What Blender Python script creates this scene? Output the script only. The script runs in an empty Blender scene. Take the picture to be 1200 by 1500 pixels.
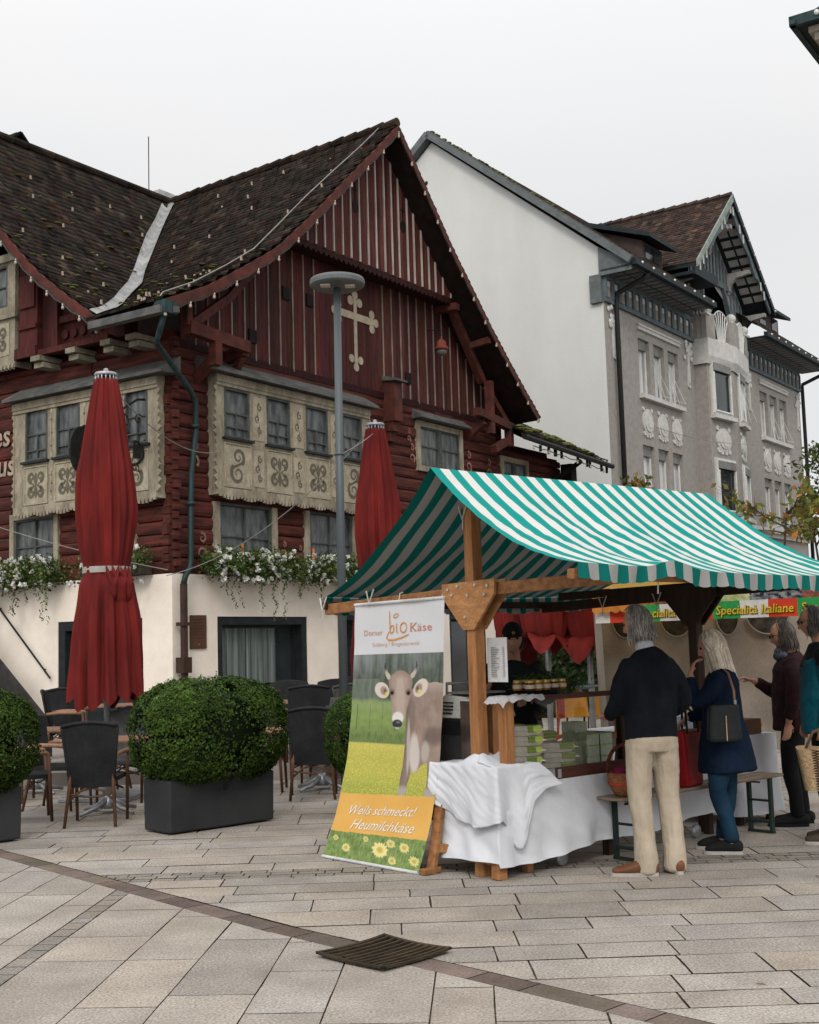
import bpy, math, random
from math import sin, cos, pi, radians, sqrt, atan2, floor
from mathutils import Vector, Matrix, noise
random.seed(7)
scene = bpy.context.scene
COL = scene.collection
R = random.uniform

# ------------------------------------------------------------------ camera
FPX, PITCH, ROLL, EYE = 1813.0, radians(6.105), radians(-1.676), 1.6
def make_camera():
    cd = bpy.data.cameras.new('camera'); cam = bpy.data.objects.new('camera', cd); COL.objects.link(cam)
    cr, sr, cp, sp = cos(ROLL), sin(ROLL), cos(PITCH), sin(PITCH)
    rt = Vector((cr, -sr*sp, sr*cp)); up = Vector((-sr, -cr*sp, cr*cp)); bk = Vector((0, -cp, -sp))
    m = Matrix.Identity(4)
    for i, v in enumerate((rt, up, bk)):
        for k in range(3): m[k][i] = v[k]
    m[0][3], m[1][3], m[2][3] = 0, 0, EYE
    cam.matrix_world = m
    cd.sensor_fit = 'VERTICAL'; cd.sensor_height = 36; cd.sensor_width = 36
    cd.lens = FPX/1500*36; cd.clip_end = 2000; cd.clip_start = .05
    scene.camera = cam
make_camera()

# ------------------------------------------------------------------ world: overcast
def make_world():
    w = bpy.data.worlds.new('World'); scene.world = w; w.use_nodes = True
    nt = w.node_tree; N = nt.nodes; L = nt.links; N.clear()
    out = N.new('ShaderNodeOutputWorld'); bg = N.new('ShaderNodeBackground')
    sky = N.new('ShaderNodeTexSky'); sky.sky_type = 'NISHITA'; sky.sun_disc = False
    sky.sun_elevation = radians(38); sky.sun_rotation = radians(186); sky.air_density = 1.5; sky.dust_density = 4
    tc = N.new('ShaderNodeTexCoord'); sep = N.new('ShaderNodeSeparateXYZ'); L.new(tc.outputs['Generated'], sep.inputs[0])
    ramp = N.new('ShaderNodeValToRGB'); L.new(sep.outputs['Z'], ramp.inputs[0])
    e = ramp.color_ramp.elements
    e[0].position = 0; e[0].color = (8.2, 8.3, 8.4, 1)
    e[1].position = 1; e[1].color = (15.8, 15.6, 15.6, 1)
    m1 = ramp.color_ramp.elements.new(.32); m1.color = (8.75, 8.65, 8.6, 1)
    nz = N.new('ShaderNodeTexNoise'); nz.inputs['Scale'].default_value = 1.6; nz.inputs['Detail'].default_value = 4
    mp = N.new('ShaderNodeMapping'); mp.inputs['Scale'].default_value = (1, 1, 2.6)
    L.new(tc.outputs['Generated'], mp.inputs[0]); L.new(mp.outputs[0], nz.inputs[0])
    cr = N.new('ShaderNodeValToRGB'); cr.color_ramp.elements[0].position = .35; cr.color_ramp.elements[1].position = .7
    cr.color_ramp.elements[0].color = (.925, .955, .98, 1); cr.color_ramp.elements[1].color = (1.0, .995, .995, 1)
    L.new(nz.outputs['Fac'], cr.inputs[0])
    mul = N.new('ShaderNodeMixRGB'); mul.blend_type = 'MULTIPLY'; mul.inputs[0].default_value = 1
    L.new(ramp.outputs[0], mul.inputs[1]); L.new(cr.outputs[0], mul.inputs[2])
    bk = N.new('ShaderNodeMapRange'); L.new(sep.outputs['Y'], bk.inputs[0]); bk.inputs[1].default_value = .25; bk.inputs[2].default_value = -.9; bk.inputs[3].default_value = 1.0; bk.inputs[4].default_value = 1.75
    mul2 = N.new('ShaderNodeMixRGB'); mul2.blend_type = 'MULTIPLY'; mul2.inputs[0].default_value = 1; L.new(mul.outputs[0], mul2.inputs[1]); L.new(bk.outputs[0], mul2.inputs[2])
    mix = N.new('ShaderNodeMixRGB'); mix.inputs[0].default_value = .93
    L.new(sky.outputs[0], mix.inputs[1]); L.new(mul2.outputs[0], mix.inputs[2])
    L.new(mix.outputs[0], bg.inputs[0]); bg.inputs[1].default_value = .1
    L.new(bg.outputs[0], out.inputs[0])
    ld = bpy.data.lights.new('sun', 'SUN'); ld.energy = 1.35; ld.angle = radians(16); ld.color = (1, .95, .88)
    lo = bpy.data.objects.new('sun', ld); COL.objects.link(lo)
    el, rot = radians(38), radians(186)
    d = Vector((sin(rot)*cos(el), cos(rot)*cos(el), sin(el)))
    lo.rotation_euler = d.to_track_quat('Z', 'Y').to_euler()
make_world()
scene.view_settings.view_transform = 'Standard'; scene.view_settings.look = 'None'; scene.view_settings.exposure = 0
scene.cycles.max_bounces = 6; scene.cycles.diffuse_bounces = 2; scene.cycles.transparent_max_bounces = 8
scene.cycles.use_denoising = True

# ------------------------------------------------------------------ materials
def M(name, c, c2=None, scale=4, stretch=(1, 1, 1), rough=.75, bump=.15, bscale=60, grain=.12, attr=False,
      metal=0, spec=.14, lo=.35, hi=.65, trans=0, grunge=0, gcol=(.03, .03, .03), alpha=1, emit=None, detail=6):
    m = bpy.data.materials.new(name); m.use_nodes = True
    nt = m.node_tree; N = nt.nodes; L = nt.links
    b = N['Principled BSDF']; b.inputs['Roughness'].default_value = rough; b.inputs['Metallic'].default_value = metal
    b.inputs['Specular IOR Level'].default_value = spec
    tc = N.new('ShaderNodeTexCoord'); mp = N.new('ShaderNodeMapping'); mp.inputs['Scale'].default_value = stretch
    L.new(tc.outputs['Object'], mp.inputs[0])
    nz = N.new('ShaderNodeTexNoise'); nz.inputs['Scale'].default_value = scale; nz.inputs['Detail'].default_value = detail
    nz.inputs['Roughness'].default_value = .6
    L.new(mp.outputs[0], nz.inputs[0])
    cr = N.new('ShaderNodeValToRGB'); cr.color_ramp.elements[0].position = lo; cr.color_ramp.elements[1].position = hi
    if c2 is None: c2 = tuple(x*.72 for x in c)
    cr.color_ramp.elements[0].color = (*c2, 1); cr.color_ramp.elements[1].color = (*c, 1)
    L.new(nz.outputs['Fac'], cr.inputs[0]); colr = cr.outputs[0]
    n2 = N.new('ShaderNodeTexNoise'); n2.inputs['Scale'].default_value = bscale; n2.inputs['Detail'].default_value = 4
    L.new(mp.outputs[0], n2.inputs[0])
    if grain:
        r2 = N.new('ShaderNodeMapRange'); r2.inputs[1].default_value = .25; r2.inputs[2].default_value = .75
        r2.inputs[3].default_value = 1-grain; r2.inputs[4].default_value = 1+grain
        L.new(n2.outputs['Fac'], r2.inputs[0])
        mx = N.new('ShaderNodeMixRGB'); mx.blend_type = 'MULTIPLY'; mx.inputs[0].default_value = 1
        L.new(colr, mx.inputs[1]); L.new(r2.outputs[0], mx.inputs[2]); colr = mx.outputs[0]
    if grunge:
        n3 = N.new('ShaderNodeTexNoise'); n3.inputs['Scale'].default_value = 1.1; n3.inputs['Detail'].default_value = 8
        n3.inputs['Roughness'].default_value = .7; L.new(tc.outputs['Object'], n3.inputs[0])
        r3 = N.new('ShaderNodeMapRange'); r3.inputs[1].default_value = .48; r3.inputs[2].default_value = .72
        r3.inputs[3].default_value = 0; r3.inputs[4].default_value = grunge
        L.new(n3.outputs['Fac'], r3.inputs[0])
        mx = N.new('ShaderNodeMixRGB'); L.new(r3.outputs[0], mx.inputs[0]); L.new(colr, mx.inputs[1]); mx.inputs[2].default_value = (*gcol, 1)
        colr = mx.outputs[0]
    if attr:
        at = N.new('ShaderNodeAttribute'); at.attribute_name = 'Col'
        mx = N.new('ShaderNodeMixRGB'); mx.blend_type = 'MULTIPLY'; mx.inputs[0].default_value = 1
        L.new(colr, mx.inputs[1]); L.new(at.outputs[0], mx.inputs[2]); colr = mx.outputs[0]
    L.new(colr, b.inputs['Base Color'])
    if bump:
        bp = N.new('ShaderNodeBump'); bp.inputs['Strength'].default_value = bump; bp.inputs['Distance'].default_value = .02
        ad = N.new('ShaderNodeMath'); ad.operation = 'ADD'; L.new(n2.outputs['Fac'], ad.inputs[0]); L.new(nz.outputs['Fac'], ad.inputs[1])
        L.new(ad.outputs[0], bp.inputs['Height']); L.new(bp.outputs[0], b.inputs['Normal'])
    if trans:
        tr = N.new('ShaderNodeBsdfTranslucent'); L.new(colr, tr.inputs[0]); ms = N.new('ShaderNodeMixShader'); ms.inputs[0].default_value = trans
        L.new(b.outputs[0], ms.inputs[1]); L.new(tr.outputs[0], ms.inputs[2])
        L.new(ms.outputs[0], N['Material Output'].inputs['Surface'])
    if alpha < 1: b.inputs['Alpha'].default_value = alpha
    if emit:
        b.inputs['Emission Color'].default_value = (*emit[:3], 1); b.inputs['Emission Strength'].default_value = emit[3]
    return m

def glass_mat(name, tint=(.9, .95, .95), refl=.12):
    m = bpy.data.materials.new(name); m.use_nodes = True; nt = m.node_tree; N = nt.nodes; L = nt.links
    N.remove(N['Principled BSDF'])
    t = N.new('ShaderNodeBsdfTransparent'); t.inputs[0].default_value = (*tint, 1)
    g = N.new('ShaderNodeBsdfGlossy'); g.inputs['Roughness'].default_value = .03
    f = N.new('ShaderNodeFresnel'); f.inputs[0].default_value = 1.5
    ad = N.new('ShaderNodeMath'); ad.operation = 'MULTIPLY_ADD'; ad.inputs[1].default_value = 1.0; ad.inputs[2].default_value = refl*.3
    L.new(f.outputs[0], ad.inputs[0])
    mx = N.new('ShaderNodeMixShader'); L.new(ad.outputs[0], mx.inputs[0]); L.new(t.outputs[0], mx.inputs[1]); L.new(g.outputs[0], mx.inputs[2])
    L.new(mx.outputs[0], N['Material Output'].inputs['Surface'])
    return m

# ------------------------------------------------------------------ mesh builder
class MB:
    def __init__(s, T=None): s.v = []; s.f = []; s.m = []; s.c = []; s.T = T; s.mi = 0; s.col = (1, 1, 1)
    def add(s, vs, fs):
        o = len(s.v)
        s.v += [s.T(*p) if s.T else tuple(p) for p in vs]
        for f in fs: s.f.append(tuple(o+i for i in f)); s.m.append(s.mi); s.c.append(s.col)
        return s
    def box(s, x0, x1, y0, y1, z0, z1):
        return s.add([(x0,y0,z0),(x1,y0,z0),(x1,y1,z0),(x0,y1,z0),(x0,y0,z1),(x1,y0,z1),(x1,y1,z1),(x0,y1,z1)],
                     [(0,3,2,1),(4,5,6,7),(0,1,5,4),(1,2,6,5),(2,3,7,6),(3,0,4,7)])
    def hexa(s, p): return s.add(p, [(0,3,2,1),(4,5,6,7),(0,1,5,4),(1,2,6,5),(2,3,7,6),(3,0,4,7)])
    def quad(s, *p): return s.add(p, [tuple(range(len(p)))])
    def beam(s, p, q, w, h, up=(0, 0, 1)):
        p, q = Vector(p), Vector(q); d = (q-p).normalized(); u = Vector(up)
        x = d.cross(u)
        if x.length < 1e-4: x = d.cross(Vector((1, 0, 0)))
        x.normalize(); y = x.cross(d).normalized(); x *= w/2; y *= h/2
        return s.hexa([p-x-y, p+x-y, p+x+y, p-x+y, q-x-y, q+x-y, q+x+y, q-x+y])
    def tube(s, pts, r, n=6, cap=True, flat=1):
        pts = [Vector(p) for p in pts]; k = len(pts)
        rs = r if isinstance(r, (list, tuple)) else [r]*k
        vs = []; ref = None
        for i, p in enumerate(pts):
            t = (pts[min(i+1, k-1)]-pts[max(i-1, 0)])
            if t.length < 1e-7: t = Vector((0, 0, 1))
            t.normalize()
            if ref is None:
                ref = Vector((0, 0, 1)) if abs(t.z) < .9 else Vector((1, 0, 0))
            a = (ref - t*ref.dot(t))
            if a.length < 1e-5: a = t.orthogonal()
            a.normalize(); ref = a; b = t.cross(a)
            for j in range(n):
                th = 2*pi*j/n; vs.append(p + a*(rs[i]*cos(th)) + b*(rs[i]*flat*sin(th)))
        fs = [(i*n+j, i*n+(j+1) % n, (i+1)*n+(j+1) % n, (i+1)*n+j) for i in range(k-1) for j in range(n)]
        if cap: fs += [tuple(range(n))[::-1], tuple((k-1)*n+j for j in range(n))]
        return s.add(vs, fs)
    def lathe(s, cx, cy, prof, n=16, mod=None, cap=True):
        vs = []
        for i, (r, z) in enumerate(prof):
            for j in range(n):
                th = 2*pi*j/n; rr, zz = (mod(r, z, th, i) if mod else (r, z))
                vs.append((cx+rr*cos(th), cy+rr*sin(th), zz))
        k = len(prof)
        fs = [(i*n+j, i*n+(j+1) % n, (i+1)*n+(j+1) % n, (i+1)*n+j) for i in range(k-1) for j in range(n)]
        if cap: fs += [tuple(range(n))[::-1], tuple((k-1)*n+j for j in range(n))]
        return s.add(vs, fs)
    def prism(s, poly, y0, y1):
        n = len(poly)
        return s.add([(x, y0, z) for x, z in poly]+[(x, y1, z) for x, z in poly],
                     [tuple(range(n)), tuple(range(2*n-1, n-1, -1))]+[(i, (i+1) % n, n+(i+1) % n, n+i) for i in range(n)])
    def grid(s, fn, nu, nv, colfn=None):
        vs = [fn(i/nu, j/nv) for j in range(nv+1) for i in range(nu+1)]
        o = len(s.v); s.v += [s.T(*p) if s.T else tuple(p) for p in vs]
        for j in range(nv):
            for i in range(nu):
                a = o+j*(nu+1)+i; s.f.append((a, a+1, a+nu+2, a+nu+1)); s.m.append(s.mi)
                s.c.append(colfn((i+.5)/nu, (j+.5)/nv) if colfn else s.col)
        return s
    def ball(s, c, rx, ry=None, rz=None, n=10, m=7):
        ry = ry or rx; rz = rz or rx; vs = [(c[0], c[1], c[2]-rz)]; fs = []
        for i in range(1, m):
            ph = -pi/2+pi*i/m
            for j in range(n): vs.append((c[0]+rx*cos(ph)*cos(2*pi*j/n), c[1]+ry*cos(ph)*sin(2*pi*j/n), c[2]+rz*sin(ph)))
        vs.append((c[0], c[1], c[2]+rz))
        for j in range(n): fs.append((0, 1+(j+1) % n, 1+j))
        for i in range(m-2):
            for j in range(n): fs.append((1+i*n+j, 1+i*n+(j+1) % n, 1+(i+1)*n+(j+1) % n, 1+(i+1)*n+j))
        t = len(vs)-1
        for j in range(n): fs.append((t, 1+(m-2)*n+j, 1+(m-2)*n+(j+1) % n))
        return s.add(vs, fs)
    def ribbon(s, pts, w, y=0):        # flat strip in the x-z plane at depth y
        k = len(pts); vs = []
        for i, (x, z) in enumerate(pts):
            a = pts[max(i-1, 0)]; b = pts[min(i+1, k-1)]; dx, dz = b[0]-a[0], b[1]-a[1]; l = sqrt(dx*dx+dz*dz) or 1
            ww = w(i/(k-1)) if callable(w) else w
            vs += [(x-dz/l*ww/2, y, z+dx/l*ww/2), (x+dz/l*ww/2, y, z-dx/l*ww/2)]
        return s.add(vs, [(2*i, 2*i+1, 2*i+3, 2*i+2) for i in range(k-1)])
    def pieces(s):
        par = list(range(len(s.v)))
        def find(a):
            while par[a] != a: par[a] = par[par[a]]; a = par[a]
            return a
        for f in s.f:
            r = find(f[0])
            for i in f[1:]: par[find(i)] = r
        isl = {}
        for i, f in enumerate(s.f): isl.setdefault(find(f[0]), []).append(i)
        if not 1 < len(isl) <= 260: return None
        fl = list(isl.values()); bx = []
        for L_ in fl:
            vs = [s.v[i] for f in L_ for i in s.f[f]]; bx.append([(min(v[k] for v in vs), max(v[k] for v in vs)) for k in range(3)])
        sz = [max(b-a for a, b in q) for q in bx]; p2 = list(range(len(fl)))
        def f2(a):
            while p2[a] != a: a = p2[a]
            return a
        for i in range(len(fl)):
            for j in range(i):
                if f2(i) == f2(j): continue
                g = sqrt(sum(max(0, bx[i][k][0]-bx[j][k][1], bx[j][k][0]-bx[i][k][1])**2 for k in range(3)))
                if g < max(.02, .42*max(sz[i], sz[j])): p2[f2(i)] = f2(j)
        out = {}
        for i in range(len(fl)): out.setdefault(f2(i), []).extend(fl[i])
        return list(out.values()) if 1 < len(out) <= 60 else None
    def build(s, name, mats, parent=None, smooth=False, bevel=0, loc=None):
        if parent and not any(w in name for w in ('moss', 'tiles', 'hair', 'print', 'letter', 'text', 'foliage', 'blossom', 'crown', 'trunk', 'seat', 'body', 'stem', 'slogan', 'logo', 'backrest', 'trousers', 'jeans')):
            P = s.pieces()
            if P:
                first = None
                for fs in P:
                    q = MB(); mp = {}
                    for fi in sorted(fs):
                        q.f.append(tuple(mp.setdefault(i, len(mp)) for i in s.f[fi])); q.m.append(s.m[fi]); q.c.append(s.c[fi])
                    q.v = [None]*len(mp)
                    for i, k in mp.items(): q.v[k] = s.v[i]
                    o = q.raw(name, mats, parent, smooth, bevel, loc); first = first or o
                return first
        o = s.raw(name, mats, parent, smooth, bevel, loc)
        if name == 'moss': o['kind'] = 'stuff'
        return o
    def raw(s, name, mats, parent=None, smooth=False, bevel=0, loc=None):
        me = bpy.data.meshes.new(name); me.from_pydata(s.v, [], s.f)
        mats = mats if isinstance(mats, (list, tuple)) else [mats]
        for m in mats: me.materials.append(m)
        if len(mats) > 1: me.polygons.foreach_set('material_index', s.m)
        if any(c != (1, 1, 1) for c in s.c):
            ca = me.color_attributes.new('Col', 'FLOAT_COLOR', 'CORNER'); data = []
            for f, c in zip(s.f, s.c): data += [c[0], c[1], c[2], 1.0]*len(f)
            ca.data.foreach_set('color', data)
        if smooth: me.polygons.foreach_set('use_smooth', [True]*len(me.polygons))
        me.update()
        o = bpy.data.objects.new(name, me); COL.objects.link(o)
        if parent: o.parent = parent
        if loc: o.location = loc
        if bevel:
            b = o.modifiers.new('bevel', 'BEVEL'); b.width = bevel; b.segments = 2; b.limit_method = 'ANGLE'
        return o

def tag(o, label=None, cat=None, group=None, kind=None):
    for k, v in (('label', label), ('category', cat), ('group', group), ('kind', kind)):
        if v: o[k] = v
    return o
def empty(name, loc, rz=0, label=None, cat=None, group=None):
    o = bpy.data.objects.new(name, None); COL.objects.link(o); o.location = loc; o.rotation_euler = (0, 0, rz)
    o.empty_display_size = .1
    return tag(o, label, cat, group)
def copy_tree(o, parent=None, label=None):
    c = o.copy(); COL.objects.link(c)
    if parent: c.parent = parent
    if label: c['label'] = label
    for ch in list(o.children): copy_tree(ch, c)
    return c
class Frame:      # local x along the facade, local y to the back
    def __init__(s, ox, oy, ang, oz=0):
        s.o = (ox, oy, oz); s.a = radians(ang); s.dx = (sin(s.a), cos(s.a)); s.dy = (-cos(s.a), sin(s.a)); s.rz = pi/2-s.a
    def w(s, x, y, z=0): return (s.o[0]+x*s.dx[0]+y*s.dy[0], s.o[1]+x*s.dx[1]+y*s.dy[1], s.o[2]+z)
FA = lambda u, n, z: (u, -n, z)      # facade on plane y=0 (n = outwards)
FB = lambda u, n, z: (-n, u, z)      # facade on plane x=0

def wall_holes(mb, u0, u1, z0, z1, holes, depth, n=0.):
    us = sorted({u0, u1, *[h[0] for h in holes], *[h[1] for h in holes]}); zs = sorted({z0, z1, *[h[2] for h in holes], *[h[3] for h in holes]})
    for i in range(len(us)-1):
        for j in range(len(zs)-1):
            a, b, c, d = us[i], us[i+1], zs[j], zs[j+1]
            if any(h[0] <= a+1e-6 and b <= h[1]+1e-6 and h[2] <= c+1e-6 and d <= h[3]+1e-6 for h in holes): continue
            mb.quad((a, n, c), (b, n, c), (b, n, d), (a, n, d))
    for a, b, c, d in holes:
        mb.quad((a, n, c), (a, n, d), (a, n-depth, d), (a, n-depth, c)); mb.quad((b, n, c), (b, n, d), (b, n-depth, d), (b, n-depth, c))
        mb.quad((a, n, d), (b, n, d), (b, n-depth, d), (a, n-depth, d)); mb.quad((a, n, c), (b, n, c), (b, n-depth, c), (a, n-depth, c))

def frame_box(mb, a, b, c, d, w, n0, n1):   # rectangular frame around a hole, inside it
    mb.box(a, b, n0, n1, c, c+w); mb.box(a, b, n0, n1, d-w, d); mb.box(a, a+w, n0, n1, c+w, d-w); mb.box(b-w, b, n0, n1, c+w, d-w)

def text_mesh(txt, size=1, shear=0, offset=0, spacing=1, res=2):
    cu = bpy.data.curves.new('lettering', 'FONT'); cu.body = txt; cu.size = size; cu.shear = shear; cu.offset = offset
    cu.space_character = spacing; cu.resolution_u = res; cu.fill_mode = 'FRONT'
    ob = bpy.data.objects.new('lettering', cu); COL.objects.link(ob)
    bpy.context.view_layer.update(); dg = bpy.context.evaluated_depsgraph_get()
    me = bpy.data.meshes.new_from_object(ob.evaluated_get(dg))
    v = [(p.co.x, p.co.y) for p in me.vertices]; f = [tuple(p.vertices) for p in me.polygons]
    COL.objects.unlink(ob); bpy.data.objects.remove(ob); bpy.data.curves.remove(cu); bpy.data.meshes.remove(me)
    return v, f
def put_text(mb, txt, fn, w=None, h=None, x=0, y=0, shear=0, offset=0, spacing=1):
    v, f = text_mesh(txt, 1, shear, offset, spacing)
    if not v: return
    x0 = min(p[0] for p in v); x1 = max(p[0] for p in v); 
    sx = w/(x1-x0) if w else 1; sy = h/.72 if h else sx
    mb.add([fn(x+(p[0]-x0)*sx, y+p[1]*sy) for p in v], f)
# ------------------------------------------------------------------ shared materials
RED_LOG = M('red log wood', (.120, .030, .022), (.034, .014, .012), 2.5, (.6, .6, 6), .8, .5, 30, .3, grunge=.6, gcol=(.03, .018, .015))
RED_BOARD = M('red board wood', (.072, .0175, .0155), (.028, .011, .010), 3, (5, 5, .5), .75, .35, 30, .25, grunge=.4, gcol=(.025, .012, .012), attr=True)
RED_DARK = M('dark red timber', (.10, .018, .015), (.03, .009, .008), 3, (1, 1, 1), .8, .4, 30, .25)
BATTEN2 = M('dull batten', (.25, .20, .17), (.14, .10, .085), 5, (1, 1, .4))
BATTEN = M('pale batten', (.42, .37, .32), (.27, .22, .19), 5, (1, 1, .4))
CREAM = M('weathered cream wood', (.33, .29, .215), (.18, .155, .115), 3, (1.5, 1.5, .6), .8, .4, 25, .22, grunge=.45, gcol=(.10, .085, .06))
CREAM_L = M('cream painted panel', (.38, .335, .25), (.25, .215, .155), 4, (1, 1, 1), .8, .2, 30, .2, grunge=.3, gcol=(.12, .1, .07))
SCROLL = M('grey green painted scroll', (.13, .115, .08), (.09, .08, .06), 8)
SCROLL_W = M('faded white painted scroll', (.30, .17, .13), (.17, .07, .055), 8)
CREAM_W = M('old window frame paint', (.27, .245, .18), (.15, .135, .10), 5, grunge=.3)
PLASTER = M('cream plaster', (.80, .72, .63), (.71, .635, .55), 2, rough=.9, bump=.12, bscale=45, grain=.05, grunge=.12, gcol=(.4, .34, .28))
CASE_D = M('dark window case', (.022, .026, .028), (.012, .015, .016), 6, rough=.5, bump=.05)
GLASS_D = M('dark window pane', (.03, .036, .038), (.012, .016, .018), 1.5, rough=.08, bump=.02, bscale=8, spec=.6, grain=0)
CURT = M('net curtain behind glass', (.115, .127, .127), (.014, .017, .019), 2.2, (4, 4, 1.2), rough=.35, bump=.1, spec=.5, grain=.3)
CURT2 = M('heavy curtain', (.20, .23, .22), (.05, .06, .06), 2, (9, 9, .2), rough=.6, bump=.1)
TILE = M('weathered brown roof tile', (.034, .027, .023), (.014, .012, .011), 3, rough=.95, spec=.05, bump=.4, bscale=35, grain=.4, attr=True, grunge=.15, gcol=(.05, .055, .018))
TILE_B = M('brown roof tile', (.060, .040, .032), (.030, .022, .019), 3, rough=.85, bump=.3, bscale=30, grain=.4, attr=True)
MOSS = M('moss', (.11, .115, .022), (.04, .045, .012), 9, bump=.6)
ZINC = M('zinc flashing', (.34, .345, .34), (.17, .17, .17), 4, rough=.55, bump=.2, metal=.2, grunge=.55, gcol=(.1, .09, .08))
COPPER = M('patinated copper', (.028, .065, .065), (.022, .03, .03), 3, (3, 3, .4), rough=.5, bump=.1, metal=.3)
PIPE_BR = M('brown drainpipe', (.055, .03, .022), (.03, .018, .014), 5, rough=.5)
IRON = M('black iron', (.02, .02, .02), (.012, .012, .012), 8, rough=.5)
BARGE = M('red barge board', (.105, .028, .02), (.045, .016, .012), 4, (1, 1, 1), .7, .2, grunge=.4)
SOFFIT = M('dark soffit wood', (.02, .012, .01), (.008, .006, .005), 4)
LEAD = M('lead grey cover board', (.11, .11, .105), (.06, .06, .058), 4, rough=.6)
WIRE = M('pale cable', (.26, .25, .23), rough=.6, bump=0)
WIRE_D = M('dark cable', (.04, .06, .055), rough=.6, bump=0)
BULB = M('frosted bulb', (.40, .35, .29), (.32, .26, .2), rough=.3, bump=0)
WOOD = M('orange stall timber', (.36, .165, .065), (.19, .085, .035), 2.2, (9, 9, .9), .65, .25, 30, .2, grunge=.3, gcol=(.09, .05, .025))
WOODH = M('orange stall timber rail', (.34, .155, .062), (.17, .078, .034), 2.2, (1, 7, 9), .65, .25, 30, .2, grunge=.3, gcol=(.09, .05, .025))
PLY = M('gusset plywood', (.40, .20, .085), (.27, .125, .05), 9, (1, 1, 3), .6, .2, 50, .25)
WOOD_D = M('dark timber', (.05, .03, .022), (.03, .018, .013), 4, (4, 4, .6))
STEEL = M('galvanised steel', (.38, .39, .40), (.25, .26, .27), 6, rough=.4, metal=.6, bump=.05)
BOLT = M('zinc bolt', (.5, .5, .48), rough=.4, metal=.6, bump=0)
CLOTH_W = M('white tablecloth', (.66, .675, .71), (.60, .615, .655), 3.5, (1, 1, .5), rough=.9, bump=.25, bscale=16, grain=.02, trans=.12, detail=3)
def LEAFM(name, c, c2, tr=.25): return M(name, c, c2, 3, rough=.55, bump=0, grain=.15, bscale=12, attr=True, trans=tr)

# ------------------------------------------------------------------ ground
PAVE = M('granite slab', (.37, .335, .295), (.26, .232, .205), 2.3, (1, 1, 1), .85, .35, 75, .5, attr=True, grunge=.55, gcol=(.20, .17, .14), lo=.3, hi=.7, detail=10)
BED = M('joint filling', (.15, .11, .08), (.03, .024, .018), 5, rough=.95, bump=.4, bscale=30, grain=.4)
BANDM = M('red porphyry band', (.165, .130, .108), (.10, .08, .066), 2.5, rough=.8, bump=.35, bscale=60, grain=.3, attr=True)
g = MB()
g.quad((-900, -60, -.02), (900, -60, -.02), (900, 1500, -.02), (-900, 1500, -.02))
tag(g.build('ground', M('far paving', (.27, .25, .23), (.2, .185, .17), 2)), kind='structure')
g = MB(); g.quad((-30, -3, -.012), (34, -3, -.012), (34, 42, -.012), (-30, 42, -.012)); tag(g.build('paving_joints', BED), kind='structure')

def clip(poly, a, b, c):
    out = []
    for i in range(len(poly)):
        p, q = poly[i], poly[(i+1) % len(poly)]
        dp, dq = a*p[0]+b*p[1]+c, a*q[0]+b*q[1]+c
        if dp >= 0: out.append(p)
        if (dp >= 0) != (dq >= 0):
            t = dp/(dp-dq); out.append((p[0]+(q[0]-p[0])*t, p[1]+(q[1]-p[1])*t))
    return out
BL = [(-9.0, 16.8), (-3.43, 10.35), (-.86, 7.36), (.98, 5.45), (4, 2.3)]
segs = []
for (x0, y0), (x1, y1) in zip(BL, BL[1:]):
    nx, ny = -(y1-y0), (x1-x0); l = sqrt(nx*nx+ny*ny); nx /= l; ny /= l
    segs.append((nx, ny, -(nx*x0+ny*y0), x0, x1))      # positive = far side
def slab_col():
    k = R(.92, 1.08); w = R(-.02, .045)
    if random.random() < .16: return (k*.99, k*1.0, k*1.02)
    if random.random() < .12: k *= .86
    return (k*(1+w), k, k*(1-w*1.3))
def jit(p, a): return (p[0]+R(-a, a), p[1]+R(-a, a))
def wavy(p0, p1, n=3, a=.003):
    return [(p0[0]+(p1[0]-p0[0])*i/n+(R(-a, a) if i else 0), p0[1]+(p1[1]-p0[1])*i/n+(R(-a, a) if i else 0)) for i in range(n)]
far = MB(); near = MB()
def rot(x, y, an): return (x*cos(an)-y*sin(an), x*sin(an)+y*cos(an))
# far region: rows roughly square to the view
an = radians(1.2); v = 2.0
while v < 42:
    small = abs(v-9.05) < .14
    h = .10 if small else R(.24, .40)
    u = -22 - v*.3
    while u < 22+v*.3:
        w = R(.12, .2) if small else R(.4, 1.05)
        if v < 24 or random.random() < 2:
            gj = .005
            P = [rot(*q, an) for q in ((u+gj, v+gj), (u+w-gj, v+gj), (u+w-gj, v+h-gj), (u+gj, v+h-gj))]
            if v < 16:
                P = wavy(P[0], P[1])+wavy(P[1], P[2], 2)+wavy(P[2], P[3])+wavy(P[3], P[0], 2)
            for s in segs: P = clip(P, s[0], s[1], s[2]-.085) if P else P
            if len(P) > 2:
                far.col = slab_col() if not small else tuple(c*.72 for c in slab_col())
                z = R(-.0015, .0015)
                far.quad(*[(x, y, z) for x, y in P])
        u += w
    v += h
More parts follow.
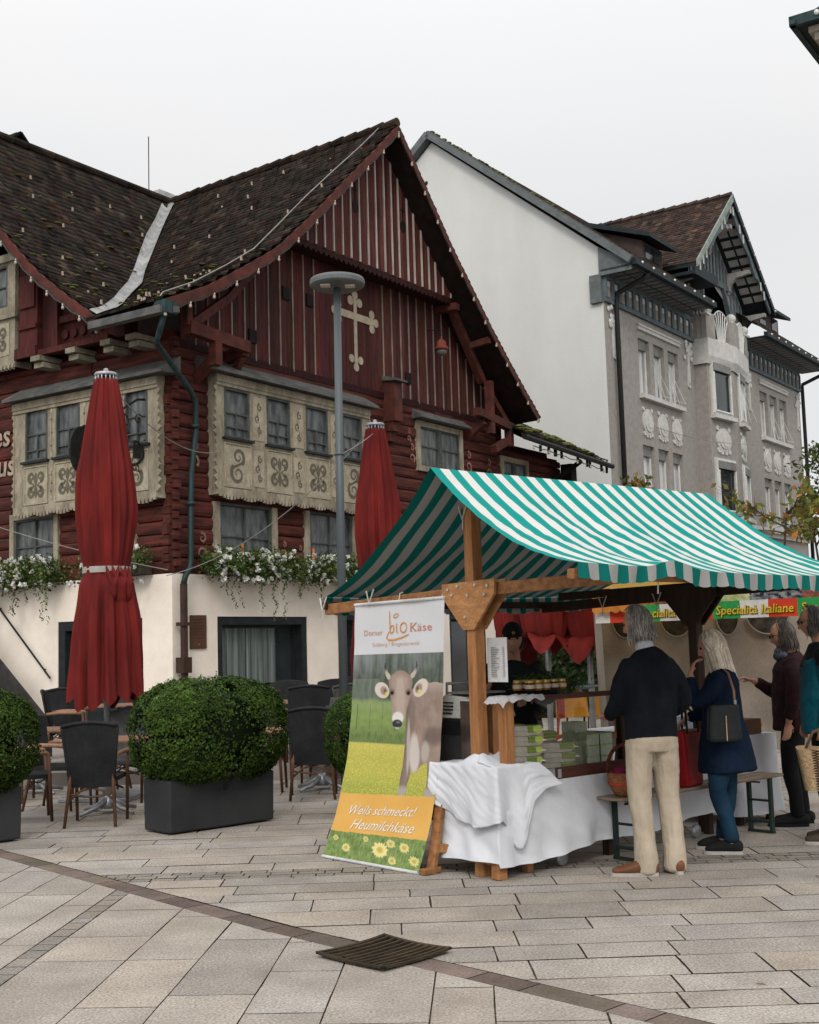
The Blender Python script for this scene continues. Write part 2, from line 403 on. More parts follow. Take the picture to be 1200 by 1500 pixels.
# near region: columns running away from the camera
an2 = radians(-2.9); u = -16
while u < 8:
    cob = abs(u+2.5) < .06
    w = .12 if cob else (min(R(.28, .5), -2.5-u) if -2.95 < u < -2.6 else R(.28, .5))
    v = 1.0
    while v < 20:
        h = R(.12, .2) if cob else R(.5, 1.35)
        gj = .004
        P0 = [rot(*q, an2) for q in ((u+gj, v+gj), (u+w-gj, v+gj), (u+w-gj, v+h-gj), (u+gj, v+h-gj))]
        P0 = wavy(P0[0], P0[1], 2)+wavy(P0[1], P0[2])+wavy(P0[2], P0[3], 2)+wavy(P0[3], P0[0])
        near.col = slab_col() if not cob else tuple(c*.7 for c in slab_col())
        for s in segs:
            P = clip(P0, 1, 0, -s[3]); P = clip(P, -1, 0, s[4]) if P else P
            P = clip(P, -s[0], -s[1], -s[2]-.085) if P else P
            if len(P) > 2: near.quad(*[(x, y, .0) for x, y in P])
        v += h
    u += w
tag(far.build('paving', PAVE), kind='structure'); tag(near.build('paving', PAVE), kind='structure')
bd = MB()
for (x0, y0), (x1, y1) in zip(BL, BL[1:]):
    L_ = sqrt((x1-x0)**2+(y1-y0)**2); dx, dy = (x1-x0)/L_, (y1-y0)/L_; t = 0
    while t < L_:
        k = min(R(.28, .5), L_-t); wv = .08
        a, b = t+.004, t+k-.004
        if b > a:
            kk = R(.75, 1.25); bd.col = (kk, kk*R(.93, 1.03), kk*R(.9, 1.05))
            bd.quad(*[(x0+dx*q-dy*r, y0+dy*q+dx*r, -.001) for q, r in ((a, -wv), (b, -wv), (b, wv), (a, wv))])
        t += k
tag(bd.build('paving_band', BANDM), kind='structure')
# fallen leaf litter on the paving is a few single leaves
LEAFY = M('dry yellow leaf', (.45, .26, .05), (.25, .12, .03), 9)
for i, (x, y) in enumerate(((2.6, 7.6), (-.9, 8.9), (1.55, 5.9))):
    m = MB(); a = R(0, 6); 
    m.quad(*[(x+.022*cos(a+t)*k, y+.022*sin(a+t)*k, .006+.008*(t > 3)) for t, k in ((0, 1.4), (1.2, .8), (3.1, 1.3), (4.6, .8))])
    tag(m.build('fallen_leaf', LEAFY), ['small dry leaf on the paving in front of the bench', 'small dry leaf on the paving left of the cow banner', 'small dry leaf on the nearest slabs at right'][i], 'leaf', 'fallen leaves on the paving')

# drain grate: a square dished cast-iron gully
gr = empty('drain_grate', (-.20, 6.635, 0), radians(46), 'square rusty iron drain grate set into the red stone band', 'drain grate')
G_IR = M('rusty cast iron', (.070, .050, .030), (.03, .024, .018), 6, rough=.6, bump=.5, bscale=60, metal=.3)
def dish(x, y): return .010+.017*((x*x+y*y)/(2*.25*.25))**1.3
pit = MB(); pit.grid(lambda u, v: (-.245+.49*u, -.245+.49*v, dish(-.245+.49*u, -.245+.49*v)-.007), 12, 12); pit.build('pit', M('pit shade', (.006, .005, .004), bump=0), gr)
fr_ = MB()
for s in (-1, 1):
    for k in range(8):
        a, b = -.25+k*.0625, -.25+(k+1)*.0625
        for f in (lambda t, e: (t, s*e), lambda t, e: (s*e, t)):
            q = [f(a, .25), f(b, .25), f(b, .23), f(a, .23)]
            fr_.hexa([(x, y, dish(x, y)-.008) for x, y in q]+[(x, y, dish(x, y)+.005) for x, y in q])
fr_.build('frame', G_IR, gr)
for k in range(9):
    y = -.2+k*.05; b = MB(); G_IR2 = G_IR
    for i in range(10):
        x0, x1 = -.228+i*.0456, -.228+(i+1)*.0456
        b.hexa([(x0, y-.0085, dish(x0, y)-.004), (x1, y-.0085, dish(x1, y)-.004), (x1, y+.0085, dish(x1, y)-.004), (x0, y+.0085, dish(x0, y)-.004),
                (x0, y-.0085, dish(x0, y)+.006), (x1, y-.0085, dish(x1, y)+.006), (x1, y+.0085, dish(x1, y)+.006), (x0, y+.0085, dish(x0, y)+.006)])
    b.build('bar', G_IR, gr)
# ------------------------------------------------------------------ the old red timber house
HF = Frame(-3.87, 20, 33.84)
house = empty('timber_house', HF.o, HF.rz, 'old dark red timber tavern with steep tiled gables and white ground floor', 'house')
RX, RY = 5.49, 5.4
def lerp(t, tab):
    for (a, va), (b, vb) in zip(tab, tab[1:]):
        if t <= b: return va+(vb-va)*(t-a)/(b-a)
    (a, va), (b, vb) = tab[-2:]; return vb+(vb-va)*(t-b)/(b-a)
DL = [(0, 0), (.9, .85), (1.86, 1.72), (2.9, 2.7), (3.89, 3.55), (4.8, 4.12), (5.6, 4.6), (6.6, 5.05)]
DR = [(0, 0), (1, 1.06), (1.98, 2.1), (3.6, 3.6), (4.7, 4.5), (5.6, 5.2)]
DB = [(0, 0), (1, 1.30), (2.19, 2.75), (3.2, 3.75), (4.0, 4.35), (4.75, 4.85), (5.2, 5.05)]
def rzA(y): return 12.05-.032*(min(y, 6)+.9)
def hA(x, y): return rzA(y)-(lerp(RX-x, DL) if x < RX else lerp(x-RX, DR))
def hB(x, y): return 11.86-lerp(abs(RY-y), DB)
def roofz(x, y): return max(hA(x, y), hB(x, y))

roof = MB(); roof.col = (.8, .8, .8)
# sheathing under the tiles (dark, also the soffit seen from below)
deck = MB()
OX = -1.08; OY = -.95
def deckA(u, v):
    x = OX+(RX-OX)*u; y = OY+(RY+.0-OY)*v
    return (x, y, hA(x, y)-.05)
def deckAr(u, v):
    x = RX+(11.05-RX)*u; y = OY+(12-OY)*v; return (x, y, hA(x, y)-.05)
def valley_y(x):       # where hA == hB on the near side
    lo, hi = -3, RY
    for _ in range(30):
        m = (lo+hi)/2
        if hB(x, m) > hA(x, m): hi = m
        else: lo = m
    return (lo+hi)/2
for dz in (.0, -.1):
    deck.grid(lambda u, v: (lambda x: (x, OY+(max(valley_y(x), OY)-OY)*v, hA(x, OY+(max(valley_y(x), OY)-OY)*v)-.05+dz))(OX+(RX-OX)*u), 24, 4)
    deck.grid(lambda u, v: (lambda x: (x, (lambda y0: y0+(RY-y0)*v)(max(valley_y(x), .62)), (lambda y: hB(x, y)-.05+dz)((lambda y0: y0+(RY-y0)*v)(max(valley_y(x), .62)))))(-.93+(RX+.93)*u), 24, 8)
    deck.grid(lambda u, v: (RX+(11.05-RX)*u, OY+(12-OY)*v, hA(RX+(11.05-RX)*u, OY+(12-OY)*v)-.05+dz), 14, 4)
    deck.grid(lambda u, v: (-.93+(RX+.93)*u, RY+(10.5-RY)*v, hB(0, RY+(10.5-RY)*v)-.05+dz), 4, 10)
deck.grid(lambda u, v: (OX+(RX-OX)*u, OY, hA(OX+(RX-OX)*u, OY)-.05-.1*v), 20, 1)
deck.grid(lambda u, v: (RX+(11.05-RX)*u, OY, hA(RX+(11.05-RX)*u, OY)-.05-.1*v), 14, 1)
deck.grid(lambda u, v: (-.93, .62+(10-.62)*u, hB(0, .62+(10-.62)*u)-.05-.1*v), 24, 1)
roof_o = deck.build('roof', SOFFIT, house)

def tile(mb, P0, P1, P2, P3, up):     # P0,P1 upper edge; P2,P3 lower edge
    c = R(.45, 1.15)
    if random.random() < .09: c *= 1.9; mb.col = (c*1.1, c*.95, c*.85)
    elif random.random() < .1: mb.col = (c*1.3, c*.8, c*.65)
    else: mb.col = (c, c*R(.92, 1), c*R(.85, 1))
    dz = R(-.006, .012); 
    P2 = (P2[0], P2[1], P2[2]+.036+dz); P3 = (P3[0], P3[1], P3[2]+.036+dz+R(-.004, .004))
    P0 = (P0[0], P0[1], P0[2]+.004); P1 = (P1[0], P1[1], P1[2]+.004)
    mb.add([P0, P1, P2, P3, (P2[0], P2[1], P2[2]-.04), (P3[0], P3[1], P3[2]-.04)], [(0, 1, 2, 3), (3, 2, 4, 5)])
tl = MB(); TW = .17
def courses(tab, dmax):
    d = 0; out = [0]
    while d < dmax:
        s = (lerp(d+.01, tab)-lerp(d, tab))/.01; d += .165/sqrt(1+s*s); out.append(d)
    return out
cA = courses(DL, RX-OX); 
for i in range(len(cA)-1):
    x1, x0 = RX-cA[i], RX-cA[i+1]; y = OY-.03+(i % 2)*.085; xm = (x0+x1)/2; yv = valley_y(xm)
    while y < min(yv+.12, RY+.1):
        w = TW-.006; j = R(-.012, .012)
        tile(tl, (x1+.02, y, hA(x1+.02, y)), (x1+.02, y+w, hA(x1+.02, y+w)), (x0+j, y+w, hA(x0, y+w)), (x0+j, y, hA(x0, y)), 1)
        y += TW
cB = courses(DB, RY-.62)
for i in range(len(cB)-1):
    y1, y0 = RY-cB[i], RY-cB[i+1]; x = -.96+(i % 2)*.085; ym = (y0+y1)/2
    while x < RX+.1:
        if hB(x, ym) > hA(x, ym)-.10:
            w = TW-.006; j = R(-.012, .012)
            tile(tl, (x, y1+.02, hB(x, y1+.02)), (x+w, y1+.02, hB(x, y1+.02)), (x+w, y0+j, hB(x, y0)), (x, y0+j, hB(x, y0)), 1)
        x += TW
cR = courses(DR, 11.06-RX)
for i in range(len(cR)-1):
    x0, x1 = RX+cR[i], RX+cR[i+1]
    for k in range(5):
        y = OY-.03+k*TW; w = TW-.006; j = R(-.01, .012)
        tile(tl, (x0-.02, y, hA(x0-.02, y)), (x0-.02, y+w, hA(x0-.02, y)), (x1+j, y+w, hA(x1, y)), (x1+j, y, hA(x1, y)), 1)
tl.build('roof_tiles', TILE, roof_o)
# ridge tiles
rt = MB()
y = OY-.02
while y < RY+.5:
    c = R(.7, 1.5); rt.col = (c*1.1, c*.9, c*.8); z = rzA(y)+.02
    rt.tube([(RX, y, z+.02+R(0, .015)), (RX, y+.36, z)], [.095, .08], 8); y += .34
x = -1.0
while x < RX:
    c = R(.7, 1.4); rt.col = (c, c*.9, c*.85); rt.tube([(x, RY, 11.90), (x+.36, RY, 11.885)], [.08, .095], 8); x += .34
rt.build('ridge_tiles', TILE, roof_o)
# moss tufts
ms = MB()
for _ in range(85):
    if random.random() < .72:
        x = R(-.8, 3.2); y = R(.9, 4.6)
        if hB(x, y) < hA(x, y)+.1: continue
        z = hB(x, y)
    else:
        x = R(-.6, 1.8); y = R(-.8, 2); z = hA(x, y)
        if hB(x, y) > z: continue
    s = R(.03, .08); ms.ball((x, y, z+.035), s*1.3, s, .022, 6, 4)
ms.build('moss', MOSS, roof_o)
# zinc valley
vf = MB(); pts = []
xs = [-1.0, -.85, -.6, -.3, 0, .5, 1, 1.6, 2.2, 2.9, 3.6, 4.4, 5.1, 5.45]
pts = [(x, max(valley_y(x), .64 if x < -.8 else -9)) for x in xs]
vsL = []
for i, (x, y) in enumerate(pts):
    a = pts[max(i-1, 0)]; b = pts[min(i+1, len(pts)-1)]; dx, dy = b[0]-a[0], b[1]-a[1]; l = sqrt(dx*dx+dy*dy); w = .12+.012*sin(i*2.1)
    for sgn in (-1, 0, 1):
        px_, py_ = x-dy/l*w*sgn, y+dx/l*w*sgn
        vsL.append((px_, py_, (roofz(px_, py_)+.065) if sgn else roofz(x, y)+.05))
vf.add(vsL, [(3*i+k, 3*i+k+1, 3*i+k+4, 3*i+k+3) for i in range(len(pts)-1) for k in (0, 1)])
vf.build('valley_flashing', ZINC, roof_o, smooth=True)
# snow hooks: little pale clips on the tiles
hk = MB(); hk.box(-.013, .013, -.013, .013, 0, .075); hk.box(-.012, .012, -.02, -.012, 0, .02)
h0 = None; HOOK = M('pale snow hook', (.42, .35, .28), (.28, .21, .16), 9, bump=0)
cnt = 0
def hook(x, y, z):
    global h0, cnt
    if h0 is None: h0 = hk.build('snow_hook', HOOK, roof_o); o = h0
    else: o = h0.copy(); COL.objects.link(o)
    o.parent = roof_o; o.location = (x+R(-.12, .12), y+R(-.12, .12), z+.01); o.rotation_euler = (R(-.1, .1), R(-.1, .1), 0); cnt += 1
for i in range(6, 44, 4):
    d = i*.165*.72
    for k in range(7):
        y = RY-d-.1; x = -.5+k*.95+(i//4 % 2)*.45
        if y > .7 and hB(x, y) > hA(x, y)+.05 and cnt < 46: hook(x, y, hB(x, y))
for i in range(0, 10):
    x = RX-.7-i*.62
    for k in range(6):
        y = -.6+k*.95+(i % 2)*.45
        if hA(x, y) > hB(x, y)+.05 and cnt < 80: hook(x, y, hA(x, y))
for k in range(18):
    x = .9-k*.0-(k//6)*.7; y = -.2+(k % 6)*.12+(k//6)*.6
    if hA(x, y) > hB(x, y)+.05: hook(x, y, hA(x, y))
# barge boards
bb = MB()
def rake(mb, pts, drop, h, th, axis):
    for (a, b) in zip(pts, pts[1:]):
        p0, p1 = a, b; t = Vector((0, -th, 0)) if axis == 'A' else Vector((-th, 0, 0))
        P = [Vector(p0)-Vector((0, 0, drop+h)), Vector(p1)-Vector((0, 0, drop+h)), Vector(p1)-Vector((0, 0, drop+h))+t, Vector(p0)-Vector((0, 0, drop+h))+t]
        mb.hexa(P+[p+Vector((0, 0, h)) for p in P])
def ptsA(xa, xb, n=26, y=OY): return [(xa+(xb-xa)*i/n, y, hA(xa+(xb-xa)*i/n, y)) for i in range(n+1)]
rake(bb, ptsA(OX, RX), .02, .19, .04, 'A'); rake(bb, ptsA(RX, 11.06), .02, .17, .04, 'A')
rake(bb, [(-.93, y, hB(0, y)) for y in [.6+i*.25 for i in range(20)]], .0, .2, .045, 'B')
bb.build('barge_board', BARGE, roof_o)
# gutter piece at the corner and outlet
gt = MB(); gt.beam((OX-.02, .66, 6.83), (OX-.02, -.95, 6.83), .14, .12); gt.beam((OX-.02, -.9, 6.83), (OX+.25, -1.0, 6.86), .12, .1)
gt.build('gutter', LEAD, roof_o)

# ---- walls
pl = MB(FA)
holesA = [(1.0, 3.4, .75, 2.16), (4.5, 5.6, 0, 2.2), (8.3, 9.85, 0, 2.22), (11.5, 13.8, 0, 2.6)]
wall_holes(pl, -.05, 13.9, 0, 2.85, holesA, .35, .05); pl.box(-.05, 13.9, 0, .05, 2.85, 2.853)
pl.T = FB
wall_holes(pl, -.05, 11, 0, 2.85, [(.63, 2.69, 0, 2.16)], .35, .05); pl.box(-.05, 11, 0, .05, 2.85, 2.853)
pl.T = None; pl.quad((13.9, -.05, 0), (13.9, 3, 0), (13.9, 3, 2.85), (13.9, -.05, 2.85))
pl.build('plaster_base', PLASTER, house)
core = MB(); core.box(.02, 10.55, .02, 11, 2.8, 6.9); core.box(10.5, 13.85, .02, 4, 2.8, 6.2); core.box(9.8, 11.5, .3, 3, 6.1, 6.9); core.box(10.5, 13.85, .3, 3, 6.1, 6.4)
core.box(.4, 10, .4, 10, 0, 2.8)
core.build('inner_wall', RED_DARK, house)

def logs(mb, u0, u1, z0, z1, holes, n0=.0):
    z = z0
    while z < z1-.05:
        h = min(R(.2, .27), z1-z)
        cuts = [u0-R(0, .02)]
        for a, b, c, d in sorted(holes):
            if z+h*.6 > c and z+h*.4 < d: cuts += [a, b]
        cuts.append(u1+R(0, .02))
        for a, b in zip(cuts[::2], cuts[1::2]):
            if b-a < .02: continue
            segn = max(1, int((b-a)/R(1.2, 2.4))); 
            for k in range(segn):
                p, q = a+(b-a)*k/segn, a+(b-a)*(k+1)/segn-.006
                m_ = max(2, int((q-p)/.3)); o = n0+.04+R(-.01, .012); prev = None
                vs = []
                for i in range(m_+1):
                    u = p+(q-p)*i/m_; e = R(-.007, .007); e2 = R(-.006, .006)
                    vs += [(u, n0, z+.004), (u, o+e*.6-.01, z+.012+e2), (u, o+.012+e, z+h*.25), (u, o+.012+e, z+h*.75), (u, o+e*.6-.01, z+h-.012+e2), (u, n0, z+h-.002)]
                fs = [(6*i+j, 6*i+j+1, 6*i+j+7, 6*i+j+6) for i in range(m_) for j in range(5)]+[tuple(range(6)), tuple(6*m_+j for j in range(5, -1, -1))]
                mb.add(vs, fs)
        z += h
winA = [(.95, 2.55, 2.95, 4.10), (3.38, 4.95, 2.95, 4.12), (7.2, 9.02, 5.26, 6.34)]
lg = MB(FA); logs(lg, .0, 10.6, 2.86, 6.72, winA); logs(lg, 10.6, 13.9, 2.86, 6.15, [(10.75, 12.1, 5.1, 5.97)])
lg.T = FB; logs(lg, .0, 11, 2.86, 6.75, [(2.66, 3.95, 3.0, 4.12), (.75, 1.95, 3.0, 4.12)])
# projecting log ends at the corner
lg.T = None
z = 2.9
while z < 6.6:
    h = R(.12, .22); lg.box(-R(.05, .13), .06, -R(.0, .05), .12, z, z+h-.02); lg.box(-.02, .1, -R(.06, .13), .02, z+h*.5, z+h*1.4-.02); z += h
lg.build('log_wall', RED_LOG, house)

bw = MB(FA)
def boards(mb, edges, z0, topf, n0, th=.02):
    for a, b in zip(edges, edges[1:]):
        m_ = (a+b)/2
        for p, q in ((a, m_), (m_, b)):
            c = R(.7, 1.35); mb.col = (c, c*R(.8, 1.15), c*R(.8, 1.1)); e = R(0, .006)
            zp, zq = topf(p), topf(q)
            if min(zp, zq) < z0+.02: continue
            P = [(p+.003, n0, z0), (q-.003, n0, z0), (q-.003, n0+th+e, z0), (p+.003, n0+th+e, z0)]
            mb.hexa(P+[(p+.003, n0, zp), (q-.003, n0, zq), (q-.003, n0+th+e, zq), (p+.003, n0+th+e, zp)])
lowb = [.2, .55, .85, 1.14, 1.46, 1.8, 2.09, 2.45, 2.78, 3.15, 3.48, 3.8, 4.15, 4.45, 4.8, 5.15, 5.5, 5.8, 6.08, 6.4, 6.73, 7.04, 7.36, 7.71, 8.01, 8.35, 8.69, 9.01, 9.37, 9.68, 9.99, 10.3]
topL = lambda u: min(9.35, roofz(u, 0)-.15)
boards(bw, lowb, 6.72, topL, .02)
upb = [2.55, 2.82, 3.09, 3.35, 3.62, 3.9, 4.19, 4.46, 4.75, 5.04, 5.32, 5.62, 5.88, 6.13, 6.45, 6.69, 6.97, 7.24, 7.5, 7.79, 8.1, 8.4]
topU = lambda u: max(9.1, hA(u, -.47)-.13)
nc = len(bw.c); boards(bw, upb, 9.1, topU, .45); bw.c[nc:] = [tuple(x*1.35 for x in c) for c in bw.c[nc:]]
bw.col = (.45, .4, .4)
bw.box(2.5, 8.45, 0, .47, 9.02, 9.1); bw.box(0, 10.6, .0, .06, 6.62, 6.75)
for i in range(38):
    a = 2.5+i*.157; bw.prism([(a, 9.02), (a+.157, 9.02), (a+.1, 8.96), (a+.06, 8.96)], .44, .47)
bw.build('gable_boards', RED_BOARD, house)
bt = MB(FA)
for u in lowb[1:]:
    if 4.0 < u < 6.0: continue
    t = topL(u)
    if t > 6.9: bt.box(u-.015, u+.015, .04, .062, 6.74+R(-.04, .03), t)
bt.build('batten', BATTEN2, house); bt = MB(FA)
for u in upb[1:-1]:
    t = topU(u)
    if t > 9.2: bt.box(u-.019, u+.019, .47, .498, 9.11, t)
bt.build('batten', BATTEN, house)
# ventilation holes
vh = MB(FA)
for u, z in ((4.64, 10.2), (6.31, 10.24)):
    vh.prism([(u+.1*cos(t*.524), z+.13*sin(t*.524)) for t in range(12)], .47, .486); vh.box(u-.012, u+.012, .47, .486, z+.13, z+.5); vh.box(u-.07, u+.07, .47, .486, z+.33, z+.36)
for u, z in ((2.95, 8.15), (3.66, 8.17), (2.0, 7.15), (6.95, 7.2)): vh.box(u-.1, u+.1, .04, .075, z-.12, z+.12)
vh.build('vent_hole', M('vent hole shade', (.01, .007, .007), bump=0), house)
# painted trefoil cross
def disc(u, z, r, n=12, k=1.): return [(u+r*cos(2*pi*i/n), z+r*k*sin(2*pi*i/n)) for i in range(n)]
cm = MB(FA); cu, n0, n1 = 5.12, .05, .062
cm.box(cu-.05, cu+.05, n0, n1, 7.14, 8.55); cm.box(4.52, 5.74, n0, n1-.001, 8.08, 8.23)
for (u, z) in ((cu, 8.6), (cu-.15, 8.46), (cu+.15, 8.46)): cm.prism(disc(u, z, .095), n0, n1-.002)
for (u, z) in ((cu-.15, 7.28), (cu+.15, 7.28), (cu, 7.12)): cm.prism(disc(u, z, .085), n0, n1-.002)
for s in (-1, 1):
    for (du, dz) in ((.7, 0), (.56, .15), (.56, -.15)): cm.prism(disc(5.13+s*du, 8.155+dz, .09), n0, n1-.002)
cm.build('painted_cross', M('cream cross paint', (.36, .31, .23), (.24, .2, .15), 6), house)

# ---- windows
def window(name, T, u0, u1, z0, z1, n, parent, cols=2, rows=2, fw=.045, frame_m=None, curt=True, upper=None):
    f = MB(T); frame_box(f, u0, u1, z0, z1, fw, n-.05, n+.03); o = f.build(name, frame_m or CREAM_W, parent)
    p = MB(T); p.quad((u0+fw, n-.03, z0+fw), (u1-fw, n-.03, z0+fw), (u1-fw, n-.03, z1-fw), (u0+fw, n-.03, z1-fw))
    p.build('pane', CURT if curt else GLASS_D, o)
    m = MB(T)
    for i in range(1, cols):
        u = u0+fw+(u1-u0-2*fw)*i/cols; m.box(u-.016, u+.016, n-.03, n+.005, z0+fw, z1-fw)
    zs = upper or [i/rows for i in range(1, rows)]
    for q in zs:
        z = z0+fw+(z1-z0-2*fw)*q; m.box(u0+fw, u1-fw, n-.03, n+.003, z-.013, z+.013)
    if m.v: m.build('glazing_bar', frame_m or CREAM_W, o)
    return o
GREY_FR = M('grey green window frame', (.085, .09, .085), (.05, .055, .052), 5)
for (u0, u1, z0, z1) in winA[:2]:
    s = MB(FA); s.box(u0-.02, u0+.12, .0, .085, z0-.05, z1); s.box(u1-.12, u1+.02, .0, .085, z0-.05, z1); s.build('window_surround', CREAM, house)
    w = window('window', FA, u0+.12, u1-.12, z0, z1, .03, house, 2, 2, .05, GREY_FR)
    c = MB(FA); mu = (u0+u1)/2
    c.quad((mu-.1 if u0 < 2 else u0+.25, .008, z0+.25), (mu+.02 if u0 < 2 else u0+.35, .008, z0+.25), (mu+.0 if u0 < 2 else u0+.33, .008, z0+.48), (mu-.07 if u0 < 2 else u0+.27, .008, z0+.48)); c.build('orange_lamp', M('lamp glow', (.4, .12, .03), emit=(1, .3, .08, .25), bump=0), w)
def big_frame(T, u0, u1, z0, z1, cap=True):
    f = MB(T); frame_box(f, u0, u1, z0, z1, .12, .0, .10); o = f.build('window', CREAM, house)
    p = MB(T); p.quad((u0+.12, .03, z0+.12), (u1-.12, .03, z0+.12), (u1-.12, .03, z1-.12), (u0+.12, .03, z1-.12)); p.build('pane', CURT, o)
    m = MB(T); mu = (u0+u1)/2; m.box(mu-.045, mu+.045, .03, .075, z0+.12, z1-.12)
    for a, b in ((u0+.12, mu-.045), (mu+.045, u1-.12)):
        frame_box(m, a, b, z0+.12, z1-.12, .035, .03, .065); m.box(a, b, .03, .06, z0+.12+(z1-z0)*.38, z0+.15+(z1-z0)*.38)
    m.build('glazing_bar', GREY_FR, o)
    if cap:
        c = MB(T); c.hexa([(u0-.1, 0, z1+.02), (u1+.1, 0, z1+.02), (u1+.1, .28, z1+.03), (u0-.1, .28, z1+.03), (u0-.1, 0, z1+.26), (u1+.1, 0, z1+.26), (u1+.1, .28, z1+.06), (u0-.1, .28, z1+.06)]); c.build('window_hood', LEAD, o)
big_frame(FA, 7.2, 9.04, 5.26, 6.34); big_frame(FA, 10.75, 12.1, 5.1, 5.97, False)
# ornament strokes
def spiral(cx, cz, r, a0, turns, sgn=1, n=16): return [(cx+r*(1-t/n*.8)*cos(a0+sgn*turns*2*pi*t/n), cz+r*(1-t/n*.8)*sin(a0+sgn*turns*2*pi*t/n)) for t in range(n+1)]
def scrolls(mb, u0, u1, z0, z1, n, kind=0):
    cu = (u0+u1)/2; w = (u1-u0); h = z1-z0; cz = (z0+z1)/2; wd = lambda t: (.062*(1-t)+.02)*min(1, w/.5)
    if kind == 0:      # big S
        mb.ribbon(spiral(cu-w*.02, z0+h*.28, w*.30, 2.2, 1.3, 1), wd, n); mb.ribbon(spiral(cu+w*.02, z0+h*.74, w*.26, 2.2+pi, 1.3, 1), wd, n)
        mb.ribbon([(cu-w*.2, z0+h*.45), (cu, cz+.02*h), (cu+w*.2, z0+h*.6)], .045*min(1, w/.5), n)
    elif kind == 1:    # mirrored scrolls
        for s in (-1, 1):
            mb.ribbon(spiral(cu+s*w*.22, z0+h*.25, w*.17, pi/2, 1.3, -s), wd, n); mb.ribbon(spiral(cu+s*w*.22, z0+h*.76, w*.17, -pi/2, 1.3, s), wd, n)
            mb.ribbon([(cu+s*w*.3, z0+h*.38), (cu+s*w*.08, cz), (cu+s*w*.3, z0+h*.63)], wd, n)
        mb.ribbon([(cu, z0+h*(.10+.8*i/12)) for i in range(13)], lambda t: .02+.16*w*abs(sin(t*pi*2)), n)
    else:              # slim pilaster ornament
        for k in range(3):
            z = z0+h*(.2+.3*k); mb.ribbon(spiral(cu+(-1)**k*w*.12, z, w*.26, pi/2*(-1)**k, 1.1, (-1)**k), .03, n)
        mb.ribbon([(cu, z0+h*.05), (cu+w*.1, z0+h*.3), (cu-w*.1, z0+h*.6), (cu, z0+h*.95)], .014, n)

def oriel(T, u0, u1, z0, z1, wins, n, zs, name, panelkinds, wz=(5.2, 6.05), side=True):
    b = MB(T)
    wall_holes(b, u0, u1, z0, z1, [(a, c, wz[0], wz[1]) for a, c in wins], .10, n)
    b.quad((u0, 0, z0), (u0, n, z0), (u0, n, z1), (u0, 0, z1)); b.quad((u1, 0, z0), (u1, n, z0), (u1, n, z1), (u1, 0, z1)); b.quad((u0, 0, z0), (u1, 0, z0), (u1, n, z0), (u0, n, z0))
    b.box(u0-.03, u1+.03, n, n+.05, z1-.16, z1-.04); b.box(u0-.03, u1+.03, n, n+.03, z1-.22, z1-.16)     # cornice rails
    o = b.build(name, CREAM, house)
    # scalloped apron
    a_ = MB(T); L_ = u1-u0; k = int(L_/.085)
    for i in range(k):
        p, q = u0+L_*i/k, u0+L_*(i+1)/k; m_ = (p+q)/2; dz = .035+.045*abs(sin(i*.55)); 
        a_.prism([(p, z0+.12), (q, z0+.12), (q, z0+.01), (m_+.02, z0-dz), (m_-.02, z0-dz), (p, z0+.01)], n, n+.035)
    for s, ue in ((-1, u0), (1, u1)):
        for i in range(14):
            z = z0+.1+(z1-z0-.3)*i/14; zz = (z1-z0-.3)/14
            a_.prism([(ue, z), (ue, z+zz), (ue+s*.02, z+zz), (ue+s*(.07+.03*sin(i)), z+zz*.5), (ue+s*.02, z)], n-.02, n+.012)
    a_.build('carved_apron', CREAM, o)
    pn = MB(T); sc = MB(T)
    for (a, c), kd in zip(wins, panelkinds):
        pn.box(a, c, n, n+.008, z0+.17, wz[0]-.13); frame_box(pn, a-.02, c+.02, z0+.14, wz[0]-.10, .025, n, n+.022)
        scrolls(sc, a+.03, c-.03, z0+.2, wz[0]-.16, n+.011, kd)
    allw = sorted(wins)
    for (a, c), (d, e) in zip(allw, allw[1:]):
        if d-c > .2:
            pn.box(c+.09, d-.09, n, n+.01, wz[0]+.02, wz[1]-.06); scrolls(sc, c+.1, d-.1, wz[0]+.06, wz[1]-.1, n+.0125, 2)
            pn.box(c+.09, d-.09, n, n+.01, z0+.2, wz[0]-.16); scrolls(sc, c+.1, d-.1, z0+.24, wz[0]-.2, n+.0125, 2)
    pn.build('painted_panel', CREAM_L, o); sc.build('painted_scroll', SCROLL, o)
    for a, c in wins:
        w = window('window', T, a, c, wz[0], wz[1], n-.02, o, 1, 2, .035, GREY_FR, True, [.5])
        m = MB(T); mu = (a+c)/2; m.box(mu-.012, mu+.012, n-.05, n-.012, wz[0]+.03, (wz[0]+wz[1])/2); m.box(a+.03, c-.03, n-.05, n-.012, wz[0]+.17, wz[0]+.19); m.build('glazing_bar', GREY_FR, w)
        s = MB(T); s.box(a-.06, c+.06, n, n+.07, wz[0]-.05, wz[0]-.01); s.build('sill', CASE_D, w)
    h = MB(T); h.hexa([(u0-.3, 0, z1+.0), (u1+.12, 0, z1+.0), (u1+.12, n+.2, z1-.02), (u0-.3, n+.2, z1-.02), (u0-.3, 0, z1+.3), (u1+.12, 0, z1+.3), (u1+.12, n+.2, z1+.03), (u0-.3, n+.2, z1+.03)])
    h.build('hood', LEAD, o)
    return o
oriel(FA, .84, 5.2, 4.2, 6.28, [(1.02, 1.66), (2.12, 2.76), (3.23, 3.88), (4.34, 4.97)], .25, 0, 'bay_window', [0, 1, 1, 0])
oriel(FB, .06, 3.6, 4.08, 6.1, [(.27, .80), (1.1, 1.65), (1.9, 2.5), (2.73, 3.31)], .25, 0, 'bay_window', [0, 1, 1, 1], (5.0, 5.93))
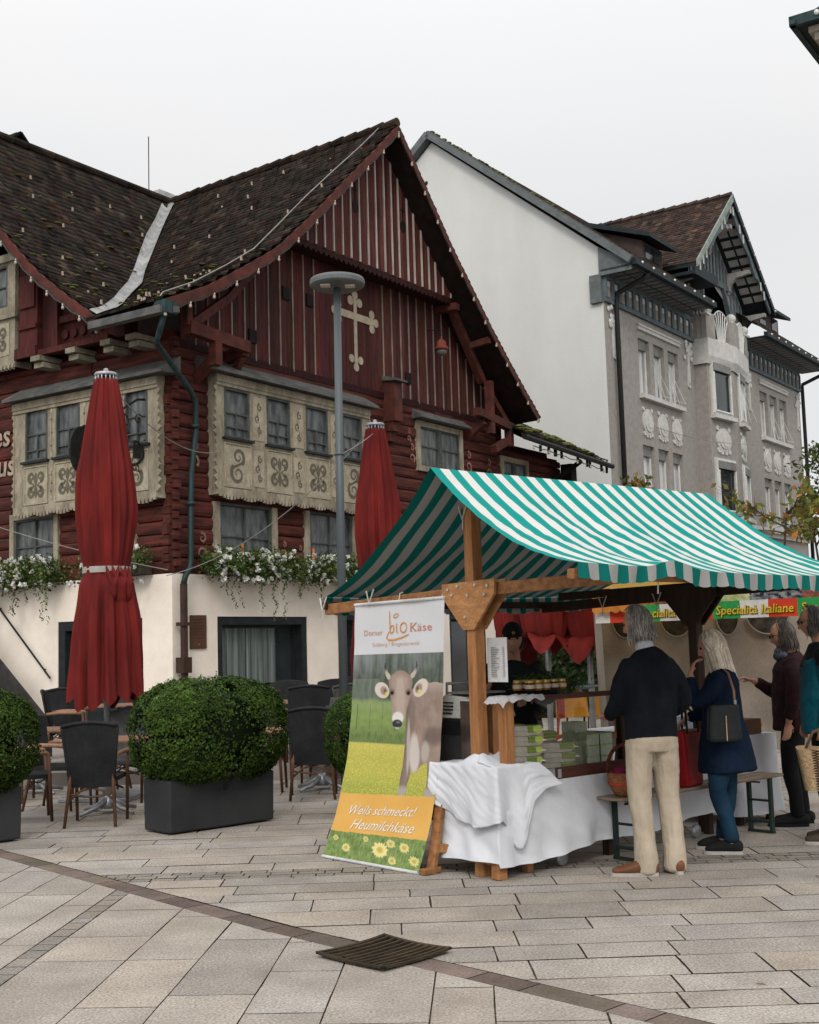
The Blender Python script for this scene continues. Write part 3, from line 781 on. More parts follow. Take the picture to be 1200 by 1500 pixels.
# lower windows, left facade
for (a, c) in ((2.66, 3.95), (.75, 1.95)):
    s = MB(FB); frame_box(s, a, c, 2.95, 4.12, .11, .0, .085); s.build('window_surround', CREAM, house)
    window('window', FB, a+.11, c-.11, 3.0, 4.02, .03, house, 2, 2, .045, GREY_FR)
# painted scrolls on the logs
ps = MB(FA)
for (u, z, s) in ((.47, 4.75, .18), (.62, 3.2, .2), (2.75, 3.3, .12), (3.2, 3.25, .12), (5.15, 3.25, .12), (7.0, 5.5, .17), (9.3, 5.55, .2), (10.2, 5.5, .18), (6.9, 5.9, .12)):
    ps.ribbon(spiral(u, z, s*.6, -1, 1.2, 1), lambda t: s*.25*(1-t)+.01, .074); ps.ribbon(spiral(u+s*.1, z+s*1.3, s*.45, 2, 1.2, -1), lambda t: s*.2*(1-t)+.01, .074)
ps.build('painted_scroll', SCROLL_W, house)
# basement window with curtain
def case_open(T, u0, u1, z0, z1, name, curtain=True, wv=.14):
    f = MB(T); frame_box(f, u0, u1, z0, z1, wv, -.2, .03); frame_box(f, u0+wv, u1-wv, z0+wv*.8, z1-wv, .05, -.26, -.12)
    o = f.build(name, CASE_D, house)
    g_ = MB(T); g_.quad((u0+.1, -.2, z0), (u1-.1, -.2, z0), (u1-.1, -.2, z1-.1), (u0+.1, -.2, z1-.1)); g_.build('pane', GLASS_D, o)
    if curtain:
        c = MB(T); c.grid(lambda a, b: (u0+wv+.06+(u1-u0-2*wv-.55)*a, -.185+.012*sin(a*60)+.006*sin(a*23), z0+.25+(z1-z0-wv-.3)*b), 90, 1); c.build('curtain', CURT2, o, smooth=True)
    return o
case_open(FA, 1.0, 3.4, .75, 2.16, 'basement_window')
case_open(FB, .63, 2.69, 0, 2.16, 'entrance_door', False, .16)
o = case_open(FA, 4.5, 5.6, 0, 2.2, 'side_door', False, .1)
m = MB(FA); m.box(4.32, 4.5, .045, .075, 0, 2.22); m.build('door_post', M('ochre door post', (.16, .09, .035), (.1, .055, .02), 4), house)
case_open(FA, 8.3, 9.85, 0, 2.22, 'cellar_door', False, .1)
case_open(FA, 11.5, 13.8, 0, 2.6, 'added_dark_opening', False, .1)  # opening made up so the wall turns dark behind the parasols
# ---- upper left gable (facade B): carved panels, posts, corbels
ub = MB(FB)
zb = lambda y: roofz(0.0, y)-.2
ys = [.75+i*.2 for i in range(16)]
for a, b in zip(ys, ys[1:]):
    t0, t1 = zb(a), zb(b)
    if min(t0, t1) > 6.9:
        c = R(.7, 1.3); ub.col = (c*1.15, c*1.05, c); ub.hexa([(a, 0, 6.85), (b-.004, 0, 6.85), (b-.004, .3, 6.85), (a, .3, 6.85), (a, 0, t0), (b-.004, 0, t1), (b-.004, .3, t1), (a, .3, t0)])
ub.col = (1.35, 1.2, 1.1)
ub.box(2.8, 3.28, .3, .42, 6.95, 8.3); ub.box(2.84, 3.24, .3, .46, 7.7, 8.15); ub.box(2.76, 3.32, .3, .5, 6.8, 6.98); ub.box(2.8, 3.28, .3, .46, 7.32, 7.4)
ub.box(2.28, 2.42, .3, .42, 6.9, 8.0); ub.box(1.5, 2.28, .3, .38, 7.3, 7.42); ub.box(1.0, 3.4, .3, .44, 6.8, 6.9)
for i in range(5): ub.prism(disc(1.3+i*.22, 7.1, .085, 8), .3, .34)
ub.build('carved_gable', RED_BOARD, house)
cb = MB(FB)
for y in (2.76, 1.86, 1.0, .4):
    cb.box(y-.12, y+.12, 0, .5, 6.70, 6.79); cb.box(y-.12, y+.12, 0, .42, 6.59, 6.68)
cb.build('corbel', CREAM_W, house)
up = MB(FB); wall_holes(up, 3.45, 5.6, 6.72, 8.8, [(3.66, 4.3, 7.85, 8.62)], .1, .38); up.quad((3.45, 0, 6.72), (3.45, .38, 6.72), (3.45, .38, 8.8), (3.45, 0, 8.8))
up.box(3.4, 5.6, .38, .44, 8.66, 8.8); up.box(3.4, 5.6, .38, .43, 7.62, 7.7)
for i in range(20): up.prism([(3.45+i*.1, 6.78), (3.55+i*.1, 6.78), (3.5+i*.1, 6.68)], .34, .4)
uo = up.build('bay_window', CREAM, house); window('window', FB, 3.66, 4.3, 7.85, 8.62, .35, uo, 1, 2, .04, GREY_FR)
up = MB(FB); up.box(3.6, 4.4, .38, .39, 6.95, 7.55); up.build('painted_panel', CREAM_L, uo); up = MB(FB); scrolls(up, 3.62, 4.2, 7.0, 7.5, .393, 1); up.build('painted_scroll', SCROLL, uo)

# ---- eave consoles and struts on the right facade
st = MB(FA)
st.beam((-.1, .5, 6.82), (1.35, .5, 6.75), .16, .2); st.beam((.55, .5, 6.7), (.55, .5, 6.3), .16, .16); st.beam((0, .5, 6.9), (.95, .45, 7.55), .1, .14)
st.beam((.55, .5, 6.45), (.55, 0, 6.1), .14, .16); st.beam((-.1, .5, 6.85), (-.1, .5, 7.2), .12, .12); st.beam((1.3, .5, 6.7), (1.3, 0, 6.6), .16, .2); st.beam((1.28, .42, 6.6), (1.32, .15, 6.2), .1, .14)
st.beam((.95, .45, 7.55), (1.9, .45, 8.5), .1, .14)
st.beam((9.0, .5, 6.72), (10.55, .5, 6.55), .18, .18); st.beam((10.45, .5, 6.55), (10.45, .5, 6.1), .16, .16); st.beam((9.6, .5, 7.5), (9.6, .5, 6.3), .16, .16)
st.beam((9.3, .5, 6.55), (9.3, 0, 6.2), .14, .18); st.beam((10.3, .5, 6.2), (9.7, .5, 5.95), .16, .16); st.beam((9.55, .35, 7.5), (8.2, .35, 9.1), .16, .16); st.beam((9.6, .4, 7.4), (10.6, .4, 6.6), .12, .14)
for i, (a, b) in enumerate(((6.3, 6.97), (6.1, 6.5), (5.9, 6.2))): st.box(6.05+.03*i, 6.33, .0, .32-.09*i, a-.15, b)
for u in (2.3, 9.0): st.beam((u, .35, hA(u, -.3)-.3), (u, .9, hA(u, -.8)-.25), .12, .14)
st.box(8.1, 8.26, .0, .6, 8.85, 9.0)
st.build('eave_console', BARGE, house)
cp_ = MB(FA); cp_.hexa([(6.0, 0, 7.0), (6.4, 0, 7.0), (6.4, .42, 6.96), (6.0, .42, 6.96), (6.0, 0, 7.12), (6.4, 0, 7.12), (6.4, .42, 7.0), (6.0, .42, 7.0)]); cp_.build('cover_board', LEAD, house)
# ---- low extension roof with moss
ex = MB(); ex.add([(10.4, -.85, 6.38), (15.0, -.85, 6.18), (15.4, 2.5, 7.9), (10.6, 2.5, 8.1), (10.4, -.85, 6.26), (15.0, -.85, 6.06), (15.4, 2.5, 7.8), (10.6, 2.5, 8.0)], [(0, 1, 2, 3), (4, 7, 6, 5), (0, 4, 5, 1), (1, 5, 6, 2)])
exo = ex.build('extension_roof', SOFFIT, house)
et = MB()
for i in range(12):
    for k in range(27):
        f0, f1 = i/12, (i+1)/12; x = 10.45+k*.17
        et_z = lambda xx, f: 6.39-.043*(xx-10.4)+1.72*f
        tile(et, (x, -.87+3.3*f1, et_z(x, f1)), (x+.164, -.87+3.3*f1, et_z(x, f1)), (x+.164, -.87+3.3*f0, et_z(x, f0)), (x, -.87+3.3*f0, et_z(x, f0)), 1)
et.build('roof_tiles', TILE, exo)
mo = MB()
for _ in range(60): x = R(10.5, 14.6); f = R(0, .5); s = R(.05, .14); mo.ball((x, -.87+3.3*f, 6.43-.043*(x-10.4)+1.72*f), s*1.4, s, .045, 6, 4)
mo.build('moss', MOSS, exo)
gg = MB(); gg.tube([(10.4, -.93, 6.28), (15.15, -.93, 6.07)], .07, 8)
for k in range(12): x = 11+R(0, 4); gg.box(x, x+.03, -.86, -.8, 5.98-.043*(x-11)+.08, 6.2)
gg.build('gutter', IRON, exo)
ep = MB(FA); ep.beam((13.85, .3, 6.05), (13.85, .3, 5.2), .3, .3); ep.beam((13.8, .7, 6.1), (13.4, .1, 5.6), .12, .12); ep.box(13.2, 13.95, .05, .25, 5.0, 5.25); ep.build('corner_post', SOFFIT, house)

# chimney and little dormer behind the ridge
ch = MB(); ch.box(5.55, 6.45, 5.9, 6.5, 11.4, 12.1); ch.box(5.5, 6.5, 5.85, 6.55, 12.1, 12.13); ch.hexa([(5.5, 5.85, 12.13), (6.5, 5.85, 12.13), (6.5, 6.55, 12.13), (5.5, 6.55, 12.13), (5.75, 6.0, 12.42), (6.25, 6.0, 12.42), (6.25, 6.4, 12.42), (5.75, 6.4, 12.42)])
cho = ch.build('chimney', ZINC, roof_o); m = MB(); m.tube([(5.6, 6.2, 12.2), (5.6, 6.2, 13.7)], .012, 5); m.build('lightning_rod', IRON, cho)
dm = MB(); dm.hexa([(3.3, 9, 11), (4.6, 9, 11), (4.6, 12, 11), (3.3, 12, 11), (3.3, 9, 13.3), (4.6, 9, 13.3), (4.6, 12, 13.3), (3.3, 12, 13.3)]); dm.prism([(3.3, 13.3), (4.6, 13.3), (3.97, 13.88)], 9, 12)
dmo = dm.build('dormer', M('white dormer board', (.6, .6, .6)), roof_o)
dr = MB(); dr.beam((3.05, 8.9, 13.1), (3.97, 8.9, 13.93), .3, .06, (0, 0, 1)); dr.beam((4.85, 8.9, 13.1), (3.97, 8.9, 13.93), .3, .06); dr.beam((3.1, 10.5, 13.15), (3.97, 10.5, 13.95), 3.2, .05); dr.beam((4.85, 10.5, 13.15), (3.97, 10.5, 13.95), 3.2, .05); dr.build('dormer_roof', TILE_B, dmo)
dw = MB(); dw.box(3.7, 4.2, 8.97, 8.99, 13.2, 13.5); dw.build('pane', GLASS_D, dmo)

# downpipe: patinated copper above, brown below
dp = MB(FA); dp.tube([(-1.0, .9, 6.86), (-1.0, .78, 6.55), (-.9, .6, 6.4), (.28, .2, 5.86), (.42, .16, 5.7), (.42, .16, 5.2), (.30, .16, 4.5), (.27, .16, 3.1), (.24, .17, 2.95), (.1, .2, 2.8), (.06, .2, 2.68)], .048, 8)
for z in (5.3, 4.0): dp.tube([(.4 if z > 5 else .28, .16, z-.03), (.4 if z > 5 else .28, .16, z+.03)], .075, 8)
dpo = dp.build('downpipe', COPPER, house, smooth=True)
d2 = MB(FA); d2.tube([(.06, .2, 2.68), (.06, .2, 0)], .06, 8); d2.box(-.03, .15, .1, .28, 1.25, 1.5); d2.box(-.02, .14, .1, .27, 2.0, 2.06); d2.build('lower_pipe', PIPE_BR, dpo)
hp = MB(FA); hp.box(-1.12, -.86, .78, 1.02, 6.78, 6.98); hp.build('hopper', COPPER, dpo)
# lettering on the logs at the far left
lt = MB(FB); LTM = M('faded cream lettering', (.40, .33, .25), (.26, .2, .15), 6)
fnB = lambda q: (lambda x, y: (q-x, .075, y))
put_text(lt, 'es', fnB(4.42), w=.46, y=5.40, shear=.1, offset=.015); lt.build('lettering', LTM, house); lt = MB(FB); put_text(lt, 'aus', fnB(4.55), w=.72, y=4.85, shear=.1, offset=.015)
lt.build('lettering', LTM, house)
# plaque by the basement window
pq = empty('wall_plaque', HF.w(.52, -.06, 1.9), HF.rz, 'brown rectangular menu plaque on the white wall beside the downpipe', 'plaque')
m = MB(); m.box(-.19, .19, -.02, 0, -.27, .28); m.build('board', M('brown plaque', (.10, .05, .03), (.07, .035, .02), 4), pq, bevel=.005)
m = MB()
for i in range(7): m.box(-.13, .10+R(-.05, .02), -.0225, -.02, .2-i*.05, .212-i*.05)
m.build('text_line', M('plaque engraving', (.05, .025, .015), bump=0), pq)
m = MB(); m.prism(disc(0, -.2, .02, 10), -.026, -.02); m.build('crest', M('plaque crest', (.25, .13, .06), bump=0), pq)

# bell shaped wall lamp under the gable
wl = empty('wall_lamp', HF.w(7.78, -.4, 7.85), HF.rz, 'small red bell shaped lamp hanging under the right part of the gable', 'lamp')
m = MB(); m.lathe(0, 0, [(.03, .30), (.05, .28), (.10, .24), (.11, .15), (.155, .1), (.155, .06)], 14); m.build('shade', M('orange red lamp paint', (.20, .05, .03), (.12, .03, .02)), wl, smooth=True)
m = MB(); m.lathe(0, 0, [(.12, .06), (.12, 0), (.08, -.05), (.02, -.07)], 12); m.build('glass', M('dusty lamp glass', (.12, .12, .11), rough=.2), wl, smooth=True)
m = MB(); m.tube([(0, 0, .36), (0, 0, .5), (0, .38, .55)], .015, 6); m.build('bracket', IRON, wl)

# wrought-iron sign bracket on the left facade
ws = empty('sign_bracket', HF.w(0, .35, 4.75), HF.rz, 'black wrought iron scroll bracket hanging by the house corner', 'sign bracket')
m = MB()
def sp3(cx, cz, r, a0, turns, sg=1): return [(x, 0, z) for x, z in spiral(cx, cz, r, a0, turns, sg, 20)]
m.tube([(-.02, 0, -.55), (-.02, 0, 1.1)], .018, 6); m.tube(sp3(-.5, .15, .42, pi*.9, .8), .022, 6); m.tube(sp3(-.45, .12, .3, pi*1.1, .9), .016, 6)
m.tube(sp3(-.25, .25, .18, 0, 1.3), .014, 6); m.tube(sp3(-.7, .55, .2, -1, 1.3, -1), .016, 6); m.tube(sp3(-.12, -.2, .14, 1, 1.2), .014, 6); m.tube([(-.02, 0, 1.0), (-.4, 0, .95), (-.8, 0, .7), (-.95, 0, .3)], .02, 6)
for k in range(5): m.tube(sp3(-.1-R(0, .7), R(-.3, .8), .09, R(0, 6), 1.2), .011, 5)
m.box(-.5, -.32, -.01, .01, -.02, .2)
m.build('ironwork', IRON, ws)
ws2 = empty('sign_disc', HF.w(-.42, 1.62, 5.0), HF.rz, 'dark oval iron sign board behind the front red parasol', 'sign')
m = MB(); m.prism(disc(0, 0, .3, 16, 1.4), -.02, .02); m.tube([(0, 0, .42), (.42, 0, .5)], .015, 6); m.build('board', IRON, ws2)

# light strings along the eaves
def light_string(pts, step, label, sag=.06):
    o = empty('light_string', HF.o, HF.rz, label, 'light string', 'bulb strings along the gable edges'); m = MB()
    P = [Vector(p) for p in pts]; dens = []; 
    for a, b in zip(P, P[1:]):
        n = max(1, int((b-a).length/step)); dens += [a+(b-a)*i/n for i in range(n)]
    dens.append(P[-1]); path = []
    for a, b in zip(dens, dens[1:]):
        path += [a, (a+b)/2-Vector((0, 0, sag*.6))]
    path.append(dens[-1]); m.tube(path, .012, 5); m.build('cable', WIRE_D, o)
    b0 = None
    for p in dens:
        if b0 is None:
            q = MB(); q.ball((0, 0, -.065), .027, .027, .032, 8, 6); q.tube([(0, 0, 0), (0, 0, -.045)], .02, 6); b0 = q.build('bulb', BULB, o, smooth=True); c = b0
        else: c = b0.copy(); COL.objects.link(c); c.parent = o
        c.location = p
    return o
light_string([(x, y-.03, z-.2) for x, y, z in ptsA(OX, RX, 12)], .75, 'string of small bulbs along the left slope of the big front gable')
light_string([(x, y-.03, z-.16) for x, y, z in ptsA(RX, 11.0, 12)], .75, 'string of small bulbs down the right slope of the big front gable')
light_string([(-1.0, y, hB(0, y)-.18) for y in [.65+i*.4 for i in range(11)]], .75, 'string of small bulbs along the edge of the left hand gable')
light_string([(10.7+i*.75, -1.0, 6.1-.035*i) for i in range(6)], .75, 'short string of small bulbs under the mossy side roof')
rc = MB(); pts = [(-1.05, -.7, 6.95)]+[(x, -.45-.1*sin(i), hA(x, -.4)+.09) for i, x in enumerate([-.6, 0, .8, 1.6, 2.4, 3.2, 4.0, 4.8, 5.45])]
rc.tube(pts, .013, 5); o = rc.build('roof_cable', WIRE, None); o.location = HF.o; o.rotation_euler = (0, 0, HF.rz); tag(o, 'pale cable running up the tiled roof to the peak of the front gable', 'cable')

# outside stair and handrail at the far left
ss = empty('outside_stair', HF.w(0, 0, 0), HF.rz, 'dark outside stair at the left edge going up along the white wall', 'stair')
STAIR = M('dark stair', (.045, .042, .04), (.025, .023, .022), 5)
m = MB(FB)
for i in range(9): m.box(2.75+i*.28, 2.75+(i+1)*.28, .5, 1.5, 0, .18*(i+1)+.9-.9)
m.build('steps', STAIR, ss)
m = MB(FB); m.hexa([(2.5, .42, .3), (5.4, .42, 2.1), (5.4, .5, 2.1), (2.5, .5, .3), (2.5, .42, .55), (5.4, .42, 2.9), (5.4, .5, 2.9), (2.5, .5, .55)]); m.build('stringer', STAIR, ss)
m = MB(FB); m.tube([(2.8, .12, 1.2), (4.6, .12, 2.85)], .018, 6); m.tube([(3.0, .12, 1.37), (3.0, .05, 1.35)], .012, 5); m.tube([(4.2, .12, 2.47), (4.2, .05, 2.45)], .012, 5); m.build('handrail', IRON, ss)
# ------------------------------------------------------------------ grey Art Nouveau building
GF = Frame(5.62, 34, 34.93)
gb = empty('apartment_building', GF.o, GF.rz, 'tall grey rendered building with white stucco ovals and a steep balcony gable', 'building')
REND = M('grey roughcast render', (.30, .28, .255), (.235, .218, .20), 6, rough=.95, bump=.35, bscale=40, grain=.18, grunge=.15, gcol=(.15, .14, .13))
WHITEW = M('stained white side wall', (.545, .55, .53), (.51, .515, .495), 1.0, (1, 1, .3), rough=.95, bump=.15, bscale=50, grain=.05, grunge=.22, gcol=(.45, .45, .43))
STUC = M('white stucco', (.52, .51, .49), (.42, .41, .39), 6, rough=.85, bump=.1)
BLUEG = M('blue grey timber', (.11, .135, .145), (.07, .09, .10), 5, rough=.7)
DARKB = M('dark blue green timber', (.022, .03, .033), (.013, .019, .021), 5, rough=.6)
GREYP = M('grey fascia', (.13, .14, .145), (.09, .1, .1), 4)
VERD = M('verdigris verge', (.24, .28, .245), (.16, .19, .17), 5)
GCURT = M('white curtain behind glass', (.66, .66, .65), (.36, .36, .36), 1.5, (5, 5, .25), rough=.3, bump=.05, spec=.5)
WINW = M('white window frame', (.62, .62, .6), (.5, .5, .48), 5)
W_ = 17.25; GE = 11.9
# facade wall with window holes
W1 = [(2.2, 3.0), (3.3, 4.08), (4.38, 5.16)]; W3 = [(12.63, 13.45), (13.7, 14.5), (14.8, 15.6)]
rows = [(8.72, 10.42), (5.5, 7.22), (2.2, 4.0)]
holes = [(a, b, c, d) for a, b in W1+W3 for c, d in rows]
m = MB(FA); wall_holes(m, 0, W_, 0, 11.05, holes, .22, 0); m.quad((W_, 0, 0), (W_, -10, 0), (W_, -10, 11.9), (W_, 0, 11.9)); m.build('facade', REND, gb)
# side gable wall
sw = MB(); sw.quad((0, 0, 0), (0, 11.3, 0), (0, 11.3, 12.0), (0, 0, 12.0)); sw.add([(0, 0, 12.0), (0, 11.3, 12.0), (0, 11.3, 12.6), (0, 5.61, 17.15), (0, 0, 12.55)], [(0, 1, 2, 3, 4)])
sw.build('side_wall', WHITEW, gb)
m = MB()
for k in range(3): m.ball((-.01, 5.85, 15.9-.33*k), .02, .07, .07, 8, 5)
m.build('wall_vent', IRON, gb)
# verge boards on the side gable
vb = MB(); vb.beam((-.12, -1.0, 12.0), (-.12, 5.61, 17.36), .3, .22, (0, 0, 1)); vb.beam((-.12, 12.0, 12.18), (-.12, 5.61, 17.36), .3, .22)
vb.add([(-.1, -.95, 11.75), (-.1, .05, 11.75), (-.1, .05, 12.6), (-.1, -.95, 11.98)], [(0, 1, 2, 3)]); vb.box(-.12, -.0, -.0, .35, 11.0, 11.8)
vb.build('verge_board', GREYP, gb)
# main roof
mr = MB(); ez = lambda y: 12.0+(y+1)*.8
for xa, xb, ya in ((-.25, 6.0, -1), (6.0, 10.5, 1.2), (10.5, W_+.4, -1)):
    zz = 12.12+(ya+1)*.8065; mr.quad((xa, ya, zz), (xb, ya, zz), (xb, 5.61, 17.45), (xa, 5.61, 17.45))
mr.quad((-.25, 12, 12.2), (W_+.4, 12, 12.2), (W_+.4, 5.61, 17.45), (-.25, 5.61, 17.45))
gro = mr.build('roof', SOFFIT, gb)
t = MB(); n = 42
for i in range(n):
    y0 = -1.05+6.66*i/n; y1 = y0+6.66/n; f = lambda y: 12.12+(y+1)*.8065
    for k in range(6):
        x = -.28+k*.17; tile(t, (x, y1, f(y1)), (x+.165, y1, f(y1)), (x+.165, y0, f(y0)), (x, y0, f(y0)), 1)
for i in range(n):
    y0 = -1.05+6.66*i/n; y1 = y0+6.66/n; f = lambda y: 12.12+(y+1)*.8065; x = .7
    while x < W_+.4:
        w = R(.5, 1.2); c = R(.6, 1.2); t.col = (c, c*.9, c*.85)
        if not (5.3 < x < 10.4 and y0 < 1.2): t.add([(x, y1, f(y1)), (x+w-.01, y1, f(y1)), (x+w-.01, y0, f(y0)+.04), (x, y0, f(y0)+.04), (x, y0, f(y0)), (x+w, y0, f(y0))], [(0, 1, 2, 3), (3, 2, 5, 4)])
        x += w
t.build('roof_tiles', TILE_B, gro)
mo = MB()
for _ in range(70): y = R(1, 5.6); mo.ball((R(-.2, .3), y, 12.16+(y+1)*.8065), R(.04, .1), R(.06, .13), .04, 6, 4)
mo.build('moss', MOSS, gro)
# eaves: left and right of the centre gable
def eave(x0, x1):
    e = MB(); e.box(x0, x1, -1.0, 0, 11.86, 11.92); o = e.build('eave_soffit', DARKB, gb)
    q = MB(); n = int((x1-x0)/.36)
    for i in range(n):
        for (y0, y1) in ((-.9, -.52), (-.45, -.08)):
            a = x0+(x1-x0)*i/n; q.box(a+.05, a+(x1-x0)/n-.05, y0, y1, 11.85, 11.8595)
    q.build('soffit_panel', M('pale soffit panel', (.16, .16, .16), (.12, .12, .12)), o)
    g_ = MB(); g_.beam((x0-.05, -1.06, 11.95), (x1+.05, -1.06, 11.95), .14, .16); g_.box(x0, x1, -1.0, -.97, 11.8, 12.06); g_.build('gutter', DARKB, o)
eave(-.1, 5.75); eave(10.6, W_+.5)
# frieze with little stiles
fz = MB(FA); fz.box(.0, 6.6, 0, .05, 11.03, 11.86); fz.box(.0, 6.6, .05, .09, 11.03, 11.16); fz.box(0, 6.6, .05, .09, 11.7, 11.86)
fz.box(11.2, W_, 0, .05, 11.03, 11.86); fz.box(11.2, W_, .05, .09, 11.03, 11.16); fz.box(11.2, W_, .05, .09, 11.7, 11.86)
for a, b in ((0, 6.6), (11.2, W_)):
    n = int((b-a)/.45)
    for i in range(n+1): u = a+(b-a)*i/n; fz.box(max(a, u-.085), min(b, u+.085), .05, .11, 11.16, 11.7)
fz.build('frieze', BLUEG, gb)
fp = MB(FA)
for a, b in ((0, 6.6), (11.2, W_)):
    n = int((b-a)/.45)
    for i in range(n): u = a+(b-a)*(i+.5)/n; fp.box(u-.12, u+.12, .05, .062, 11.2, 11.5); 
fp.build('frieze_panel', M('beige frieze panel', (.25, .21, .18), (.2, .17, .145)), gb)
fq = MB(FA)
for a, b in ((0, 6.6), (11.2, W_)):
    n = int((b-a)/.45)
    for i in range(n): u = a+(b-a)*(i+.5)/n; fq.box(u-.12, u+.12, .05, .066, 11.5, 11.66)
fq.build('frieze_cap', STUC, gb)
# windows
def g_window(u0, u1, z0, z1, T=FA, tilt=False, dark=False, n=0.):
    o = MB(T); frame_box(o, u0, u1, z0, z1, .07, n-.2, n-.12); o = o.build('window', WINW, gb)
    p = MB(T); p.quad((u0+.05, n-.19, z0), (u1-.05, n-.19, z0), (u1-.05, n-.19, z1), (u0+.05, n-.19, z1)); p.build('pane', GLASS_D if dark else GCURT, o)
    s = MB(T); d = (lambda z: .16*(z-z0)/(z1-z0)) if tilt else (lambda z: 0)
    for a, b in ((u0+.07, u0+.12), (u1-.12, u1-.07)): s.hexa([(a, n-.13, z0+.07), (b, n-.13, z0+.07), (b, n-.10, z0+.07), (a, n-.10, z0+.07), (a, n-.13-d(z1), z1-.35), (b, n-.13-d(z1), z1-.35), (b, n-.10-d(z1), z1-.35), (a, n-.10-d(z1), z1-.35)])
    s.box(u0+.07, u1-.07, n-.13, n-.08, z0+.05, z0+.1)
    s.build('sash', WINW, o)
    r = MB(T); r.box(u0+.05, u1-.05, n-.16, n-.09, z1-.3, z1-.05); r.build('roller_box', M('roller blind grey', (.2, .2, .19)) if 'roller blind grey' not in bpy.data.materials else bpy.data.materials['roller blind grey'], o)
    if tilt:
        b = MB(T); b.tube([(u0+.1, n-.08, z1-.4), (u1-.08, n+.22, z0+.08)], .012, 4); b.tube([(u0+.1, n-.08, z1-.4), (u1-.08, n+.02, z0+.08)], .012, 4); b.tube([(u0+.05, n+.2, z0+.08), (u1-.05, n+.22, z0+.08)], .014, 4); b.build('awning_arm', WINW, o)
    return o
def medal(u, z, w, h, n=0., T=FA):
    m = MB(T)
    pts = [(u+w*.5*cos(t*pi/10)*(1-.08*sin(t*pi/10)), z+h*.42*sin(t*pi/10)) for t in range(20)]
    m.prism(pts, n, n+.045); m.prism([(u+(a-u)*.72, z+(b-z)*.8) for a, b in pts], n+.045, n+.075); m.prism(disc(u+w*.05, z-h*.05, w*.2, 12), n+.07, n+.09)
    for s in (-1, 1):
        m.prism(disc(u+s*w*.40, z+h*.40, w*.09, 8), n, n+.04); m.prism(disc(u+s*w*.36, z-h*.40, w*.10, 8), n, n+.04); m.prism(disc(u+s*w*.14, z-h*.45, w*.10, 8), n, n+.04)
    m.build('stucco_oval', STUC, gb)
for grp in (W1, W3):
    for (z0, z1) in rows[:2]:
        for i, (a, b) in enumerate(grp): g_window(a, b, z0, z1, tilt=(z0 > 8 and i > 0))
        s = MB(FA); s.box(grp[0][0]-.08, grp[-1][1]+.1, 0, .16, z0-.13, z0); s.build('sill', STUC, gb)
    for a, b in grp: medal((a+b)/2, 7.93, .72, .92)
    s = MB(FA); s.box(grp[0][0]-.05, grp[-1][1]+.1, 0, .07, 10.66, 10.84); s.box(grp[0][0]-.05, grp[-1][1]+.1, 0, .1, 10.76, 10.8)
    s.build('lintel_moulding', STUC, gb)
# stucco grape drops
for (u, k) in ((.55, 1), (5.95, 1), (11.5, .6), (16.9, 1)):
    s = MB(FA)
    for i in range(16): s.ball((u+R(-.3, .3)*k, .03, 10.95-R(0, .55)), .09, .05, .09, 6, 4)
    s.box(u-.09*k, u+.09*k, 0, .045, 9.55, 10.7); s.prism(disc(u, 9.55, .09*k, 10), 0, .045)
    s.build('stucco_drop', STUC, gb)
s = MB(FA); s.box(8, W_+.03, 0, .2, 5.2, 5.36); s.box(0, 8, 0, .2, 5.2, 5.36); s.box(0, W_, 0, .1, 5.05, 5.2); s.build('string_course', STUC, gb)
# bay
bz1 = 11.1; BP = [(6.5, 0), (6.5, .42), (8.35, .62), (10.35, .25), (10.55, 0)]
by = MB(FA)
for (a, na), (b, nb) in zip(BP, BP[1:]): by.quad((a, na, 0), (b, nb, 0), (b, nb, bz1), (a, na, bz1))
by.build('bay', REND, gb)
def TB(a, na, b, nb):
    du, dn = b-a, nb-na; l = sqrt(du*du+dn*dn); du /= l; dn /= l
    return lambda u, n, z: FA(a+du*u-dn*n*-1*0+(-dn)*n, na+dn*u+du*n, z)
TB1 = TB(6.5, .42, 8.35, .62); TB2 = TB(8.35, .62, 10.35, .25)
def proud_window(T, u0, u1, z0, z1, dark, tilt):
    r = MB(T); frame_box(r, u0-.05, u1+.05, z0-.05, z1+.05, .06, .0, .05); r.build('window_reveal', STUC, gb)
    o = g_window(u0, u1, z0, z1, T, tilt, dark, .21)
    s = MB(T); s.box(u0-.1, u1+.1, 0, .2, z0-.18, z0-.05); s.build('sill', STUC, gb)
for (z0, z1) in rows[:2]:
    proud_window(TB1, .2, 1.5, z0, z1, True, False); proud_window(TB2, .65, 1.65, z0, z1, False, z0 > 8)
medal(.85, 7.9, 1.0, .9, .0, TB1); medal(1.1, 7.9, .9, .95, .0, TB2)
# balcony on the bay
bl = MB(FA); BQ = [(6.4, .0), (6.4, .55), (8.35, .78), (10.5, .4), (10.5, 0)]
for (a, na), (b, nb) in zip(BQ, BQ[1:]):
    bl.quad((a, na, 10.55), (b, nb, 10.55), (b, nb, 11.12), (a, na, 11.12)); bl.quad((a, na*.85, 10.3), (b, nb*.85, 10.3), (b, nb, 10.55), (a, na, 10.55))
bl.add([(a, n_, 11.12) for a, n_ in BQ], [(0, 1, 2, 3, 4)])
bl.build('balcony_moulding', STUC, gb)
bp2 = MB()
def par(u0, n0, u1, n1, z0, z1):
    P = [FA(u0, n0, z0), FA(u1, n1, z0), FA(u1, n1-.18, z0), FA(u0, n0-.18, z0)]; bp2.hexa(P+[(x, y, z1) for x, y, _ in P])
par(6.4, .52, 6.95, .6, 11.12, 11.95); par(7.95, .7, 8.4, .76, 11.12, 11.95); par(8.4, .76, 8.8, .7, 11.12, 11.95); par(10.1, .46, 10.5, .4, 11.12, 11.95); par(6.4, .2, 6.45, .52, 11.12, 11.95)
bp2.build('balcony_parapet', REND, gb)
bn = MB(FA)
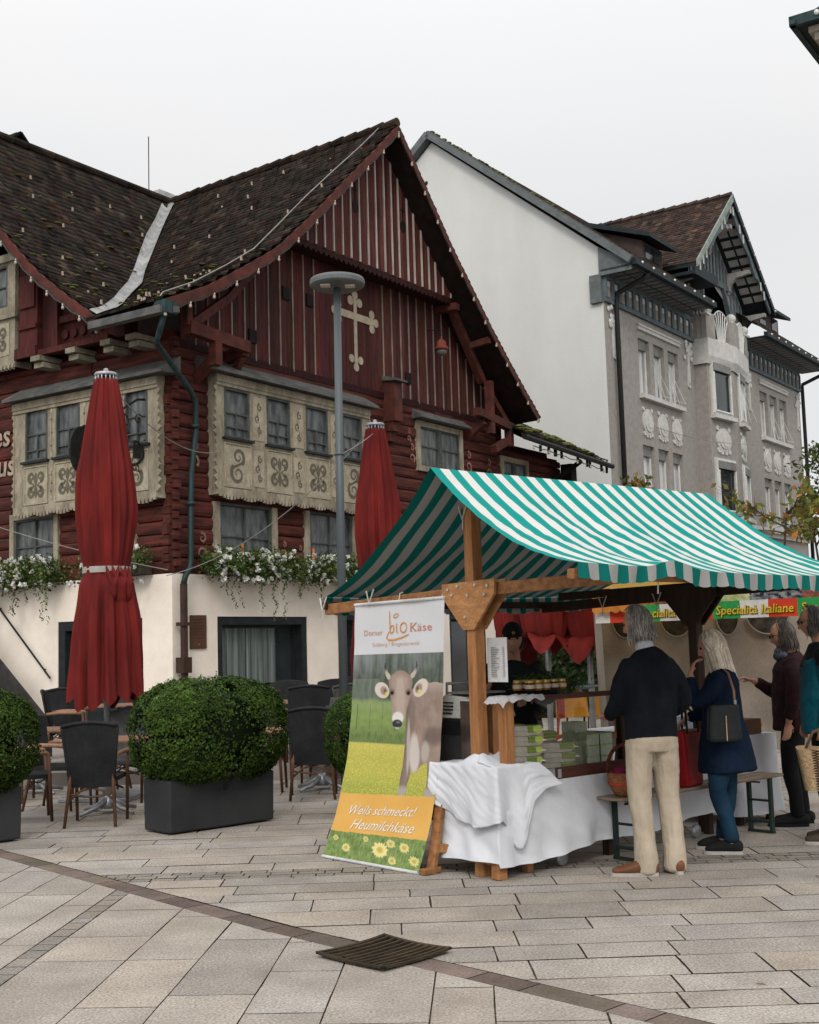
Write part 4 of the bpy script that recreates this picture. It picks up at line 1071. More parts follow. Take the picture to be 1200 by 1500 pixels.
for u, n in ((6.68, .45), (8.38, .62), (10.3, .35)): bn.ball((u, n, 12.1), .17, n=10, m=7); bn.box(u-.3, u+.3, n-.08, n+.12, 11.9, 11.97)
bn.build('balcony_ball', STUC, gb)
rl = MB(FA)
def fan(u0, n0, u1, n1):
    for i in range(7):
        t = i/6; tt = .5+(t-.5)*1.0; b = .5+(t-.5)*.45
        P = lambda k, z: (u0+(u1-u0)*k, n0+(n1-n0)*k, z)
        rl.tube([P(b, 11.14), P(.5+(t-.5)*.6, 11.5), P(tt, 11.95+.22*sin(t*pi))], .02, 5)
    rl.tube([(u0+(u1-u0)*i/8, n0+(n1-n0)*i/8, 11.92+.26*sin(pi*i/8)) for i in range(9)], .022, 5); rl.tube([(u0, n0, 11.16), (u1, n1, 11.16)], .02, 5)
fan(6.95, .55, 7.95, .66); fan(8.8, .66, 10.1, .44)
rl.build('balcony_railing', WINW, gb)
# the gable house front
PK, ZP = 8.12, 16.1
gl = lambda u: ZP-abs(u-PK)*(.88)
gw = MB(FA)
gw.add([(6.45, 0, 11.05), (7.45, 0, 11.05), (7.45, 0, 13.0), (7.75, 0, 13.45), (8.6, 0, 13.45), (9.5, 0, 13.1), (9.85, 0, 12.4), (9.85, 0, 11.05), (11.3, 0, 11.05), (11.3, 0, gl(11.3)-.15), (PK, 0, ZP-.15), (6.45, 0, gl(6.45)-.15)], [(0, 1, 2, 11), (2, 3, 10, 11), (3, 4, 10), (4, 5, 9, 10), (5, 6, 8, 9), (6, 7, 8)])
gw.build('gable_wall', M('grey boarded gable', (.29, .275, .26), (.22, .21, .2), 5), gb)
ins = MB(FA); ins.box(7.3, 9.9, -2.2, -2.1, 11.0, 13.6); ins.box(7.25, 7.35, -2.1, -.02, 11, 13.6); ins.box(9.86, 9.95, -2.1, -.02, 11, 13.6); ins.box(7.3, 9.9, -2.1, -.02, 13.5, 13.6); ins.build('loggia', M('dark loggia', (.012, .014, .015), bump=0), gb)
gs = MB(FA)
for i in range(17):
    u = 6.55+i*.3
    if 7.4 < u < 9.9: z0 = 13.6
    else: z0 = 11.1
    z1 = gl(u)-.3
    if z1 > z0+.1: gs.box(u-.055, u+.055, 0, .05, z0, z1)
gs.beam((7.0, .05, 13.55), (10.2, .05, 13.55), .1, .2); gs.beam((7.4, .05, 11.1), (7.4, .05, 13.1), .1, .14, (0, 1, 0)); gs.beam((9.9, .05, 11.1), (9.9, .05, 12.6), .1, .14, (0, 1, 0)); gs.beam((7.4, .05, 13.05), (7.8, .05, 13.55), .1, .14, (0, 1, 0)); gs.beam((9.9, .05, 12.5), (9.3, .05, 13.5), .1, .16, (0, 1, 0))
gs.build('gable_stile', BLUEG, gb)
# dormer gable roof with overhang and verge
NO = 1.0
zr = lambda u: ZP+.1-abs(u-PK)*(.885)
dg = MB()
for s, ue in ((-1, 4.66), (1, 11.72)):
    dg.add([(PK, -NO, zr(PK)), (ue, -NO, zr(ue)), (ue, 4.5, zr(ue)), (PK, 4.5, zr(PK)), (PK, -NO, zr(PK)-.14), (ue, -NO, zr(ue)-.14), (ue, 4.5, zr(ue)-.14), (PK, 4.5, zr(PK)-.14)], [(0, 1, 2, 3), (4, 7, 6, 5), (0, 4, 5, 1), (1, 5, 6, 2)])
dgo = dg.build('gable_roof', DARKB, gb)
t = MB(); n = 30
for i in range(n):
    f0, f1 = i/n, (i+1)/n; y = -NO-.02
    while y < 4.4:
        xa, xb = PK-(PK-4.64)*f0, PK-(PK-4.64)*f1
        tile(t, (xa, y, zr(xa)), (xa, y+.2, zr(xa)), (xb, y+.2, zr(xb)), (xb, y, zr(xb)), 1); y += .205
for i in range(n):
    f0, f1 = i/n, (i+1)/n
    for k in range(4):
        xa, xb = PK+(11.74-PK)*f0, PK+(11.74-PK)*f1; y = -NO-.02+k*.2; tile(t, (xa, y, zr(xa)), (xa, y+.2, zr(xa)), (xb, y+.2, zr(xb)), (xb, y, zr(xb)), 1)
y = -NO
while y < 4.4: t.col = (R(.9, 1.4),)*3; t.tube([(PK, y, zr(PK)+.05), (PK, y+.42, zr(PK)+.03)], [.11, .09], 7); y += .4
t.build('roof_tiles', TILE_B, dgo)
v = MB(FA)
v.hexa([(4.6, NO, zr(4.66)-.2), (PK, NO, ZP-.1), (PK, NO+.05, ZP-.1), (4.6, NO+.05, zr(4.66)-.2), (4.6, NO, zr(4.66)+.02), (PK, NO, ZP+.16), (PK, NO+.05, ZP+.16), (4.6, NO+.05, zr(4.66)+.02)])
v.build('verge_board', VERD, dgo)
v = MB(FA)
v.hexa([(11.76, NO, zr(11.72)-.2), (PK, NO, ZP-.1), (PK, NO+.05, ZP-.1), (11.76, NO+.05, zr(11.72)-.2), (11.76, NO, zr(11.72)+.02), (PK, NO, ZP+.16), (PK, NO+.05, ZP+.16), (11.76, NO+.05, zr(11.72)+.02)])
v.build('verge_board', DARKB, dgo)
# deep front arch (blue) behind the verge and coffered soffit
fr = MB(FA)
def arch_z(u): 
    t = abs(u-PK); return gl(u)-.30-.20*abs(sin(t*2.1))
for i in range(24):
    a, b = 4.9+i*.275, 4.9+(i+1)*.275
    fr.hexa([(a, NO-.1, arch_z(a) if 6 < a < 10.4 else gl(a)-.28), (b, NO-.1, arch_z(b) if 6 < b < 10.4 else gl(b)-.28), (b, NO-.04, arch_z(b) if 6 < b < 10.4 else gl(b)-.28), (a, NO-.04, arch_z(a) if 6 < a < 10.4 else gl(a)-.28), (a, NO-.1, zr(a)-.12), (b, NO-.1, zr(b)-.12), (b, NO-.04, zr(b)-.12), (a, NO-.04, zr(a)-.12)])
fr.build('front_arch', BLUEG, gb)
cw = MB(FA)
for i in range(11):
    for (n0, n1) in ((.12, .45), (.52, .86)):
        for s in (-1, 1):
            a = PK+s*(.5+i*.3); b = a+s*.2
            if a > 11.3 or a < 5: continue
            cw.quad((a, n0, zr(a)-.155), (b, n0, zr(b)-.155), (b, n1, zr(b)-.155), (a, n1, zr(a)-.155))
cw.build('soffit_panel', M('white soffit coffer', (.48, .47, .45), (.38, .37, .36)), dgo)
wt = MB(FA)
for u in (8.0, 8.25, 7.4, 7.1, 8.8, 9.1, 10.6, 10.9, 5.3, 5.6, 5.0): wt.box(u-.05, u+.05, NO-.04, NO-.025, gl(u)-.42, gl(u)-.12)
wt.build('white_inlay', STUC, gb)
br = MB(FA)
def bracket(u, z, s=1):
    pts = [(0, 0), (0, -.75), (.07, -.72), (.14, -.42), (.35, -.2), (.85, -.12), (.85, 0)]
    br.add([(u-.09, n, z+dz*s) for n, dz in pts]+[(u+.09, n, z+dz*s) for n, dz in pts], [tuple(range(7)), tuple(range(13, 6, -1))]+[(i, (i+1) % 7, 7+(i+1) % 7, 7+i) for i in range(7)])
bracket(9.9, 14.1); bracket(11.25, 12.85); bracket(5.1, 12.9); bracket(5.6, 12.95); bracket(8.3, 15.3, 1.2); bracket(7.9, 15.2, 1.2)
br.build('gable_bracket', M('pale grey bracket', (.3, .29, .28), (.22, .215, .21)), gb)
ck = MB(FA); ck.box(4.6, 6.5, .0, .9, 12.75, 12.85); ck.box(4.6, 6.5, .9, .96, 12.72, 13.05); ck.box(5.6, 6.5, 0, .05, 11.9, 12.75); ck.build('side_eave', DARKB, gb)
# shed dormers left and right
def shed(x0, x1):
    s = MB(); s.hexa([(x0, -.1, 12.9), (x1, -.1, 12.9), (x1, 1.5, 13.9), (x0, 1.5, 13.9), (x0, -.1, 13.45), (x1, -.1, 13.45), (x1, 1.5, 14.1), (x0, 1.5, 14.1)]); s.build('shed_dormer', M('brown boarding', (.07, .05, .045)) if 'brown boarding' not in bpy.data.materials else bpy.data.materials['brown boarding'], gb)
    s = MB(); s.hexa([(x0-.3, -.5, 13.42), (x1+.3, -.5, 13.42), (x1+.3, 1.7, 14.2), (x0-.3, 1.7, 14.2), (x0-.3, -.5, 13.54), (x1+.3, -.5, 13.54), (x1+.3, 1.7, 14.35), (x0-.3, 1.7, 14.35)]); s.build('shed_roof', DARKB, gb)
    s = MB(FA); s.box(x0+.2, x0+.8, .1, .13, 12.95, 13.35); s.box(x1-.8, x1-.2, .1, .13, 12.95, 13.35); s.build('pane', GLASS_D, gb)
shed(2.6, 4.1); shed(12.6, 14.9)
# downpipes
for (u, ue, name) in ((.6, .6, 0), (17.35, 17.6, 1)):
    m = MB(FA); m.tube([(u+.3 if not name else ue, 1.02, 11.9), (u+.2 if not name else ue, .9, 11.7), (u, .14, 11.35), (u, .12, 11.0), (u, .12, 0)], .075, 8); m.build('downpipe', IRON, gb, smooth=True)
light = empty('light_string', GF.o, GF.rz, 'string of small white bulbs along the eaves of the grey building', 'light string', 'bulb strings on the grey building')
bulb0 = None
def gbulb(p, root):
    global bulb0
    if bulb0 is None:
        q = MB(); q.ball((0, 0, 0), .038, n=6, m=5); bulb0 = q.build('bulb', M('white small bulb', (.7, .68, .64), bump=0), root); b = bulb0
    else: b = bulb0.copy(); COL.objects.link(b); b.parent = root
    b.location = p
for i in range(8): gbulb((.2+i*.75, -1.15, 11.98), light)
for i in range(9): gbulb((10.9+i*.75, -1.15, 11.98), light)
l2 = empty('light_string', GF.o, GF.rz, 'string of small white bulbs down the right slope of the balcony gable', 'light string', 'bulb strings on the grey building')
for i in range(8): gbulb((PK+.4+i*.45, -NO-.08, zr(PK+.4+i*.45)-.08), l2)

# ------------------------------------------------------------------ corner of a building at the top right
CF = Frame(5.44, 16, 34)
cbld = empty('corner_building', CF.o, CF.rz, 'eave corner of a cream building cutting into the top right of the view', 'building')
m = MB(); m.box(0, 9, -9, 0, 9.78, 9.86); m.hexa([(0, -9, 9.86), (9, -9, 9.86), (9, 0, 9.86), (0, 0, 9.86), (.8, -8, 10.6), (9, -8, 10.6), (9, -.8, 10.6), (.8, -.8, 10.6)]); m.build('roof', DARKB, cbld)
m = MB(); m.box(-.08, 0, -9, .08, 9.76, 9.9); m.box(-.08, 9, 0, .08, 9.76, 9.9); m.box(-.14, -.08, -.02, .06, 9.76, 9.82); m.build('gutter', COPPER, cbld)
CRM = M('cream stone moulding', (.42, .38, .31), (.33, .3, .25), 5)
for k, (a, z0, z1) in enumerate(((.12, 9.70, 9.78), (.18, 9.60, 9.70), (.25, 9.55, 9.60), (.29, 9.30, 9.55), (.55, 0, 9.30))):
    m = MB(); m.box(a, 8.9, -8.9, -a, z0, z1); m.build('moulding' if k < 4 else 'wall', CRM, cbld)
for i in range(3):
    gbulb((-.1, -.3-i*.75, 9.84), cbld)
# ------------------------------------------------------------------ street lamp
lp = empty('street_lamp', (-.855, 15, 0), 0, 'grey street lamp post with a flat round disc head in front of the gable', 'street lamp')
POLE = M('blue grey painted pole', (.105, .12, .128), (.07, .082, .088), 1.5, (6, 6, .3), rough=.45, metal=.2, bump=.05)
m = MB(); m.tube([(0, 0, 0), (.01, 0, 3), (.035, 0, 6.02)], [.055, .05, .045], 20); m.tube([(.017, 0, 3.93), (.017, 0, 3.95)], .062, 14); m.build('post', POLE, lp, smooth=True)
LH = M('lamp head grey', (.13, .14, .14), (.09, .095, .1), 3, rough=.5)
m = MB(); m.lathe(.04, 0, [(.1, 6.03), (.31, 6.04), (.34, 6.06), (.345, 6.11), (.33, 6.14), (.1, 6.17)], 32); m.build('lamp_head', LH, lp, smooth=False, bevel=.006)
for (x, y) in ((-.1, -.13), (.2, -.08)):
    m = MB(); m.box(x-.06, x+.06, y-.05, y+.05, 6.015, 6.036); m.build('light_panel', M('warm lamp lens', (.6, .55, .45), bump=0) if 'warm lamp lens' not in bpy.data.materials else bpy.data.materials['warm lamp lens'], lp)

# ------------------------------------------------------------------ closed red parasols
REDF = M('red parasol fabric', (.15, .014, .012), (.075, .009, .008), 2, (2, 2, .5), rough=.85, bump=.06, grain=.08, bscale=90)
def parasol(name, loc, label, H=4.7, rmax=.33, zb=.95, seed=1, rtop=.115, tie=True, group=None, warm=1, NFx=13):
    random.seed(seed); o = empty(name, loc, R(0, 6), label, 'parasol', group)
    NF = NFx; ph = [R(-.25, .25) for _ in range(NF)]; dz = [R(-.08, .1)*(1 if NFx > 10 else 3) for _ in range(NF)]
    ztie = H*.53
    prof = []; K = 46
    for i in range(K+1):
        z = zb+(H-.05-zb)*i/K
        if z > ztie: t = (z-ztie)/(H-ztie); r = lerp(t, [(0, rmax*.76), (.12, rmax*.9), (.3, rmax), (.5, rmax*.93), (.75, rmax*.66), (1, rtop)])
        else: t = (ztie-z)/(ztie-zb); r = lerp(t, [(0, rmax*.74), (.1, rmax*.92), (.4, rmax*1.08), (1, rmax*1.2)])
        prof.append((r, z))
    def mod(r, z, th, i):
        k = th*NF/(2*pi); a = k % 1; idx = int(k) % NF
        amp = .16 if z > ztie else .26*min(1, .3+(ztie-z)*1.2)
        if abs(z-ztie) < .04: amp = .07
        fold = (abs(sin(pi*(a+ph[idx]*.15*sin(z*2)))) ** .7 - .6)*amp
        fold += .05*sin(th*23+z*1.5)*min(1, abs(z-ztie)*2)+.10*noise.noise(Vector((cos(th)*1.6, sin(th)*1.6, z*1.3+seed)))+.04*noise.noise(Vector((cos(th)*5, sin(th)*5, z*3)))
        zz = z
        if i < 10: zz = z+(dz[idx]+.10*(1 if NFx > 10 else 2.2)*(abs(a-.5)*2)**1.5)*(1-i/10.)
        return r*(1+fold), zz
    m = MB(); m.lathe(0, 0, prof, 144, mod, cap=False); m.build('canopy', REDF, o, smooth=True)
    m = MB(); m.tube([(0, 0, 0), (0, 0, H)], .035, 12); m.tube([(0, 0, .0), (0, 0, .5)], .05, 12); m.build('pole', STEEL, o, smooth=True)
    m = MB(); m.box(-.4, .4, -.4, .4, 0, .05); m.build('base_plate', STEEL, o, bevel=.01)
    m = MB(); m.lathe(0, 0, [(rtop*1.1, H-.01), (rtop*1.15, H+.01), (rtop*1.05, H+.03), (.03, H+.045), (.025, H+.08), (.0, H+.09)], 24)
    for k in range(16): a = 2*pi*k/16; m.tube([(rtop*1.02*cos(a), rtop*1.02*sin(a), H+.01), (rtop*1.05*cos(a), rtop*1.05*sin(a), H-.09)], .009, 4)
    m.build('crown', STEEL, o, smooth=True)
    if tie:
        m = MB(); m.lathe(0, 0, [(rmax*.845, ztie-.035), (rmax*.845, ztie+.035)], 40, cap=False); m.build('tie_strap', M('grey strap', (.36, .34, .32), rough=.8, bump=0) if 'grey strap' not in bpy.data.materials else bpy.data.materials['grey strap'], o, smooth=True)
        # loose bow of gathered fabric below the strap
        m = MB()
        for q, (a0, s) in enumerate(((-2.5, 1), (-2.2, 1.25), (-1.9, 1))):
            def lobe(u, v, a0=a0, s=s):
                aa = a0+(u-.5)*.55*s; rr = rmax*(.86+.32*sin(pi*v)*sin(pi*u)+.05*sin(9*v)); return (rr*cos(aa), rr*sin(aa), ztie-.02-.30*s*v+.06*cos(pi*2*u))
            m.grid(lobe, 12, 10)
        m.build('fabric_bow', REDF, o, smooth=True)
    random.seed(7*seed+3)
    return o
parasol('closed_parasol', (-3.45, 14, 0), 'large closed red parasol tied with a grey strap, left, standing among the chairs', 4.78, .315, 1.0, 4)
parasol('closed_parasol', (-.445, 17, 0), 'closed red parasol just right of the street lamp post', 4.64, .30, 1.1, 9)
parasol('closed_parasol', (1.53, 14.2, 0), 'shorter closed red parasol behind the stall, nearer the vendor', 3.0, .30, 1.32, 12, .1, False, None, 1, 6)
parasol('closed_parasol', (1.98, 14.0, 0), 'shorter closed red parasol behind the stall, beside the beige tarpaulin', 3.0, .26, 1.3, 21, .1, False, None, 1, 5)
parasol('closed_parasol', (1.25, 14.6, 0), 'closed red parasol directly behind the vendor', 3.0, .28, 1.38, 15, .1, False, None, 1, 6)

# ------------------------------------------------------------------ cables across the terrace
def cable(p, q, sag, r, label):
    P = []; p, q = Vector(p), Vector(q)
    for i in range(17): t = i/16; v = p.lerp(q, t); v.z -= sag*4*t*(1-t); P.append(v)
    m = MB(); m.tube(P, r, 5); o = m.build('cable', WIRE, None); tag(o, label, 'cable'); return o
cable((-3.35, 14, 4.6), (-3.2, 20.8, 4.95),   .25, .007, 'thin pale cable from the left parasol top to the house corner')
cable((-.5, 17, 4.6), (-3.9, 19.7, 2.8), .35, .007, 'thin pale cable sagging from the second parasol to the white wall corner')
cable((-.8, 15, 3.95), (-.45, 17, 4.55), .02, .006, 'short pale cable between lamp post and second parasol')
cable((-9.5, 19.4, 4.9), (-3.9, 19.8, 2.9), .2, .007, 'thin cable running across the left facade to the corner')
cable((6.3, 31, 6.9), (9.8, 33.4, 6.75), .15, .009, 'thin cable from the mossy roof end to the grey building')

# ------------------------------------------------------------------ planters with clipped box
PLM = M('anthracite planter', (.035, .037, .038), (.025, .026, .028), 2, rough=.55, bump=.1, bscale=120, grain=.15)
LEAF_BOX = LEAFM('box leaves', (.05, .095, .016), (.018, .04, .008), .25)
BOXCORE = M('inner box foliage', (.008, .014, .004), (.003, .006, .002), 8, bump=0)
STEM = M('twig', (.06, .045, .03), rough=.9)
def leaf(mb, p, n, s, asp=.55):
    a = Vector((R(-1, 1), R(-1, 1), R(-1, 1))); t = n.cross(a)
    if t.length < 1e-3: return
    t.normalize(); b = n.cross(t); t *= s; b *= s*asp
    mb.add([p-t, p-b+t*.1, p+t, p+b+t*.1], [(0, 1, 2, 3)])
def bush_mesh(name, a, b, c, nleaf, parent, z0, ls=.014):
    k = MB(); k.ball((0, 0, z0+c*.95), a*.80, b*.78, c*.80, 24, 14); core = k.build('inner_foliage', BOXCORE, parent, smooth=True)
    m = MB()
    clumps = []
    for _ in range(620):
        z = R(-.92, 1); th = R(0, 2*pi); r = sqrt(1-z*z); e = .62
        # squarish rounded loaf
        d = Vector((r*cos(th), r*sin(th), z)); q = Vector([math.copysign(abs(x)**e, x) for x in d]); 
        q = q/max((abs(q.x)**2.6+abs(q.y)**2.6+abs(q.z)**2.6)**(1/2.6), 1e-6)
        clumps.append((q, d, R(.70, 1.3)))
    for i in range(nleaf):
        if random.random() < .25:
            q, d, br = random.choice(clumps); off = Vector((R(-1, 1), R(-1, 1), R(-1, 1)))*.06
        else:
            z_ = R(-.92, 1); th = R(0, 2*pi); r_ = sqrt(1-z_*z_); d = Vector((r_*cos(th), r_*sin(th), z_)); q = Vector([math.copysign(abs(x)**.62, x) for x in d])
            q = q/max((abs(q.x)**2.6+abs(q.y)**2.6+abs(q.z)**2.6)**(1/2.6), 1e-6); br = .95+.75*noise.noise(q*9)+.3*noise.noise(q*23); off = Vector((0, 0, 0))
        bump_ = 1+.03*noise.noise(q*3.2)+.028*noise.noise(q*9)+.02*noise.noise(q*22)
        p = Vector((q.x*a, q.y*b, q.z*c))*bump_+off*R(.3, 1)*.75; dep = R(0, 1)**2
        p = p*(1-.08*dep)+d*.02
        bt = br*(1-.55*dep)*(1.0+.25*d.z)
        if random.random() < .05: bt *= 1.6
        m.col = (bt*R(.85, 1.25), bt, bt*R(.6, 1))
        leaf(m, p+Vector((0, 0, z0+c*.95)), (d+Vector((R(-.8, .8), R(-.8, .8), R(-.5, .9)))).normalized(), ls*R(.7, 1.25))
    m.build(name, LEAF_BOX, parent); 
    s = MB()
    for _ in range(24):
        th = R(0, 2*pi); s.tube([(a*.3*cos(th), b*.3*sin(th), z0-.05), (a*.8*cos(th), b*.75*sin(th), z0+c*R(.1, .5))], .006, 4)
    s.build('stem', STEM, parent)
PF = Frame(0, 0, 46.8)
def planter(x, y, label, L_=1.14, Wd=.44, h=.47, sc=1, rz=PF.rz):
    o = empty('planter', (x, y, 0), rz, label, 'planter', 'clipped box hedges in dark planters'); o.scale = (sc, sc, sc)
    b = MB(); L2, W2 = L_/2, Wd/2
    b.hexa([(-L2+.006, -W2+.006, .015), (L2-.006, -W2+.006, .015), (L2-.006, W2-.006, .015), (-L2+.006, W2-.006, .015), (-L2, -W2, h), (L2, -W2, h), (L2, W2, h), (-L2, W2, h)]); b.build('tub', PLM, o, bevel=.018)
    b = MB(); b.box(-L2+.05, L2-.05, -W2+.05, W2-.05, h-.02, h+.012); b.build('soil', M('soil', (.03, .02, .014)) if 'soil' not in bpy.data.materials else bpy.data.materials['soil'], o)
    b = MB(); b.box(.0, .035, -W2-.008, -W2+.01, h-.13, h-.07); b.build('plug', IRON, o)
    return o
pc = Vector((-2.17, 11.01))+Vector(PF.dx)*.57+Vector(PF.dy)*.22
P1 = planter(pc.x, pc.y, 'long dark planter with a full clipped box hedge, centre, in front of the chairs')
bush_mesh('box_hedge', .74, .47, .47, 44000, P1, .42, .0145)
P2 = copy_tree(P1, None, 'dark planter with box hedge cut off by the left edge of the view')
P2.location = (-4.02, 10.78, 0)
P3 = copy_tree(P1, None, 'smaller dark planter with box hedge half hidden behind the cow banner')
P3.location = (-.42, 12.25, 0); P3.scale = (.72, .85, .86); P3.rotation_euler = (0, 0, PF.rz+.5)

# ------------------------------------------------------------------ flower boxes on the white wall
GER = LEAFM('geranium leaves', (.10, .15, .035), (.04, .075, .018), .3); PET = M('white petals', (.72, .72, .68), (.6, .6, .55), 20, rough=.8, bump=0, trans=.2); YLEAF = LEAFM('variegated leaves', (.30, .32, .12), (.16, .18, .06), .3)
def flower_box(frame_fn, u0, u1, label, seed, dens=1.):
    random.seed(seed); o = empty('flower_box', HF.o, HF.rz, label, 'flower box', 'window boxes along the white wall'); m = MB(frame_fn)
    m.box(u0+.1, u1-.1, .1, .34, 2.86, 3.0); m.build('box', M('green brown trough', (.05, .045, .035)) if 'green brown trough' not in bpy.data.materials else bpy.data.materials['green brown trough'], o)
    L_ = u1-u0; m = MB(); y = MB(); mid = [(R(u0, u1), R(.12, .48), R(2.86, 3.2)) for _ in range(int(26*L_))]
    for i in range(int(2300*L_*dens)):
        c = random.choice(mid); u = c[0]+random.gauss(0, .09); n = max(.08, c[1]+random.gauss(0, .07)); z = c[2]+random.gauss(0, .08)
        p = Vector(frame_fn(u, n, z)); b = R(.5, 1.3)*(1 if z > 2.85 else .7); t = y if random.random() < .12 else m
        t.col = (b, b, b); leaf(t, p, Vector((R(-1, 1), R(-1, 1), R(0, 1))).normalized(), R(.018, .036), .7)
    for _ in range(int(5*L_)):        # trailing stems
        u, n = R(u0+.1, u1-.1), R(.3, .42); ln = R(.25, .85); z = 2.9
        for k in range(int(ln*70)):
            z = 2.9-ln*(k/(ln*70)); p = Vector(frame_fn(u+.05*sin(k*.2)+random.gauss(0, .018), n+random.gauss(0, .02), z)); b = R(.5, 1.2); t = y if random.random() < .25 else m
            t.col = (b, b, b); leaf(t, p, Vector((R(-1, 1), R(-1, 1), R(-.3, 1))).normalized(), R(.014, .028), .7)
    m.build('foliage', GER, o); y.build('variegated_foliage', YLEAF, o)
    f = MB()
    for _ in range(int(46*L_*dens)):
        c = (R(u0, u1), R(.3, .52), R(2.74, 3.3)); rr = R(.025, .05)
        for k in range(16):
            p = Vector(frame_fn(*c))+Vector((R(-1, 1), R(-1, 1), R(-1, 1)))*rr*.8; leaf(f, p, Vector((R(-1, 1), R(-1, 1), R(-.2, 1))).normalized(), R(.02, .032), .9)
    f.build('blossoms', PET, o)
    return o
flower_box(FA, .55, 2.6, 'window box of trailing white geraniums left of the street lamp', 3)
flower_box(FA, 2.75, 5.2, 'window box of trailing white geraniums behind the street lamp', 4, .9)
flower_box(FB, 2.45, 4.6, 'window box of white geraniums at the left edge of the white wall', 5, .9)
flower_box(FB, .25, 1.9, 'sparse window box of white geraniums behind the left parasol', 6, .4)
random.seed(99)

# ------------------------------------------------------------------ terrace tables and chairs
m = MB(); m.box(-9, .45, 15.35, 30, -.01, .168); tag(m.build('terrace_deck', M('terrace slab', (.30, .27, .24), (.2, .18, .16), 2, bump=.3)), kind='structure')
WOV = M('dark woven wicker', (.03, .03, .032), (.014, .014, .015), 3, (1, 1, 1), rough=.7, bump=.5, bscale=160, grain=.5)
WOVG = M('grey woven wicker', (.10, .10, .10), (.05, .05, .05), 3, rough=.7, bump=.5, bscale=160, grain=.5)
CANE = M('brown cane frame', (.13, .065, .038), (.06, .03, .02), 3, (3, 3, 1), rough=.5, bump=.15)
ARMW = M('light brown arm rest', (.32, .18, .11), (.2, .11, .07), 5, rough=.5, bump=.1)
def make_chair(wov):
    o = empty('terrace_chair', (0, 0, 0), 0)      # faces +y, back rest on the -y side
    m = MB(); m.grid(lambda u, v: (-.23+.46*u, -.2+.44*v, .45-.012*sin(pi*u)*sin(pi*v)), 6, 6); m.grid(lambda u, v: (-.23+.46*u, -.2+.44*v, .41), 1, 1)
    for a, b in (((-.23, -.2), (.23, -.2)), ((.23, -.2), (.23, .24)), ((.23, .24), (-.23, .24)), ((-.23, .24), (-.23, -.2))): m.quad((*a, .41), (*b, .41), (*b, .452), (*a, .452))
    m.build('seat', wov, o)
    m = MB()
    def back(u, v):
        x = (u-.5)*(.40+.12*v); zt = .93+.035*cos((u-.5)*pi) if v > .99 else .93; z = .36+(zt-.36)*v; y = -.21-.10*v-.035*cos((u-.5)*pi)
        return (x, y, z)
    m.grid(back, 10, 12); m.grid(lambda u, v: (lambda p: (p[0], p[1]+.022, p[2]))(back(u, v)), 10, 12)
    m.build('backrest', wov, o, smooth=True)
    m = MB(); m.tube([back(i/10, 1) for i in range(11)], .017, 8); m.tube([back(0, i/8) for i in range(9)], .014, 8); m.tube([back(1, i/8) for i in range(9)], .014, 8); m.build('back_frame', wov, o, smooth=True)
    for s in (-1, 1):
        m = MB(); m.tube([(s*.20, -.215, .5), (s*.205, -.23, .36), (s*.235, -.30, 0)], [.018, .018, .015], 8); m.build('leg', CANE, o, smooth=True)
        m = MB(); m.tube([(s*.25, .20, .66), (s*.245, .22, .4), (s*.24, .24, 0)], [.016, .018, .015], 8); m.build('leg', CANE, o, smooth=True)
        m = MB(); m.tube([(s*.235, -.26, .66), (s*.27, -.1, .675), (s*.275, .1, .67), (s*.25, .2, .65)], [.018, .022, .022, .018], 8, flat=.8); m.build('armrest', ARMW, o, smooth=True)
    m = MB(); m.tube([(-.21, -.24, .24), (-.1, -.225, .33), (0, -.22, .355), (.1, -.225, .33), (.21, -.24, .24)], .011, 6); m.tube([(-.2, -.235, .3), (0, -.235, .27), (.2, -.235, .3)], .009, 6)
    m.tube([(-.21, .22, .3), (0, .22, .38), (.21, .22, .3)], .01, 6); m.build('stretcher', CANE, o, smooth=True)
    return o
CHG = 'wicker chairs on the tavern terrace'
cd_ = make_chair(WOV); cg_ = make_chair(WOVG); used = {0: 0, 1: 0}
def chair(x, y, deg, label, kind=0, z=0):
    src = (cd_, cg_)[kind]
    z = z or (.17 if y > 15.5 else 0); o = src if not used[kind] else copy_tree(src)
    used[kind] = 1; o.location = (x, y, z); o.rotation_euler = (0, 0, radians(deg)); tag(o, label, 'chair', CHG)
TTOP = M('brown slatted table top', (.26, .15, .10), (.16, .09, .06), 3, (1, 9, 1), rough=.5, bump=.2)
def make_table():
    o = empty('terrace_table', (0, 0, 0))
    m = MB(); m.box(-.37, .37, -.37, .37, .715, .742); m.build('tabletop', TTOP, o, bevel=.006)
    m = MB(); m.tube([(0, 0, .08), (0, 0, .715)], .03, 12); m.lathe(0, 0, [(.09, .05), (.06, .12), (.032, .2)], 12); m.build('pedestal', STEEL, o, smooth=True)
    for k in range(4):
        a = pi/4+k*pi/2; m = MB(); m.tube([(.03*cos(a), .03*sin(a), .13), (.18*cos(a), .18*sin(a), .06), (.36*cos(a), .36*sin(a), .02)], [.035, .026, .016], 8); m.build('foot', STEEL, o, smooth=True)
    return o
tb_ = make_table(); tu = 0
def table(x, y, deg, label):
    global tu
    o = tb_ if not tu else copy_tree(tb_)
    tu = 1; o.location = (x, y, .17 if y > 15.5 else 0); o.rotation_euler = (0, 0, radians(deg)); tag(o, label, 'table', 'square pedestal tables on the terrace')
table(-3.12, 12.72, 10, 'terrace table nearest the front, between the left and centre planters')
chair(-3.05, 11.98, 2, 'dark wicker chair with its back to us between the left and centre planters')
chair(-3.85, 12.35, -70, 'dark wicker chair seen from the side just right of the left planter')
chair(-2.45, 12.75, 92, 'dark wicker chair partly hidden behind the centre box hedge on its left side')
chair(-3.18, 13.7, 178, 'grey wicker chair facing us behind the front table at left', 1)
